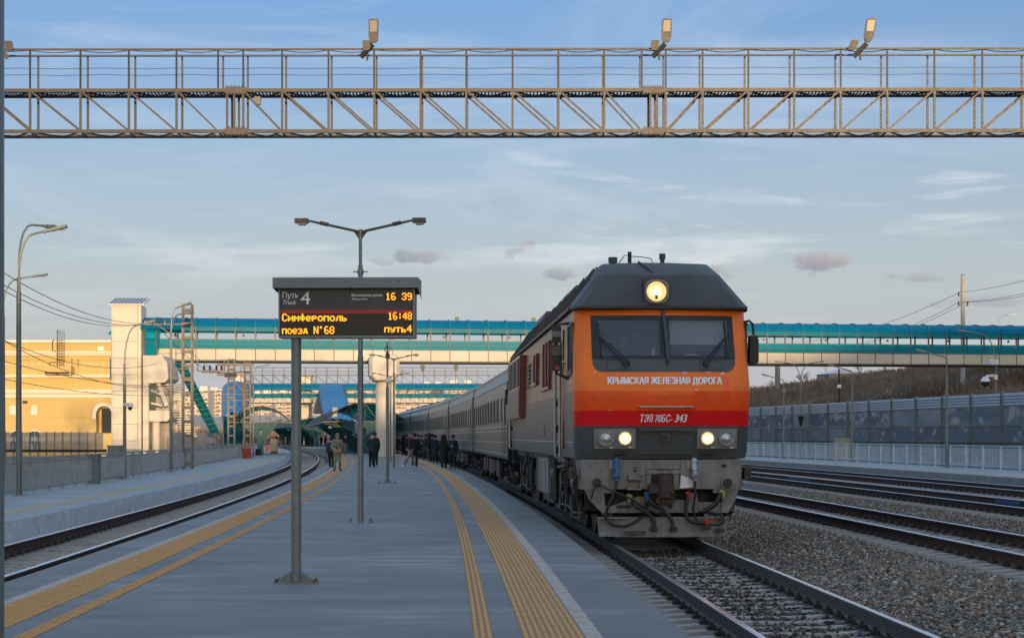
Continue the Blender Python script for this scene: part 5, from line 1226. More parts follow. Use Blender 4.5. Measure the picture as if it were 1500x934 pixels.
    for (x, tilt, dirx) in lamps:
        o = MB(); o.bar((x-.22*dirx, -.05, zt+.88), (x+.10*dirx, -.12, zt+1.2), .09, .11); o.bar((x-.05,-.05,zt+.80),(x-.05,-.05,zt+1.12),.05); arm = o.build('lamp_bracket', M['steeld'], root)
        for (cx_, cz, hh, ww) in ((x + .12*dirx, zt+1.23, .60, .25), (x - .30*dirx*(.2 + .8*min(1, tilt*2)), zt+1.02, .26, .2)):
            dxx = .06*dirx*tilt; pts = [(-ww*.25, 0), (-ww*.42, hh*.1), (-ww*.5, hh*.25), (-ww*.5, hh*.93), (-ww*.42, hh), (ww*.42, hh), (ww*.5, hh*.93), (ww*.5, hh*.25), (ww*.42, hh*.1), (ww*.25, 0)]
            sh = [(cx_ + a + dxx*(c/hh)*1.6, cz + c) for a, c in pts]
            o = MB(); o.loft([[(a, -.2, c) for a, c in sh], [(a, -.13, c) for a, c in sh]], 0, True, True); h_ = o.build('lamp_head', M['steel'], arm)
            if hh < .4: continue
            o = MB(); q = [(-ww*.36, hh*.45), (ww*.36, hh*.45), (ww*.36, hh*.92), (-ww*.36, hh*.92)]
            o.prism([(cx_ + a + dxx*(c/hh)*1.6, cz + c) for a, c in q], -.206, -.198); o.build('lamp_lens', M['bwhite'], h_)
    return root
GY = 44.0
gx = lambda px_: (px_ - CX) * GY / F
nd = [gx(p) for p in (-241, -170, -98, -27, 43, 117, 188, 258, 319, 356, 413, 481, 548, 616, 683, 750.7, 818, 885, 940, 975, 1029, 1096, 1163, 1231, 1299, 1368, 1438, 1508, 1578, 1648, 1718)]
gantry(GY, 9.39, nd, 1.05, .75, 'near lighting gantry of lattice steel crossing the sky above the train', True, (gx(345), gx(957)), ((gx(541), 0, 1), (gx(968), .25, 1), (gx(1262), 1, 1), (gx(-1), .5, -1)), gx(957), (-16.2, 16.2), R(-.3))
g2 = gantry(255, CAMZ + 76*.1015, [(352-CX)*.1015 + 1.6*k for k in range(32)], 1.25, .8, 'distant sunlit lighting gantry beyond the near footbridge', False, (), (), 99, ((352-CX)*.1015 + .6,))
for px_, py in ((619, 541), (668, 541)):
    b = MB(); b.box(-.3,.3,-.3,.1,0,.75); b.bar((0,0,-.3),(0,0,.1),.12); o = b.build('floodlight', M['steel'], g2); o.location = ((px_-CX)*.1015, 0, CAMZ+96.5*.1015)

# ------------------------------------------------------------------ footbridges
def footbridge(Y0, m, xl, xr, lab, zs=1.0, bays=1.5, simple=False, wid=3.0):
    rz = math.atan(m); root = empty('footbridge', (0, Y0, 0), rz, lab, 'footbridge'); c = math.cos(rz)
    a0, a1 = xl / c, xr / c; n = int((a1 - a0) / bays)
    zf0, zf1, zp1, zo1, ze, zr = 7.42, 8.28, 8.97, 9.66, 9.96, 10.70
    b = MB(); b.box(a0, a1, .05, wid-.05, zf0-.12, zf0+.05); b.build('deck_girder', M['steeld'], root)
    def bpanel(y, t): return MB().box(.03, bays-.03, y, y+t, zf0, zf1-.02)
    def ppanel(y, t): return MB().box(.03, bays-.03, y, y+t, zf1+.02, zp1)
    def epanel(y, t): return MB().box(.02, bays-.02, y, y+t, zo1+.04, ze-.03)
    def arc(k, n_=10): t = PI * k / n_; return wid/2 - (wid/2+.12)*math.cos(t), ze + (zr-ze)*math.sin(t)**.75
    rp = MB(); rp.loft([[(x, *arc(k)) for k in range(11)] for x in (.02, bays-.02)], 0, False)
    post = MB().box(-.05, .05, -.02, .08, zp1, ze).box(-.02, .02, -.045, -.015, zf0, zp1)
    postb = MB().box(-.05, .05, wid-.08, wid+.02, zf0, ze)
    rib = MB(); rib.tube([(0, arc(k)[0], arc(k)[1]+.03) for k in range(11)], .045, 5)
    pj = MB().box(-.018, .018, -.03, .0, zf0, zf1)
    items = [('deck_panel', bpanel(0, .05), 'beige'), ('parapet_panel', ppanel(0, .02), 'teal'), ('eave_panel', epanel(0, .02), 'teal'), ('roof_panel', rp, 'bluepc'), ('post', post, 'steel'), ('post', postb, 'steel'), ('roof_rib', rib, 'tealm'), ('panel_joint', pj, 'steeld'),
             ('deck_panel', bpanel(wid-.05, .05), 'beige'), ('parapet_panel', ppanel(wid-.02, .02), 'teal'), ('eave_panel', epanel(wid-.02, .02), 'teal')]
    objs = []
    if not simple:
        for i, (nm, mb_, mt) in enumerate(items):
            o = mb_.build(nm, M[mt], root, smooth=(nm == 'roof_panel')); o.location = (a0, 0, 0); objs.append(o)
            for k in range(1, n):
                c_ = inst(o, nm, root, (a0 + k*bays, 0, random.uniform(-.006, .006) if nm == 'deck_panel' else 0))
                if nm == 'deck_panel': vary(c_, [M['beige'], M['beige'], M['beige2'], M['beige3']])
    else:
        for nm, mb_, mt in items:
            B = MB()
            for k in range(n): B.add([(x + a0 + k*bays, y, z) for x, y, z in mb_.v], mb_.f)
            B.build(nm, M[mt], root)
    for y in (0, wid):
        b = MB()
        b.bar((a0,y,zp1+.02),(a1,y,zp1+.02),.06,.05); b.bar((a0,y,zo1+.02),(a1,y,zo1+.02),.06,.05); b.bar((a0,y,ze),(a1,y,ze),.05,.05); b.bar((a0,y-.03 if y == 0 else y+.03,zf1),(a1,y-.03 if y == 0 else y+.03,zf1),.04,.05)
        b.bar((a0,y,zp1-.33),(a1,y,zp1-.33),.03,.04); b.build('longitudinal_rail', M['steel'], root)
    return root, rz
fb, frz = footbridge(134.3, .14, -28.6, 46.5, 'near enclosed footbridge with blue barrel roof and beige side panels')
for px_ in (505, 610, 672, 785, 1145*0+905):   # little lamps on the roof
    X = (px_ - CX) * 134 / F; b = MB(); b.box(-.18,.12,-.12,.12,0,.22); b.box(-.05,.05,-.05,.05,-.2,.0); o = b.build('roof_lamp', M['steel'], fb); o.location = (X/math.cos(frz), .9, 10.72)
b = MB()      # hanging lamps inside the bridge
for k in range(14):
    x = -26 + k*5.2; b = MB(); b.tube([(0,1.5,10.3),(0,1.5,9.45)], .015, 5); b.tube([(0,1.5,9.48),(0,1.5,9.32)], [.05,.14], 10); o = b.build('hanging_lamp', M['bwhite'], fb); o.location = (x, 0, 0)
# support piers out of sight of most of the frame
for x in (10.9, 53):
    b = MB(); b.tube([(x,1.5,-.7),(x,1.5,7.3)], .45, 16); b.build('pier', M['beige'], fb)
fb2, _ = footbridge(300, .0, -50, 12, 'far enclosed footbridge with blue roof behind the passenger coaches', simple=True)
for px_, in ((413.5,), (450,)):
    X = (px_-CX)*300/F

# octagonal lift housing on round column
oy = 130.6; oc = empty('lift_tower', ((563.5 - CX)*oy/F, oy, 0), R(8), 'white octagonal lift housing on a thick round column in mid platform', 'lift tower')
k_ = oy / F; zz = lambda py: CAMZ + (HY - py) * k_
b = MB(); pl_ = [(-1.15, zz(526)), (-.95, zz(520)), (.95, zz(519)), (1.15, zz(525)), (1.15, zz(549)), (.78, zz(557)), (-.78, zz(557)), (-1.15, zz(549))]
c = .45; b.loft([[(x*(.8), 0, zz(538)+(z-zz(538))*.96) for x, z in pl_], [(x, .3, z) for x, z in pl_], [(x, 2.1, z) for x, z in pl_], [(x*.8, 2.4, z) for x, z in pl_]], 0, True, True)
b.build('housing', M['tower'], oc, smooth=20)
b = MB(); b.tube([(0,1.2,-.0),(0,1.2,zz(557))], .62, 28); b.build('column', M['tower'], oc, smooth=True)
b = MB(); b.box(-.85,.85,.4,1.9,zz(558.5),zz(556)); b.build('soffit_trim', M['steeld'], oc)
b = MB(); b.box(.55,.85,.5,1.9,0,zz(557)); b.build('cable_duct', M['tower'], oc)

# lift tower at the left end
TY = 126.5; kt = TY / F; tx = lambda p: (p - CX) * kt; tz = lambda py: CAMZ + (HY - py) * kt
lt_ = empty('lift_shaft', (tx(185), TY, -.75), R(3.0), 'tall beige lift shaft with blue ribbed roof at the left end of the near footbridge', 'lift tower')
H = tz(447) + .75; w = 1.09
b = MB(); b.box(-w, w, 0, 2.4, 1.4, H); b.build('shaft', M['tower'], lt_)
b = MB(); b.box(-w-.02, w+.02, -.02, 2.42, 0, 1.4); b.build('plinth', M['galv'], lt_)
for k in range(8):
    z = 2.0 + k * 1.22; b = MB(); b.box(-w+.05, w-.3, -.012, .0, z, z+.02); b.build('cladding_joint', M['steeld'], lt_)
b = MB(); b.box(w-.26, w-.24, -.012, 0, 1.5, H-.1); b.box(-w+.04,-w+.05,-.012,0,1.5,H-.1); b.build('cladding_joint', M['steeld'], lt_)
b = MB(); b.box(-w+.15, -w+1.35, -.03, .01, .1, .95); b.build('service_door', M['lgrey'], lt_)
b = MB(); b.prism([(-.25, H), (-.25, H+.1), (2.7, H+.75), (2.7, H+.65)], -w-.2, w+.25, 'x'); rf = b.build('roof', M['tower'], lt_)
for k in range(9):
    b = MB(); x = -w-.12 + k*.272; b.add([(x,-.22,H+.115),(x+.17,-.22,H+.115),(x+.17,2.66,H+.755),(x,2.66,H+.755)], [(0,1,2,3)]); b.build('roof_sheet', M['solar'], rf)
# landing, stairs and teal enclosures beside the shaft
st = empty('stair_tower', (0, TY, 0), 0, 'beige concrete stair with teal glazing right of the tall lift shaft', 'stair')
b = MB(); b.prism([(tx(214), tz(562)), (tx(243), tz(560)), (tx(249), tz(555)), (tx(247), tz(532)), (tx(240), tz(521)), (tx(212), tz(521)), (tx(212), tz(560))][::-1], -.6, 3.4); b.build('landing_box', M['tower'], st)
b = MB(); b.box(tx(212), tx(220), -.6, -.2, -.7, tz(562)); b.build('pier', M['tower'], st)
b = MB(); b.tube([(tx(226.5), .6, -.7),(tx(226.5), .6, tz(616))], .31, 20); b.build('column', M['tower'], st, smooth=True)
b = MB(); b.prism([(tx(220), tz(601)), (tx(251), tz(601)), (tx(251), tz(611)), (tx(246), tz(617)), (tx(220), tz(617))][::-1], -.3, 3.2); b.build('landing_slab', M['tower'], st)
b = MB()
for k in range(11):     # upper flight, treads seen from the side
    x = tx(250) + (tx(241)-tx(250)) * 0 + k*.0; y = 0
    xx = tx(243) + k*.035; z = tz(562) - k*.185; b.box(xx, xx + .95, .0 + k*.25, .30 + k*.25, z-.12, z)
b.build('stair_flight', M['tower'], st)
b = MB(); b.bar((tx(232), -.05, tz(561)), (tx(244.5), -.05, tz(594)), .1, .3); b.bar((tx(222), -.05, tz(571)), (tx(238), -.05, tz(579)), .3, .12); b.bar((tx(222), -.05, tz(590)), (tx(238), -.05, tz(594)), .3, .12); b.build('stair_stringer', M['tower'], st)
b = MB()
for k in range(12):
    xx = tx(256) + k*.03; z = tz(598) - k*.18; b.box(xx-.3, xx + .75, .2 + k*.25, .5 + k*.25, z-.1, z)
b.build('stair_flight', M['tower'], st)
b = MB(); b.box(tx(221), tx(247), 1.8, 2.0, tz(660), tz(562)); b.build('back_wall', M['con2'], st)
# sloping teal glazed side of the stair
A0, A1, B1, B0 = (tx(250), tz(530)), (tx(263), tz(530)), (tx(291), tz(634)), (tx(279), tz(634))
for k in range(14):
    t0, t1 = k/14 + .003, (k+1)/14 - .003
    q = [(A0[0]+(B0[0]-A0[0])*t0, A0[1]+(B0[1]-A0[1])*t0), (A1[0]+(B1[0]-A1[0])*t0, A1[1]+(B1[1]-A1[1])*t0), (A1[0]+(B1[0]-A1[0])*t1, A1[1]+(B1[1]-A1[1])*t1), (A0[0]+(B0[0]-A0[0])*t1, A0[1]+(B0[1]-A0[1])*t1)]
    yy = 2 + k*.5; b = MB(); b.add([(q[0][0],yy,q[0][1]),(q[1][0],yy-.1,q[1][1]),(q[2][0],yy+.4,q[2][1]),(q[3][0],yy+.5,q[3][1])], [(3,2,1,0)]); b.build('glazing_panel', M['tealroof'], st)
    b = MB(); b.bar((q[0][0],yy-.05,q[0][1]), (q[1][0],yy-.15,q[1][1]), .05, .05); b.bar((q[0][0],yy-.05,q[0][1]),(q[2][0],yy+.35,q[2][1]),.04,.04); b.build('glazing_bar', M['tealm'], st)
for e0, e1 in ((A0, B0), (A1, B1)):
    b = MB(); b.bar((e0[0],1.9,e0[1]), (e1[0],8.9,e1[1]), .12, .08); b.build('glazing_edge', M['tealm'], st)
# teal corner enclosure (curved roof end + full height glazing) and the bit left of the shaft
b = MB(); rs = []
for k in range(7):
    t = k/6*PI/2; rs.append([(tx(213)+.0 + .9*math.sin(t)*0 + j*.42, -.3 - .2*math.cos(t) , 0) for j in range(1)])
for k in range(8):
    z0_, z1_ = tz(519) + k*.0, 0
    a = tz(510) + k*(tz(468)-tz(510))/8; c2 = tz(510) + (k+1)*(tz(468)-tz(510))/8
    b = MB(); bow = lambda z: .25 * ((z - tz(510)) / (tz(468)-tz(510)))**2
    b.add([(tx(213), bow(a)-.2, a+.015), (tx(231)+bow(a), bow(a)+.6, a+.015), (tx(231)+bow(c2), bow(c2)+.6, c2-.015), (tx(213), bow(c2)-.2, c2-.015)], [(0,1,2,3)]); b.build('enclosure_panel', M['teal'], st)
    b = MB(); b.bar((tx(213), bow(a)-.22, a), (tx(231)+bow(a), bow(a)+.58, a), .04, .05); b.build('enclosure_rib', M['tealm'], st)
b = MB(); b.prism([(tx(213), tz(519)), (tx(230), tz(519)), (tx(230), tz(502)), (tx(213), tz(502))][::-1], -.3, -.27); b.build('parapet_panel', M['teal'], st)
b = MB(); b.bar((tx(230.5),-.3,tz(520)),(tx(230.5),-.3,tz(484)),.07); b.bar((tx(213),-.3,tz(520)),(tx(213),-.3,tz(484)),.07); b.bar((tx(213),-.3,tz(502)),(tx(231),-.3,tz(502)),.05); b.build('post', M['steel'], st)
b = MB(); rs = [[(tx(207)+i*1.0, 2.2-2.4*math.cos(PI*k/10), tz(482)+ .95*math.sin(PI*k/10)) for k in range(11)] for i in range(4)]
for i in range(3): bb = MB(); bb.loft(rs[i:i+2], 0, False); bb.build('roof_panel', M['bluepc'], st, smooth=True)
for i in range(4): bb = MB(); bb.tube([(x,y,z+.03) for x,y,z in rs[i]], .04, 5); bb.build('roof_rib', M['tealm'], st)
ls = empty('side_entrance', (0, TY+2.5, 0), 0, 'small teal roofed side entrance left of the tall lift shaft', 'entrance')
b = MB(); b.prism([(tx(147), tz(485)), (tx(163), tz(472)), (tx(163), tz(488)), (tx(149), tz(487))], 0, 2.5); b.build('roof', M['teal'], ls)
b = MB(); b.bar((tx(146.5),-.05,tz(486)), (tx(163),-.05,tz(472)), .08); b.bar((tx(152),0,tz(486)), (tx(152),0,tz(520)), .09); b.build('frame', M['tealm'], ls)
b = MB(); b.box(tx(153), tx(163), 0, .05, tz(521), tz(502)); b.build('parapet_panel', M['teal'], ls)
b = MB(); b.prism([(tx(149), tz(554)), (tx(149), tz(521)), (tx(163), tz(521)), (tx(163), tz(559)), (tx(158), tz(559))], 0, 2.4); b.build('landing_box', M['solar'], ls)

# ------------------------------------------------------------------ yellow station building
BY = 172.0; kb = BY / F; bx = lambda p: (p - CX)*kb; bz = lambda p: CAMZ + (HY - p)*kb
yb = empty('station_building', (0, BY, 0), 0, 'long yellow station building with cream cornices behind the left fence', 'building')
x0, x1 = bx(-260), bx(212)
aw = [(137, 166, 594, 634)]   # big arch opening
b = MB()
ax0, ax1 = bx(141), bx(164); ar = (ax1-ax0)/2; acx = (ax0+ax1)/2; az = bz(606)
lev = [-.8, bz(634), az, az+ar+.02]
b.box(x0, ax0, 0, 12, -.8, bz(502)); b.box(ax1, x1, 0, 12, -.8, bz(502)); b.box(ax0, ax1, 0, 12, -.8, bz(634)); b.box(ax0, ax1, 0, 12, az+ar+.02, bz(502)); b.box(ax0, ax1, 1.2, 12, bz(634), az+ar+.02)
for k in range(12):
    t0, t1 = PI*k/12, PI*(k+1)/12
    b.prism([(acx+ar*math.cos(t0), az+ar*math.sin(t0)), (acx+ar*math.cos(t0), az+ar+.02), (acx+ar*math.cos(t1), az+ar+.02), (acx+ar*math.cos(t1), az+ar*math.sin(t1))], 0, 1.2)
b.build('wall', M['yel'], yb)
b = MB(); rs = []
for k in range(17):
    t = PI*k/16; c_, s_ = math.cos(t), math.sin(t); rs.append([(acx+ar*c_, -.1, az+ar*s_), (acx+(ar+.34)*c_, -.1, az+(ar+.34)*s_), (acx+(ar+.34)*c_, .05, az+(ar+.34)*s_), (acx+ar*c_, .3, az+ar*s_)])
b.loft(rs, 0, True, True); b.box(ax0-.36, ax0, -.1, .3, az-.5, az); b.box(ax1, ax1+.36, -.1, .3, az-.5, az); b.build('arch_surround', M['cream'], yb)
b = MB(); b.box(ax0+.3, ax1-.3, 1.0, 1.25, bz(634), az+ar-.2); b.build('arch_window', M['aptw'], yb)
for (ya, yb_, t, mt) in ((502, 498, .35, 'cream'), (517, 514.5, .15, 'cream'), (520.5, 518.5, .3, 'cream'), (527, 525.5, .15, 'yel'), (552.5, 549, .45, 'cream'), (573, 571, .5, 'white'), (576, 573, .3, 'cream'), (582, 577, .15, 'cream'), (611, 610, .06, 'yel'), (646, 640, .12, 'cream')):
    b = MB(); b.box(x0, (x1 if ya < 590 else bx(135)), -t, 0, bz(ya), bz(yb_)); b.build('cornice', M[mt], yb)
for k in range(28):
    b = MB(); p = -10 + k*9.5; b.box(bx(p), bx(p+2), -.2, 0, bz(535), bz(532)); b.build('dentil', M['cream'], yb) if p < 260 else None
for p in (19, 50):
    b = MB(); w_ = .33; zc = bz(598)
    b.prism([(bx(p)-w_, bz(607)), (bx(p)+w_, bz(607))] + [(bx(p)+w_*math.cos(PI*k/10), zc+w_*math.sin(PI*k/10)) for k in range(11)], -.06, .02); b.build('blind_arch', M['cream'], yb)
for p in (-30, -5, 24, 51):
    w_ = .62; zc = bz(640); pts = [(bx(p)-w_, bz(661)), (bx(p)+w_, bz(661))] + [(bx(p)+w_*math.cos(PI*k/12), zc+w_*math.sin(PI*k/12)) for k in range(13)]
    b = MB(); b.prism(pts, -.03, .02); f = b.build('arched_window', M['aptw'], yb)
    b = MB(); o_ = [(bx(p)+(w_+.1)*math.cos(PI*k/12), zc+(w_+.1)*math.sin(PI*k/12)) for k in range(13)]; i_ = [(bx(p)+w_*math.cos(PI*k/12), zc+w_*math.sin(PI*k/12)) for k in range(13)]
    b.loft([[(a[0],-.07,a[1]),(c[0],-.07,c[1]),(c[0],0,c[1])] for a, c in zip(i_, o_)], 0, False); b.box(bx(p)-w_-.1, bx(p)-w_, -.07, 0, bz(661), zc); b.box(bx(p)+w_, bx(p)+w_+.1, -.07, 0, bz(661), zc)
    b.box(bx(p)-.03, bx(p)+.03, -.06, 0, bz(661), zc+w_); b.box(bx(p)-w_, bx(p)+w_, -.06, 0, zc-.03, zc+.03)
    for q in (-.3, .3): b.box(bx(p)+q-.12, bx(p)+q+.12, -.045, -.03, bz(659), bz(650))
    b.build('window_frame', M['cream'], f)
b = MB(); b.box(bx(143), bx(152), -.05, .02, bz(513), bz(507)); b.build('vent_grille', M['white'], yb)
b = MB(); b.box(bx(72), bx(110), -1.6, -.3, bz(549), bz(537)); b.build('ledge_box', M['yel'], yb)
b = MB(); b.box(bx(72), bx(107), -1.7, -.25, bz(548), bz(545.5)); b.build('roof_hatch_base', M['steeld'], yb)
b = MB()   # caged ladder
xa, xb = bx(86), bx(96); 
for z in [bz(547)+k*.55 for k in range(8)]: b.tube([(xa,-.5,z)] + [((xa+xb)/2-(xb-xa)/2*math.cos(t*PI/6), -.5-.7*math.sin(t*PI/6), z) for t in range(7)], .03, 5)
for k in range(7): t = k*PI/6; X = (xa+xb)/2-(xb-xa)/2*math.cos(t); b.bar((X,-.5-.7*math.sin(t),bz(547)), (X,-.5-.7*math.sin(t),bz(484)), .035)
for z in [bz(547)+k*.28 for k in range(15)]: b.bar((xa+.15,-.45,z),(xb-.15,-.45,z),.03)
b.tube([(xa,-.3,bz(486)),(xa,.6,bz(486))],.03,5); b.build('caged_ladder', M['steel'], yb)
b = MB(); b.tube([(bx(83),-.4,bz(515)),(bx(79),-.6,bz(513)),(bx(79),-.6,bz(500)),(bx(82),-.6,bz(498))], .04, 5); b.tube([(bx(84),-.4,bz(530)),(bx(75),-.6,bz(531)),(bx(75),-.6,bz(542))],.04,5); b.bar((bx(107),-.5,bz(525)),(bx(107),-.5,bz(537)),.06); b.bar((bx(116),-.5,bz(525)),(bx(116),-.5,bz(537)),.06); b.build('guard_rail', M['steel'], yb)
b = MB(); b.box(bx(36),bx(41),-.8,-.2,bz(590),bz(587)); b.build('wall_lamp', M['steeld'], yb)

# street level screen, lower walls and boxes behind the left platform fence
sf = empty('glass_screen_fence', (0, 118, 0), 0, 'translucent grey screen fence in front of the yellow building', 'fence'); k5 = 118/F
for k, p in enumerate(range(-40, 150, 12)):
    X = (p-CX)*k5; b = MB(); b.bar((X,0,-.7),(X,0,CAMZ+(HY-632)*k5),.08); b.build('post', M['galv'], sf)
    b = MB(); b.box(X+.05, X+12*k5-.05, -.01, .01, CAMZ+(HY-657)*k5, CAMZ+(HY-633)*k5); b.build('screen_pane', M['screen'], sf)
b = MB(); b.box((-40-CX)*k5, (156-CX)*k5, -.15, .1, CAMZ+(HY-662)*k5, CAMZ+(HY-657.5)*k5); b.build('rail_beam', M['steeld'], sf)
b = MB(); b.box((-40-CX)*k5, (215-CX)*k5, .5, .8, -.75, CAMZ+(HY-668)*k5); b.build('base_wall', M['con2'], sf)
rw = empty('retaining_wall', (0, 0, 0), 0, 'curved pale concrete wall between the stair and the blue stair tube', 'wall')
pts = []
for k in range(15):
    t = k/14; px_ = 252 + 76*t; Y = 122 + 26*t; pts.append((px_, Y))
for k in range(14):
    (pa, Ya), (pb, Yb) = pts[k], pts[k+1]; A = P(pa, 0, Ya); B = P(pb+.0, 0, Yb); ta, tb = 633 + (k/14)*1, 633 + ((k+1)/14)*1
    A2 = Vector((A.x, Ya, -.75)); B2 = Vector((B.x, Yb, -.75)); d = (B2 - A2); A2 += d*.01; B2 -= d*.01
    za = CAMZ + (HY-ta)*Ya/F; zb_ = CAMZ + (HY-tb)*Yb/F; nrm = Vector((-d.y, d.x, 0)).normalized()*.25
    b = MB(); b.add([A2, B2, B2+nrm, A2+nrm, (A2.x,A2.y,za), (B2.x,B2.y,zb_), (B2.x+nrm.x,B2.y+nrm.y,zb_), (A2.x+nrm.x,A2.y+nrm.y,za)], [(0,3,2,1),(4,5,6,7),(0,1,5,4),(1,2,6,5),(2,3,7,6),(3,0,4,7)]); b.build('wall_panel', M['con2'], rw)
def cabinet(px_, pyt, Y, w, lab, mat='lgrey', d=.5, zb=0., z_off=0):
    X = (px_-CX)*Y/F; zt = CAMZ+(HY-pyt)*Y/F; o = empty('equipment_cabinet', (X, Y, zb), 0, lab, 'cabinet')
    h = zt - zb; MB().box(-w/2, w/2, 0, d, .06, h-.05).build('body', M[mat], o); MB().box(-w/2-.03, w/2+.03, -.03, d+.03, h-.05, h).build('lid', M[mat], o); MB().box(-w/2+.05, -.01, -.015, 0, .12, h-.12).box(.01, w/2-.05, -.015, 0, .12, h-.12).build('door', M[mat], o)
    MB().box(-w/2+.03, w/2-.03, .03, d-.03, 0, .06).build('plinth', M['steeld'], o)
cabinet(168, 652, 66, .55, 'tall grey cabinet behind the left fence below the lift shaft', 'galv', zb=-.75)
cabinet(135, 664, 58, .36, 'short grey cabinet behind the left fence, left of the tall one', 'galv', zb=-.75)
cabinet(307, 649, 105, .45, 'small pale cabinet behind the fence below the retaining wall', 'galv', zb=-.7)
cabinet(1234, 641, 99, .9, 'grey cabinet behind the white fence below the noise barrier', 'galv', zb=.0)
for (px_, pyb, hh, ww, lab) in ((361.5, 671, .66, .62, 'larger red sand box on the left platform beside the fence'), (392, 661, .6, .45, 'smaller farther red box beside the arched canopy column')):
    Y = CAMZ*F/(pyb-HY); o = empty('sand_box', ((px_-CX)*Y/F, Y, 0), R(10), lab, 'sand box'); MB().prism([(-ww/2,0),(ww/2,0),(ww/2,hh),(-ww/2,hh)], -.25, .25).build('body', M['redbox'], o); MB().prism([(-.28,hh),(.28,hh+.1),(.28,hh+.13),(-.28,hh+.03)], -ww/2-.03, ww/2+.03, 'x').build('lid', M['redbox'], o)
o = empty('litter_bin', ((378-CX)*133/F, 133, 0), 0, 'small black litter bin between the two red boxes', 'litter bin'); MB().tube([(0,0,.1),(0,0,.62)], [.16,.2], 12).build('bucket', M['black'], o); MB().bar((-.2,0,0),(-.2,0,.75),.03).bar((.2,0,0),(.2,0,.75),.03).build('frame', M['steeld'], o)
Y=160; o = empty('vending_machine', ((401-CX)*Y/F, Y, 0), 0, 'pale grey kiosk box under the arched canopy', 'kiosk'); MB().box(-.3,.3,0,.5,.15,1.35).build('body', M['galv'], o); MB().box(-.32,.32,-.02,.52,0,.15).build('base', M['black'], o); MB().box(-.22,.22,-.015,0,.5,1.2).build('door', M['lgrey'], o)

# ------------------------------------------------------------------ platform lamps left and right, masts, wires
def arm_lamp(px_, Y, d_lab, top, reach, style, base=0., rise=.4, group=None, head=.5, second=None, r=.075, cams=()):
    X = (px_-CX)*Y/F; zt = CAMZ+(HY-top)*Y/F - base; o = empty('street_lamp', (X, Y, base), 0, d_lab, 'street lamp', group)
    L_ = reach*Y/F; s = 1 if L_ > 0 else -1; L_ = abs(L_)
    b = MB(); b.tube([(0,0,-.0),(0,0,zt-.9*rise-.4)], [r, r*.7], 12); b.tube([(0,0,zt-.9*rise-.5),(0,0,zt-rise*.9)], r*.55, 8); b.box(-.15,.15,-.15,.15,0,.02); b.build('pole', M['galv'], o, smooth=True)
    def mkarm(s, L_, zt, dy=0):
        if style == 'curve': pts = [(0,0,zt-.9*rise)] + [(s*L_*.55*(1-math.cos(t)), dy*(1-math.cos(t))*.5, zt-.9*rise+.9*rise*math.sin(t)) for t in (.3,.6,.9,1.2,1.5)] + [(s*L_, dy, zt+.06*rise)]
        else: pts = [(0,0,zt-.9*rise), (0,0,zt-rise*.35), (s*L_*.12, dy*.1, zt-rise*.15), (s*L_, dy, zt+.15)]
        b = MB(); b.tube(pts, .03, 7); a = b.build('arm', M['galv'], o)
        e = Vector(pts[-1]); d = (e - Vector(pts[-2])).normalized()
        b = MB(); b.bar(e - d*.05, e + d*head*.45, .13, .07); b.bar(e + d*head*.3, e + d*head, .2, .075); h_ = b.build('lamp_head', M['galv'], a)
        b = MB(); q = e + d*head*.65 - Vector((0,0,.045)); b.box(q.x-head*.25, q.x+head*.25, q.y-.06, q.y+.06, q.z-.01, q.z); b.build('lamp_lens', M['bwhite'], h_)
    mkarm(s, L_, zt)
    if second: mkarm(second[0], second[1]*Y/F, zt+second[2], second[3])
    for (py_, kind) in cams:
        z = CAMZ+(HY-py_)*Y/F - base
        b = MB()
        if kind == 'dome': b.box(-.1,.06,-.12,.05,z-.1,z+.16); b.tube([(-.05,-.05,z+.1),(-.5,-.1,z+.1),(-.62,-.12,z-.02)], .07, 8); b.tube([(-.62,-.12,z+.06),(-.62,-.12,z-.15),(-.62,-.12,z-.22)], [.12,.26,.27], 14); c_ = b.build('surveillance_camera', M['white'], o); MB().tube([(-.62,-.12,z-.22),(-.62,-.12,z-.38),(-.62,-.12,z-.5)], [.25,.22,.05], 14).build('camera_dome', M['black'], c_)
        elif kind == 'cam': b.box(-.45,.1,-.15,.1,z-.14,z+.12); b.tube([(-.3,-.15,z),(-.3,-.35,z-.05)],.14,10); b.build('surveillance_camera', M['white'], o)
        elif kind == 'mini': b.box(-.05,.2,-.1,.05,z-.06,z+.06); b.tube([(.22,-.05,z+.05),(.22,-.05,z-.1)], .1, 10); c_ = b.build('surveillance_camera', M['white'], o); MB().tube([(.22,-.05,z-.1),(.22,-.05,z-.22)], [.1,.05], 10).build('camera_dome', M['black'], c_)
        elif kind == 'box': b.box(-.12,.12,-.12,.05,z-.15,z+.15); b.build('junction_box', M['lgrey'], o)
        elif kind == 'funnel': b.tube([(0,0,z+.3),(0,0,z-.6)], [.3,.03], 4); b.build('cable_funnel', M['steeld'], o)
    return o
arm_lamp(27.5, 47, 'tallest left lamp with two arms, beside the left edge post', 343, 38, 'curve', rise=1.3, second=(1, 14, .35, 1.6), r=.09, head=.62)
arm_lamp(5, 72, 'lamp mostly hidden behind the left edge post, only its curved arm showing', 408, 40, 'curve', base=-.5, rise=1.3, head=.7, r=.09)
arm_lamp(182.5, 65, 'slim lamp with dome camera in front of the tall lift shaft', 477, 30, 'curve', rise=1.6, cams=((592, 'mini'),), head=.4)
arm_lamp(250.5, 78, 'lamp standing just left of the nearest lattice mast', 451, 14, 'curve', rise=1.2, head=.5, second=(1, 16, -.25, 1.0))
arm_lamp(371, 132, 'thin curved lamp between the blue stair tube and the departure board post', 537, 12, 'curve', rise=1.0, head=.6)
arm_lamp(1387, 77, 'angled lamp in the right fence, nearest to the right edge of the photo', 520, -32, 'angle', base=.2, rise=.5, head=.42, group=None)
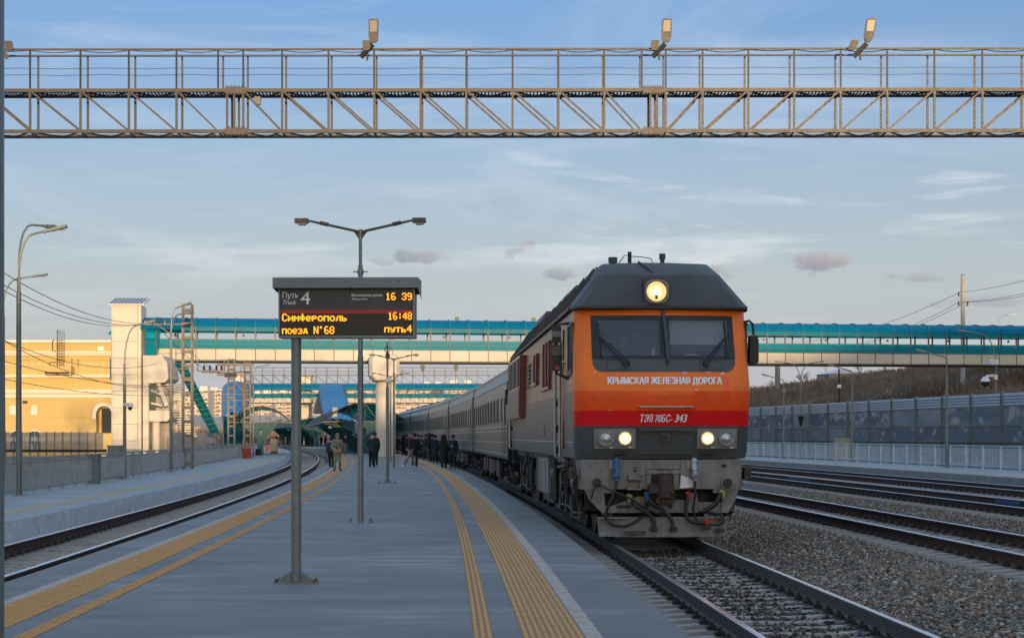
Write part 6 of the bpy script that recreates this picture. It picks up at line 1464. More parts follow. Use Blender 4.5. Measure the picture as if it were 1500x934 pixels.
arm_lamp(1248.5, 93, 'angled lamp in the right fence, middle one of the three', 541, -24, 'angle', base=.2, rise=.5, head=.42)
arm_lamp(1148, 108, 'angled lamp in the right fence just right of the locomotive', 554, -22, 'angle', base=.2, rise=.5, head=.45, cams=((571, 'box'),))
arm_lamp(1173, 124, 'double armed curved lamp standing in the noise barrier', 532, -28, 'curve', base=0, rise=1.6, head=.5, second=(1, 24, 0, 0), cams=((562, 'box'), (615, 'funnel')))
arm_lamp(1459, 94.5, 'curved lamp with two white cameras by the noise barrier at right', 489, -40, 'curve', base=0, rise=2.0, head=.6, cams=((530, 'cam'), (553, 'dome'), (612, 'funnel')))
arm_lamp(1462, 250, 'distant curved lamp above the footbridge roof at far right', 462, 16, 'curve', base=6, rise=1.6, head=1.2)
arm_lamp(1290, 300, 'faint distant lamp on the hill right of the middle fence lamp', 544, -12, 'curve', base=4, rise=1.5, head=1.0)
arm_lamp(1196, 330, 'faint distant lamp behind the left lamp of the right fence', 560, -12, 'curve', base=3, rise=1.5, head=1.0)
def pole(px_, Y, top, base, r, lab, mat='con2', tip=None):
    X = (px_-CX)*Y/F; zt = CAMZ+(HY-top)*Y/F; o = empty('utility_pole', (X, Y, base), 0, lab, 'pole'); b = MB(); b.tube([(0,0,0),(0,0,zt-base)], [r*1.15, r], 10); b.build('shaft', M[mat], o, smooth=True); MB().tube([(0,0,zt-base),(0,0,zt-base+.05)], r*1.1, 10).build('cap', M['steeld'], o); return o
up_ = pole(1410.5, 160, 403, 0, .2, 'tall concrete utility pole rising behind the footbridge at right')
for (py_, sides) in ((428, (-1,)), (442, (-1, 1))):
    z = CAMZ+(HY-py_)*160/F
    for s in sides: b = MB(); b.bar((0,-.1,z-.35),(s*.45,-.1,z-.35),.06); b.tube([(s*.42,-.1,z-.35),(s*.42,-.1,z)], .07, 8); b.build('insulator_bracket', M['steeld'], up_)
pole(1229, 118, 541, 0, .06, 'thin dark camera pole between two fence lamps on the right', 'steeld')
MB().box(-.12,.12,-.15,.1,CAMZ+(HY-568)*118/F,CAMZ+(HY-563)*118/F).build('camera_box', M['white'], [o for o in bpy.data.objects if o.get('label','').startswith('thin dark camera')][0])
pole(1139, 230, 525, 0, .35, 'thick grey pole under the footbridge just right of the locomotive', 'galv')
pole(1210, 330, 534, 3, .22, 'distant thin concrete pole left of the middle fence lamp'); pole(1296, 300, 530, 5, .3, 'distant brown pole on the wooded ridge', 'apt')
def wire(name_pts, r, lab, group):
    b = MB(); b.tube(name_pts, r, 4); tag(b.build('overhead_wire', M['wire']), lab, 'wire', group)
def sag(a, b, s, n=14): return [a.lerp(b, i/n) - Vector((0,0,s*4*(i/n)*(1-i/n))) for i in range(n+1)]
# lattice masts
def mast(px_, Y, top, w, lab, steps_=.95, base=-.2, group='lattice catenary masts on the left'):
    X = (px_-CX)*Y/F; zt = CAMZ+(HY-top)*Y/F; o = empty('lattice_mast', (X, Y, base), R(4), lab, 'mast', group); h = zt-base; b = MB()
    for sx_ in (-1, 1):
        c = MB()
        for sy_ in (0, 1): c.bar((sx_*w/2, sy_*w, 0), (sx_*w/2*.96, sy_*w, h), .09, .06)
        c.build('mast_leg', M['mast'], o)
    z = .4; c0 = None
    while z < h:
        if c0 is None: c0 = MB().box(-w/2, w/2, -.03, .03, 0, .14).box(-w/2, w/2, w-.03, w+.03, 0, .14).box(-w/2-.02,-w/2+.03,0,w,0,.1).box(w/2-.03,w/2+.02,0,w,0,.1).build('batten_plate', M['mast'], o); c0.location = (0,0,z)
        else: inst(c0, 'batten_plate', o, (0,0,z))
        z += steps_*.72
    MB().box(-.35,.35,-.2,w+.2,0,.12).build('footing', M['coarse'], o)
    return o
m1 = mast(274, 84, 445, .46, 'nearest and tallest lattice mast right of the lift shaft')
kk = 84/F; mz = lambda p: CAMZ+(HY-p)*kk + .2; mx_ = lambda p: (p-274)*kk
b = MB(); b.bar((mx_(281),-.1,mz(474.5)),(mx_(212),-.1,mz(475.5)),.05,.07); b.bar((mx_(267),-.1,mz(500)),(mx_(231),-.1,mz(476)),.05); b.bar((mx_(281),-.1,mz(517)),(mx_(232),-.1,mz(518)),.03)
for p in (540, 553): b.bar((mx_(248),-.1,mz(p)),(mx_(283),-.1,mz(p)),.05,.05)
b.build('cross_arm', M['mast'], m1)
for p in (214, 228, 242):
    b = MB(); 
    for k in range(3): b.tube([(mx_(p),-.1,mz(473.5)+k*.05),(mx_(p),-.1,mz(473.5)+k*.05+.03)], .09-.012*k, 10)
    b.build('insulator', M['insul'], m1)
m2 = mast(338.5, 124, 528, .45, 'dark topped lattice mast beside the blue stair tube'); m3 = mast(362, 130, 530, .45, 'lattice mast between the blue stair tube and the arched canopy')
k2 = 124/F; fx = lambda p: (p-338.5)*k2; fz = lambda p: CAMZ+(HY-p)*k2 + .2
b = MB(); b.bar((fx(345),-.1,fz(566)*0+fz(546)),(fx(296),-.1,fz(545)),.1,.1); b.bar((fx(290),-.1,fz(543)),(fx(330),-.1,fz(543)),.08,.08); b.bar((fx(290),-.1,fz(543)),(fx(290),-.1,fz(528)),.1); b.bar((fx(329),-.1,fz(543)),(fx(329),-.1,fz(528)),.1)
for p in (533, 535): b.bar((fx(318),0,fz(p)),(fx(372),0,fz(p)),.08,.08)
for p in (546,549): b.bar((fx(318),.1,fz(p)),(fx(360),.1,fz(p)),.12,.1)
for p in (577, 586): b.bar((fx(325),0,fz(p)),(fx(368),0,fz(p)),.05,.05)
b.bar((fx(345),0,fz(560)),(fx(358),0,fz(574)),.08)
b.build('cross_arm', M['mast'], m2)
for p in (299.5, 308, 317.5, 325):
    b = MB(); b.tube([(fx(p),-.1,fz(542)),(fx(p),-.1,fz(540)),(fx(p),-.1,fz(539.5)),(fx(p),-.1,fz(537.5)),(fx(p),-.1,fz(537)),(fx(p),-.1,fz(535))], [.05,.11,.05,.10,.05,.08], 8); b.build('insulator', M['insul'], m2)
b = MB(); b.box(fx(333)-.2, fx(346), -.1, .5, fz(552), fz(545)); b.build('platform_bracket', M['steeld'], m2)
# left wires
for (a, b_, s, lab) in ((P(-70,348,50), P(243,471,84), .9, 'upper overhead wire running to the topmost insulator from the left edge'), (P(-70,372,50), P(228,472,84), .8, 'second overhead wire from the left edge to the mast cross arm'), (P(-70,380,50), P(214,473,84), .8, 'third overhead wire from the left edge to the mast cross arm'),
        (P(-40,470,60), P(247,565,84), .8, 'lower sagging wire crossing the lift shaft at mid height'), (P(-40,476,60), P(229,533,84), .7, 'wire crossing the upper front of the yellow building'), (P(-40,515,60), P(252,565,84), .35, 'lowest wire crossing the middle of the yellow building'), (P(-40,545,60), P(248,578,90), .3, 'faint bottom wire across the yellow building'),
        (P(243,471,84), P(322,545,124), .4, 'wire sloping from the cross arm down to the second mast'), (P(228,472,84), P(312,545,124), .4, 'neighbouring wire sloping down to the second mast')):
    wire(sag(a, b_, s), .014, lab, 'overhead wires on the left')
for (a, b_, s, lab) in ((P(1406,428,160), P(1620,372,110), .4, 'top wire from the utility pole to the right edge'), (P(1406,442,160), P(1620,392,110), .5, 'middle wire from the utility pole to the right edge'), (P(1415,442,160), P(1620,398,110), .5, 'lower wire from the utility pole to the right edge'),
        (P(1406,428,160), P(1180,500,210), .8, 'upper wire going left from the utility pole behind the footbridge'), (P(1406,442,160), P(1210,512,210), .8, 'lower wire going left from the utility pole behind the footbridge'), (P(1415,443,160), P(1205,516,210), .8, 'lowest wire going left from the utility pole behind the footbridge')):
    wire(sag(a, b_, s), .022, lab, 'overhead wires on the right')
# ------------------------------------------------------------------ canopies
def canopy(dc, w, ze, zp, y0, y1, lab, col_every=9, gull=0):
    p0 = T(dc, y0, 0); root = empty('platform_canopy', p0, 0, lab, 'canopy')
    prof = []
    for k in range(13):
        t = -1 + 2*k/12; prof.append((dc + t*w, ze + (zp-ze)*(1 - abs(t)**2.2) ))
    y = y0
    while y < y1:
        yy = min(y + 4, y1); sweep('roof_panel', prof, y + .03, yy, M['tealroof'], root, 2, None, smooth=True, org=p0).location = (0, 0, 0)
        y = yy
    for yy in ([y0] + [y0 + col_every*k for k in range(1, int((y1-y0)/col_every))]):
        b = MB(); pts = [T(d, yy, z + .02) - p0 for d, z in prof]; b.tube(pts, .07, 5); b.bar(pts[0], pts[-1], .08, .1)
        if yy == y0:
            for k in range(2, 11, 2): q = T(prof[k][0], yy, ze) - p0; b.bar(q, pts[k], .05); 
            for k in (2, 4): b.bar(T(prof[k][0], yy, ze)-p0, pts[k+2], .05); b.bar(T(prof[12-k][0], yy, ze)-p0, pts[10-k], .05)
        b.build('roof_truss', M['steel'], root)
    b = MB(); 
    for i in (0, -1):
        rs = [T(prof[i][0], yy, prof[i][1]) - p0 for yy in steps(y0, y1, 4)]; b.tube(rs, .07, 5)
    b.build('eave_gutter', M['galv'], root)
    k = 0; yy = y0 + .6
    while yy < min(y1, 330):
        q = T(dc, yy, 0) - p0; th = frame(yy)[1]; b = MB(); cw = .26
        b.box(-cw, cw, -cw, cw, 0, ze*.58)
        for s in (-1, 1):
            b.prism([(s*cw*.2, ze*.55), (s*cw, ze*.45), (s*w*.62, ze*.98), (s*w*.80, ze+.25*(zp-ze)), (s*w*.25, ze*1.02), (s*cw*.5, ze*.85)] if s > 0 else [(s*cw*.2, ze*.55), (s*cw*.5, ze*.85), (s*w*.25, ze*1.02), (s*w*.80, ze+.25*(zp-ze)), (s*w*.62, ze*.98), (s*cw, ze*.45)], -.14, .14)
        b.prism([(-cw, ze*.8), (cw, ze*.8), (cw*1.6, ze*1.0), (-cw*1.6, ze*1.0)], -.2, .2)
        o = b.build('column', M['tealc'], root); o.location = q; o.rotation_euler = (0,0,th); yy += col_every
    for yy in (y0+30, y0+60, y0+90, y0+120):
        if yy > y1: break
        for s in (-.6, .6):
            b = MB(); c = T(dc+w*s, yy, ze-.1) - p0; b.tube([c, c-Vector((0,0,.12)), c-Vector((0,0,.32)), c-Vector((0,0,.42))], [.08,.26,.26,.08], 10); b.build('globe_lamp', M['white'], root)
    return root
canopy(-5.15, 3.75, 2.9, 4.6, 158, 225, 'teal arched canopy over the island platform behind the round lift column')
canopy(-5.15, 3.4, 3.0, 4.3, 262, 400, 'farther teal canopy over the island platform where the track curves away')
canopy(-14.4, 2.55, 2.75, 4.05, 147, 165, 'arched canopy on a flared column at the end of the left platform fence', 20)

# ------------------------------------------------------------------ stair tubes of the far footbridge
def stair_tube(pt, Yt, pb, Yb, zt, zb_, hgt, lab, n=16):
    root = empty('stair_tube', (0, 0, 0), 0, lab, 'covered stair'); rings = []
    for i in range(n + 1):
        t = i / n; Y = Yt + (Yb - Yt) * t; xl = (pt[0]-CX)*Yt/F + ((pb[0]-CX)*Yb/F - (pt[0]-CX)*Yt/F)*t; xr = (pt[1]-CX)*Yt/F + ((pb[1]-CX)*Yb/F - (pt[1]-CX)*Yt/F)*t; z = zt + (zb_-zt)*t
        c, w = (xl+xr)/2, (xr-xl)/2
        rings.append([(xl, Y, z-hgt*1.25)] + [(c - w*math.cos(PI*k/12), Y, z - hgt + hgt*math.sin(PI*k/12)**.7) for k in range(13)] + [(xr, Y, z-hgt*1.25)])
    for i in range(n):
        b = MB(); r0 = [Vector(a).lerp(Vector(b_), .02) for a, b_ in zip(rings[i], rings[i+1])]; r1 = [Vector(a).lerp(Vector(b_), .98) - Vector((0,0,.05)) for a, b_ in zip(rings[i], rings[i+1])]
        b.loft([r0, r1], 0, False); b.build('cladding_sheet', M['blueroof'], root, smooth=True)
        b = MB(); b.tube([Vector(v) + Vector((0,0,.04)) for v in rings[i]], .03, 4, 0, False); b.build('seam_rib', M['solar'], root)
    b = MB(); b.loft([[(v[0], v[1]+.3, v[2]-.05) for v in rings[0]], [(v[0], v[1]+3, v[2]) for v in rings[0]]], 0, False); b.build('top_hood', M['blueroof'], root)
    b = MB(); f = rings[-1]; b.add([(f[0][0]+.4, f[0][1], 0), (f[0][0]+.4, f[0][1]+25, 0), (f[0][0]+.4, f[0][1]+25, 6), (f[0][0]+.4, f[0][1], f[0][2])], [(0,1,2,3)]); b.box(f[0][0]+.2, f[0][0]+.9, f[0][1]+6, f[0][1]+7.5, 0, 6); b.build('stair_support', M['con2'], root)
    return root
stair_tube((466, 505), 297, (479, 524), 258, 10.75, 3.6, 1.9, 'blue curved stair tube coming down onto the island platform from the far footbridge')
s2 = stair_tube((325, 366), 282, (325, 361), 258, 10.6, 5.2, 1.9, 'blue stair tube beside the lattice masts at the left end of the far footbridge')
b = MB(); q = 258/F; b.box((327-CX)*q, (360-CX)*q, 258, 262, -.5, 4.6)
b.build('lower_wall', M['tealroof'], s2)
for p0_, p1_, yt, lab in ((342, 357, 545, 'small beige lift head above the left end of the far footbridge'), (428, 455, 551, 'beige lift head above the far footbridge behind the departure board post')):
    Y = 304; q = Y/F; o = empty('lift_tower', ((p0_+p1_)/2*q - CX*q, Y, 0), 0, lab, 'lift tower'); w = (p1_-p0_)*q/2; zt = CAMZ+(HY-yt)*q
    MB().box(-w, w, 0, 3, -.5, zt).build('shaft', M['tower'], o); MB().box(-w-.3, w+.2, -.3, 3.2, zt, zt+.25).build('roof', M['solar'], o)
# grey landing hanging below the far bridge
q = 296/F; o = empty('bridge_landing', ((468-CX)*q, 296, 0), 0, 'dark grey landing box hanging under the far footbridge beside the blue stair tube', 'landing')
MB().prism([(-1.1, 3.9+1.5), (.6, 5.4), (.6, 8.6), (-1.1, 8.2)], 0, 2).build('box', M['galv'], o); MB().box(.2, .7, .5, 1.5, 0, 5.4).build('pier', M['tower'], o)

# ------------------------------------------------------------------ far apartment blocks and town
def block(pa, pb, yt, yb, Y, fl, cols, lab, depth=14, seed=0, dark=False):
    r = random.Random(seed); q = Y/F; x0, x1 = (pa-CX)*q, (pb-CX)*q; zt = CAMZ+(HY-yt)*q; zb_ = CAMZ+(HY-yb)*q; o = empty('apartment_block', ((x0+x1)/2, Y, zb_), R(r.uniform(-2, 2)), lab, 'apartment block', 'far apartment blocks'); w = (x1-x0)/2; h = zt-zb_
    MB().box(-w, w, 0, depth, -12, h).build('wall', M['apt'], o)
    b = MB()
    for k in range(max(1, cols//6)): x = -w + (k+.5)*2*w/max(1, cols//6); b.box(x-2, x+2, 3, 9, h, h+r.choice((1.5,2.5,3.5)))
    b.box(-w-.2, w+.2, -.2, depth+.2, h, h+.5); b.build('roof', M['apt2'], o)
    win, log, sl = MB(), MB(), MB(); cw = 2*w/cols; fh = h/fl
    for i in range(cols):
        kind = (i*7 + seed) % 5
        for j in range(fl):
            x = -w + i*cw; z = j*fh
            if kind in (1, 3):
                log.box(x+cw*.08, x+cw*.92, -1.1, 0, z+fh*.08, z+fh*.45)
                win.box(x+cw*.14, x+cw*.86, -.9, -.02, z+fh*.46, z+fh*.86) if r.random() < .8 else log.box(x+cw*.1, x+cw*.9, -1.0, 0, z+fh*.45, z+fh*.9)
            else: win.box(x+cw*.28, x+cw*.72, -.05, .02, z+fh*.32, z+fh*.78)
        if kind == 2: sl.box(x+cw*.0, x+cw*.1, -.3, 0, 0, h)
    win.build('window_grid', M['aptw'], o, kind='stuff'); log.build('loggia_grid', M['apt2'], o, kind='stuff')
    if sl.f: sl.build('wall_rib', M['aptr'], o, kind='stuff')
for a in ((272, 305, 572, 640, 900, 12, 12, 'leftmost tall far apartment block between the stair and the blue stair tube', 14, 1), (300, 326, 571, 640, 930, 12, 10, 'second far apartment block touching the blue stair tube', 14, 2), (245, 268, 585, 640, 980, 9, 9, 'lower far apartment block seen through the stair glazing', 14, 3),
          (366, 398, 577, 625, 880, 9, 12, 'far apartment block above the arched canopy', 14, 4), (400, 428, 575, 622, 950, 9, 11, 'far apartment block just left of the departure board post', 14, 5), (440, 470, 573, 605, 1000, 7, 11, 'far apartment block behind the upper end of the blue stair tube', 14, 6),
          (500, 546, 570, 600, 960, 7, 17, 'far long block left of the round lift column', 14, 7), (572, 612, 567, 600, 1000, 7, 15, 'far block right of the round lift column', 14, 8), (616, 650, 565, 602, 1040, 8, 13, 'far block above the third passenger coach', 14, 9), (654, 695, 563, 600, 980, 8, 15, 'far block above the second passenger coach', 14, 10)):
    block(*a)
def town(name, n, xa, xb, Ya, Yb, zf, seed):
    r = random.Random(seed); b = MB()
    for k in range(n):
        Y = r.uniform(Ya, Yb); p = r.uniform(xa, xb); x = (p-CX)*Y/F; z = zf(x, Y); w, d, h = r.uniform(3, 8), r.uniform(4, 8), r.uniform(2.5, 5.5)
        mi = r.choice((0, 0, 1, 2)); b.box(x-w, x+w, Y, Y+d, z-2, z+h, mi); b.prism([(x-w-.4, z+h), (x+w+.4, z+h), (x+w*.6, z+h+1.8), (x-w*.6, z+h+1.8)], Y-.3, Y+d, 'y', 3)
        for j in range(int(w)): b.box(x-w+.7+j*1.8, x-w+1.5+j*1.8, Y-.05, Y, z+h*.35, z+h*.7, 4)
    b.build(name, [M['apt'], M['apt2'], M['aptr'], M['solar'], M['aptw']], None, kind='stuff')
def fz(x, y):
    ks = ysf; 
    for a, b_ in zip(ks, ks[1:]):
        if a <= y <= b_: t = (y-a)/(b_-a); return farz(x, a)*(1-t) + farz(x, b_)*t
    return 0
town('distant_houses', 260, 120, 700, 500, 860, fz, 3)
town('distant_houses', 70, 1085, 1330, 600, 1300, lambda x, y: fz(x, min(y, 1390)) * .9, 5)
V = []; Fc = []; r = random.Random(9)
for k in range(5200):
    Y = r.uniform(470, 860); x = (r.uniform(100, 720)-CX)*Y/F; z = fz(x, Y) if Y > 480 else -.7; h = r.uniform(3, 7)
    for j in range(6):
        n = len(V); a = r.uniform(-1, 1)*h*.45; w = .16; V += [(x-w, Y, z), (x+w, Y, z), (x+a, Y+r.uniform(-1,1), z+h*r.uniform(.6, 1))]; Fc.append((n, n+1, n+2))
me = bpy.data.meshes.new('far_trees'); me.from_pydata(V, [], Fc); me.materials.append(M['scrub']); o = bpy.data.objects.new('distant_trees', me); COL.objects.link(o); o['kind'] = 'stuff'
# house on the ridge at right
Y = 262; hx = (1238-CX)*Y/F; o = empty('ridge_house', (hx, Y, hillz(hx, Y)-.2), R(12), 'low house with pale snowy roof on the ridge right of the locomotive', 'house'); MB().box(-2.6,2.6,0,5,0,1.3).build('wall', M['con2'], o); MB().prism([(-2.9,1.3),(2.9,1.3),(0,2.1)], -.3, 5.3).build('roof', M['pale2'], o)

# ------------------------------------------------------------------ people
def person(px_, Y, rz, lab, top='navy', bottom='blk', shoe='shoe', head=None, H=1.75, pose=None, coat=None, hood=False, skin='skin', bulk=1.0, z=0, bag=None, badge=False, X=None, detail=True):
    ps = dict(pelvis=(0,.0,.52), spine=(0,.005,.61), chest=(0,.01,.72), coll=(0,.012,.80), neck=(0,.005,.845), jaw=(0,-.008,.89), skull=(0,.0,.945),
              shL=(.095,.01,.795), elL=(.130,.03,.635), wrL=(.128,-.03,.50), shR=(-.095,.01,.795), elR=(-.130,.03,.635), wrR=(-.128,-.03,.50),
              hiL=(.052,0,.49), knL=(.058,-.01,.275), anL=(.060,.01,.05), toL=(.068,-.085,.022), hiR=(-.052,0,.49), knR=(-.058,-.01,.275), anR=(-.060,.01,.05), toR=(-.068,-.085,.022))
    ps.update(pose or {})
    B = bulk; rad = dict(pelvis=.072*B, spine=.075*B, chest=.085*B, coll=.062*B, neck=.034, jaw=.044, skull=.056, shL=.048*B, elL=.040*B, wrL=.028*B, hiL=.060, knL=.046, anL=.033, toL=.024)
    for k in list(rad):
        if k.endswith('L'): rad[k[:-1]+'R'] = rad[k]
    E = [('pelvis','spine'),('spine','chest'),('chest','coll'),('coll','neck'),('neck','jaw'),('jaw','skull'),('coll','shL'),('shL','elL'),('elL','wrL'),('coll','shR'),('shR','elR'),('elR','wrR'),
         ('pelvis','hiL'),('hiL','knL'),('knL','anL'),('anL','toL'),('pelvis','hiR'),('hiR','knR'),('knR','anR'),('anR','toR')]
    names_ = list(ps); V = [Vector(ps[k]) * H for k in names_]; Rr = [rad[k] * H for k in names_]; idx = {k: i for i, k in enumerate(names_)}; ed = [(idx[a], idx[b_]) for a, b_ in E]
    nose = Vector(ps['jaw']) + Vector((0, -.046, .022)); V.append(nose * H); Rr.append(.010*H); ed.append((idx['jaw'], len(V)-1))
    # hands: palm, four unequal fingers and a thumb
    for s, w_, e_ in ((1, 'wrL', 'elL'), (-1, 'wrR', 'elR')):
        d = (Vector(ps[w_]) - Vector(ps[e_])).normalized(); side = Vector((0, 1, 0)) if abs(d.y) < .8 else Vector((0, 0, 1)); side = (side - d*side.dot(d)).normalized(); inw = d.cross(side) * -s
        palm = Vector(ps[w_]) + d*.035; V.append(palm*H); Rr.append(.020*H); pi_ = len(V)-1; ed.append((idx[w_], pi_))
        if detail:
            for k, ln in enumerate((.040, .046, .043, .034)):
                a = palm + side*(.018 - k*.012) + d*.018; b_ = a + d*ln*.55; c = b_ + (d*.7 + inw*.7)*ln*.5
                for q in (b_, c): V.append(q*H); Rr.append(.0055*H)
                ed.append((pi_, len(V)-2)); ed.append((len(V)-2, len(V)-1))
            t1 = palm + side*.026 + inw*.004; V.append(t1*H); Rr.append(.007*H); ed.append((pi_, len(V)-1))
    me = bpy.data.meshes.new('person'); me.from_pydata(V, ed, []); o = bpy.data.objects.new('body', me); COL.objects.link(o)
    m = o.modifiers.new('s', 'SKIN'); m.use_smooth_shade = True
    sv = me.skin_vertices[0].data
    for i, q in enumerate(sv):
        rr_ = Rr[i]; q.radius = (rr_, rr_); q.use_root = (i == idx['pelvis'])
        if i < len(names_) and names_[i] in ('chest', 'spine', 'pelvis', 'coll'): q.radius = (rr_*1.18, rr_*.82)
    sb = o.modifiers.new('b', 'SUBSURF'); sb.levels = sb.render_levels = 1 if not detail else 2
    dg = bpy.context.evaluated_depsgraph_get(); m2 = bpy.data.meshes.new_from_object(o.evaluated_get(dg)); bpy.data.objects.remove(o); bpy.data.meshes.remove(me)
    m2.name = 'person_body'
    mats = [M[skin], M[top], M[bottom], M[shoe], M['hair']]; m2.materials.clear()
    for x in mats: m2.materials.append(x)
    bones = []
    for a, b_ in E:
        mi = 1
        if a in ('neck', 'jaw'): mi = 0
        if a in ('coll',) and b_ == 'neck': mi = 1
        if a.startswith(('hi', 'kn')) or b_.startswith('hi'): mi = 2
        if a.startswith('an'): mi = 3
        bones.append((Vector(ps[a])*H, Vector(ps[b_])*H, mi))
    for w_, e_ in (('wrL','elL'), ('wrR','elR')): 
        d = (Vector(ps[w_]) - Vector(ps[e_])).normalized(); bones.append(((Vector(ps[w_]) + d*.012)*H, (Vector(ps[w_])+d*.12)*H, 0))
    for p in m2.polygons:
        c = p.center; best = 9; bm_ = 1
        for a, b_, mi in bones:
            ab = b_ - a; t = max(0, min(1, (c-a).dot(ab)/ab.length_squared)); dd = (c - (a + ab*t)).length
            if dd < best: best = dd; bm_ = mi
        if bm_ == 0 and c.z > ps['jaw'][2]*H + .01*H and (c.y > ps['skull'][1]*H + .008*H or c.z > (ps['skull'][2] + .022)*H) : bm_ = 4 if head != 'bald' else 0
        p.material_index = bm_; p.use_smooth = True
    root = empty('person', (X if X is not None else (px_-CX)*Y/F, Y, z), rz, lab, 'person')
    bo = bpy.data.objects.new('body', m2); COL.objects.link(bo); bo.parent = root
    sk = Vector(ps['skull'])*H
    if detail:
        for s in (-1, 1):
            e = Vector(ps['jaw'])*H + Vector((s*.02, -.044, .035))*H
            b = MB(); b.tube([e - Vector((0,.002,0)), e + Vector((0,.006,0))], .007*H, 8); b.build('eye', M['hair'], root)
            e = Vector(ps['jaw'])*H + Vector((s*.052, 0, .022))*H; b = MB(); b.tube([e, e + Vector((s*.012, .012, .004))], [.018*H, .012*H], 8); b.build('ear', M[skin], root)
    if head and head != 'bald':
        b = MB(); rs = []
        for r_, dz in ((.062, -.012), (.066, .015), (.062, .045), (.042, .066), (.01, .075)): rs.append([sk + Vector((math.cos(2*PI*k/12)*r_*.92, math.sin(2*PI*k/12)*r_, dz))*H for k in range(12)])
        b.loft(rs, 0, True, True)
        if head == 'peak': b.prism([(-.05*H, -.05*H), (.05*H, -.05*H), (.03*H, -.10*H), (-.03*H, -.10*H)], sk.z - .005, sk.z + .01, 'z')
        b.build('hat', M[{'cap': 'cap', 'fur': 'fur', 'dark': 'blk', 'peak': 'navy', 'navy': 'navy'}[head]], root, smooth=True)
    if hood:
        b = MB(); rs = []
        for r_, dz in ((.085, -.10), (.080, -.04), (.078, .01), (.066, .05), (.03, .075)):
            rs.append([sk + Vector((math.cos(PI*(-.12) + 2*PI*.87*k/12 - PI*.12)*r_, math.sin(PI*(-.12) + 2*PI*.87*k/12 - PI*.12)*r_ + .012, dz))*H for k in range(13)])
        b.loft(rs, 0, False); b.build('hood', M[top], root, smooth=True)
    if coat:
        b = MB(); rs = []; pe = Vector(ps['pelvis'])*H; ch_ = Vector(ps['chest'])*H
        for z_, rx, ry in ((coat, .115, .095), (coat+.08, .112, .09), (.50, .105, .085), (.58, .098, .078), (.66, .098, .078), (.74, .10, .075), (.80, .075, .055)):
            rs.append([Vector((math.cos(2*PI*k/18)*rx*B*(1+.05*math.sin(k*2.3+z_*20)), math.sin(2*PI*k/18)*ry*B*(1+.05*math.cos(k*1.7+z_*9)) + .006, z_))*H for k in range(18)])
        b.loft(rs, 0, True, False); b.build('coat', M[top], root, smooth=True)
    if bag == 'pack':
        b = MB(); b.prism([(-.08*H,.56*H),(.08*H,.56*H),(.085*H,.74*H),(.05*H,.78*H),(-.05*H,.78*H),(-.085*H,.74*H)], .065*H, .14*H); b.build('backpack', M['blk'], root)
    if bag == 'side':
        b = MB(); b.box(.02*H,.14*H,-.10*H,-.05*H,.52*H,.60*H); b.bar((.13*H,-.06*H,.60*H),(-.06*H,-.06*H,.80*H),.02,.01); b.build('shoulder_bag', M['blk'], root)
    if badge:
        b = MB(); b.box(-.02*H,.03*H,-.105*H*B,-.095*H*B,.655*H,.69*H); b.build('badge', M['prt'], root); b = MB(); b.bar((-.01*H,-.09*H*B,.69*H),(-.03*H,-.06*H,.81*H),.008); b.bar((.01*H,-.09*H*B,.69*H),(.03*H,-.06*H,.81*H),.008); b.build('lanyard', M['blue'], root)
    return root
pock = dict(wrL=(.085,-.065,.56), elL=(.15,.03,.64), wrR=(-.085,-.065,.56), elR=(-.15,.03,.64))
person(494, 78.5, R(8), 'soldier in winter camouflage and khaki knit hat standing on the left tactile strip', 'camo', 'camo', 'shoe', 'cap', 1.72, dict(pock, anL=(.075,.01,.05), toL=(.10,-.08,.022), knL=(.068,-.01,.275), anR=(-.07,.01,.05), toR=(-.10,-.08,.022)), bulk=1.22)
person(485, 86, R(170), 'person in dark clothes and bright blue shoes mostly hidden behind the soldier', 'blueg', 'blk', 'bshoe', 'dark', 1.55, dict(knL=(.058,-.06,.28), anL=(.06,-.05,.06), toL=(.06,-.13,.03), anR=(-.06,.09,.06), toR=(-.06,.0,.02)))
person(545, 88, R(176), 'man in navy jacket and dark trousers seen from behind, left of the round lift column', 'navy', 'blk', 'shoe', 'bald', 1.74, dict(wrL=(.06,-.09,.66), wrR=(-.06,-.09,.66), elL=(.15,.0,.66), elR=(-.15,0,.66), skull=(.0,-.005,.945)), coat=.44, bulk=1.12)
person(549, 93, R(190), 'person in dark fur hat half hidden behind the man in the navy jacket', 'blk', 'blk', 'shoe', 'fur', 1.8, coat=.42)
person(602, 87, R(-72), 'bald man striding left in black jacket, grey trousers and white trainers', 'blk', 'greyc', 'wshoe', 'bald', 1.80, dict(knL=(.05,-.10,.29), anL=(.05,-.22,.065), toL=(.055,-.30,.05), knR=(-.05,.06,.27), anR=(-.05,.13,.05), toR=(-.05,.05,.022), wrL=(.12,-.10,.54), wrR=(-.12,-.02,.5), jaw=(.01,-.02,.89), skull=(.005,-.01,.945)), bag='side', bulk=1.12)
person(607.5, 89.5, R(185), 'person in black jacket directly behind the striding bald man', 'blk', 'blk', 'shoe', 'dark', 1.74, bulk=1.1)
person(650, 85.5, R(150), 'woman in a long hooded black coat nearest the second coach, back half turned', 'blk', 'blk', 'shoe', None, 1.66, hood=True, coat=.17, bulk=1.12)
person(664, 85.5, R(-25), 'railway attendant in dark uniform, cap and white badge beside the coach', 'navy', 'navy', 'shoe', 'peak', 1.66, dict(wrL=(.10,.01,.52), wrR=(-.12,-.03,.49)), coat=.42, badge=True, bulk=1.15)
person(637.5, 102, R(165), 'person in long dark coat and round cap between the hooded woman and the backpacker', 'navy', 'blk', 'shoe', 'fur', 1.66, coat=.2, bulk=1.1)
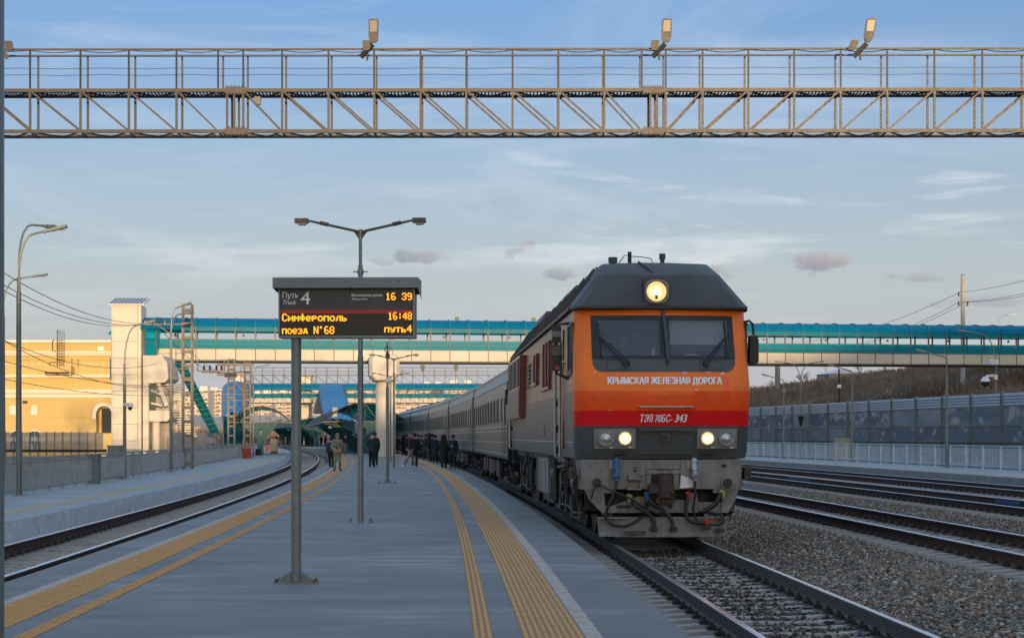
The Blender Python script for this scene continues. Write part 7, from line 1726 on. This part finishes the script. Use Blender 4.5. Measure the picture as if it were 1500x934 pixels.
person(629.5, 110, R(170), 'person with blue jeans and a big dark backpack walking away along the coaches', 'blk', 'jeans', 'shoe', None, 1.76, dict(knL=(.058,-.05,.28), anL=(.06,-.03,.05)), hood=True, bag='pack', bulk=1.15)
person(617.5, 118, R(5), 'attendant with white badge standing farther along, just right of the walking man', 'navy', 'navy', 'shoe', 'peak', 1.68, coat=.3, badge=True, bulk=1.05)
person(582, 150, R(20), 'person in black leaning beside the far coach, leftmost of the group by the coaches', 'blk', 'blk', 'shoe', 'dark', 1.70, coat=.25, detail=False)
person(591, 142, R(200), 'person in long black coat second from the left beside the far coach', 'blk', 'blk', 'shoe', 'fur', 1.68, hood=True, coat=.2, bulk=1.15, detail=False)
person(595.5, 138, R(120), 'person in black jacket behind the long coated figure at the far coach', 'blk', 'blk', 'shoe', 'dark', 1.72, detail=False)
person(506, 150, R(35), 'person in dark jacket and pale trousers standing behind the soldier at the canopy', 'blk', 'greyc', 'shoe', 'dark', 1.74, dict(wrR=(-.05,-.09,.6)), detail=False)
person(521.5, 145, R(180), 'dark figure partly hidden behind the lamp pole near the canopy', 'blk', 'blk', 'shoe', 'dark', 1.78, coat=.4, detail=False)
person(612, 122, R(30), 'dark figure in the crowd just left of the attendant with the white badge', 'navy', 'blk', 'shoe', 'dark', 1.7, coat=.35, bulk=1.1, detail=False)
person(601, 130, R(140), 'dark coated figure in the crowd behind the walking man', 'blk', 'blk', 'shoe', 'fur', 1.72, coat=.25, bulk=1.1, detail=False)
person(623.5, 115, R(200), 'figure in dark blue coat between attendant and backpacker', 'blueg', 'blk', 'shoe', 'dark', 1.7, coat=.3, bulk=1.1, detail=False)
person(633.5, 106, R(190), 'person in black jacket close to the backpacker by the coaches', 'blk', 'blk', 'shoe', 'dark', 1.72, bulk=1.1, detail=False)
fp = [(448, 282, 'dark', 'dark seated looking figure left of the yellow bag under the far canopy', 'blk'), (452, 285, None, 'dark figure stooping over the yellow bag under the far canopy', 'navy'), (458, 280, 'dark', 'black figure just right of the yellow bag under the far canopy', 'blk'), (465, 284, None, 'figure in a pale jacket in the middle of the far canopy group', 'greyc'), (470.5, 281, 'fur', 'dark figure right of the pale jacket under the far canopy', 'blk'), (476.5, 279, 'dark', 'rightmost black figure of the far canopy group', 'navy'),
      (405, 345, None, 'small dark figure below the orange far board', 'blk'), (410.5, 348, 'dark', 'small figure in a blue jacket below the orange far board', 'jeans'), (414.5, 350, None, 'small dark figure right of the blue jacket below the far board', 'navy'), (421, 342, 'fur', 'small black figure farthest right near the departure board post', 'blk'), (424, 347, None, 'small stooping figure touching the departure board post in the distance', 'blk')]
for px_, Y, h_, lab, tp in fp: person(px_, Y, R(random.uniform(0, 360)), lab, tp, 'blk', 'shoe', h_, random.uniform(1.6, 1.78), coat=random.choice((.3, .42)), bulk=1.15, detail=False)
for px_, lab in ((413.5, 'tiny figure crossing the far footbridge left of the departure board post'), (450, 'tiny figure crossing the far footbridge left of the blue stair tube')):
    person(px_, 301.2, R(90), lab, 'blk', 'blk', 'shoe', 'dark', 1.7, z=7.45, detail=False)
o = empty('yellow_bag', ((455.5-CX)*278/F, 278, 0), 0, 'bright yellow bag standing on the platform under the far canopy', 'bag'); MB().box(-.22,.22,-.15,.15,0,.55).build('bag', M['yelb'], o); MB().tube([(-.1,0,.55),(-.08,0,.68),(.08,0,.68),(.1,0,.55)], .015, 5).build('handle', M['black'], o)
Y = 352; o = empty('far_departure_board', ((411.5-CX)*Y/F, Y, 0), 0, 'tiny distant departure board glowing orange at the track bend', 'station sign'); MB().box(-.85,.85,0,.2,2.2,3.0).build('cabinet', M['ledk'], o); MB().box(-.7,.1,-.02,0,2.45,2.75).build('led_lettering', M['ledfar'], o); MB().box(.3,.7,-.02,0,2.4,2.8).build('led_lettering', M['ledfar'], o); MB().box(-.05,.05,.05,.15,0,2.2).build('post', M['galv'], o)
# driver and assistant in the cab
vec = loco.matrix_basis @ Vector((.62, 1.15, 0))
sitp = dict(hiL=(.052,0,.49), knL=(.06,-.22,.47), anL=(.06,-.22,.22), toL=(.06,-.3,.2), hiR=(-.052,0,.49), knR=(-.06,-.22,.47), anR=(-.06,-.22,.22), toR=(-.06,-.3,.2), wrL=(.06,-.2,.66), wrR=(-.06,-.2,.66), elL=(.13,-.06,.64), elR=(-.13,-.06,.64))
person(0, vec.y, R(3), 'driver at the desk behind the right windscreen pane of the locomotive', 'redh', 'blk', 'shoe', 'bald', 1.75, sitp, z=-.22+1.83, X=vec.x, detail=True)
vec = loco.matrix_basis @ Vector((-.55, 1.3, 0))
person(0, vec.y, R(-25), 'assistant in dark hooded jacket behind the left windscreen pane of the locomotive', 'blk', 'blk', 'shoe', None, 1.75, sitp, z=-.22+1.95, X=vec.x, hood=True, bulk=1.2)
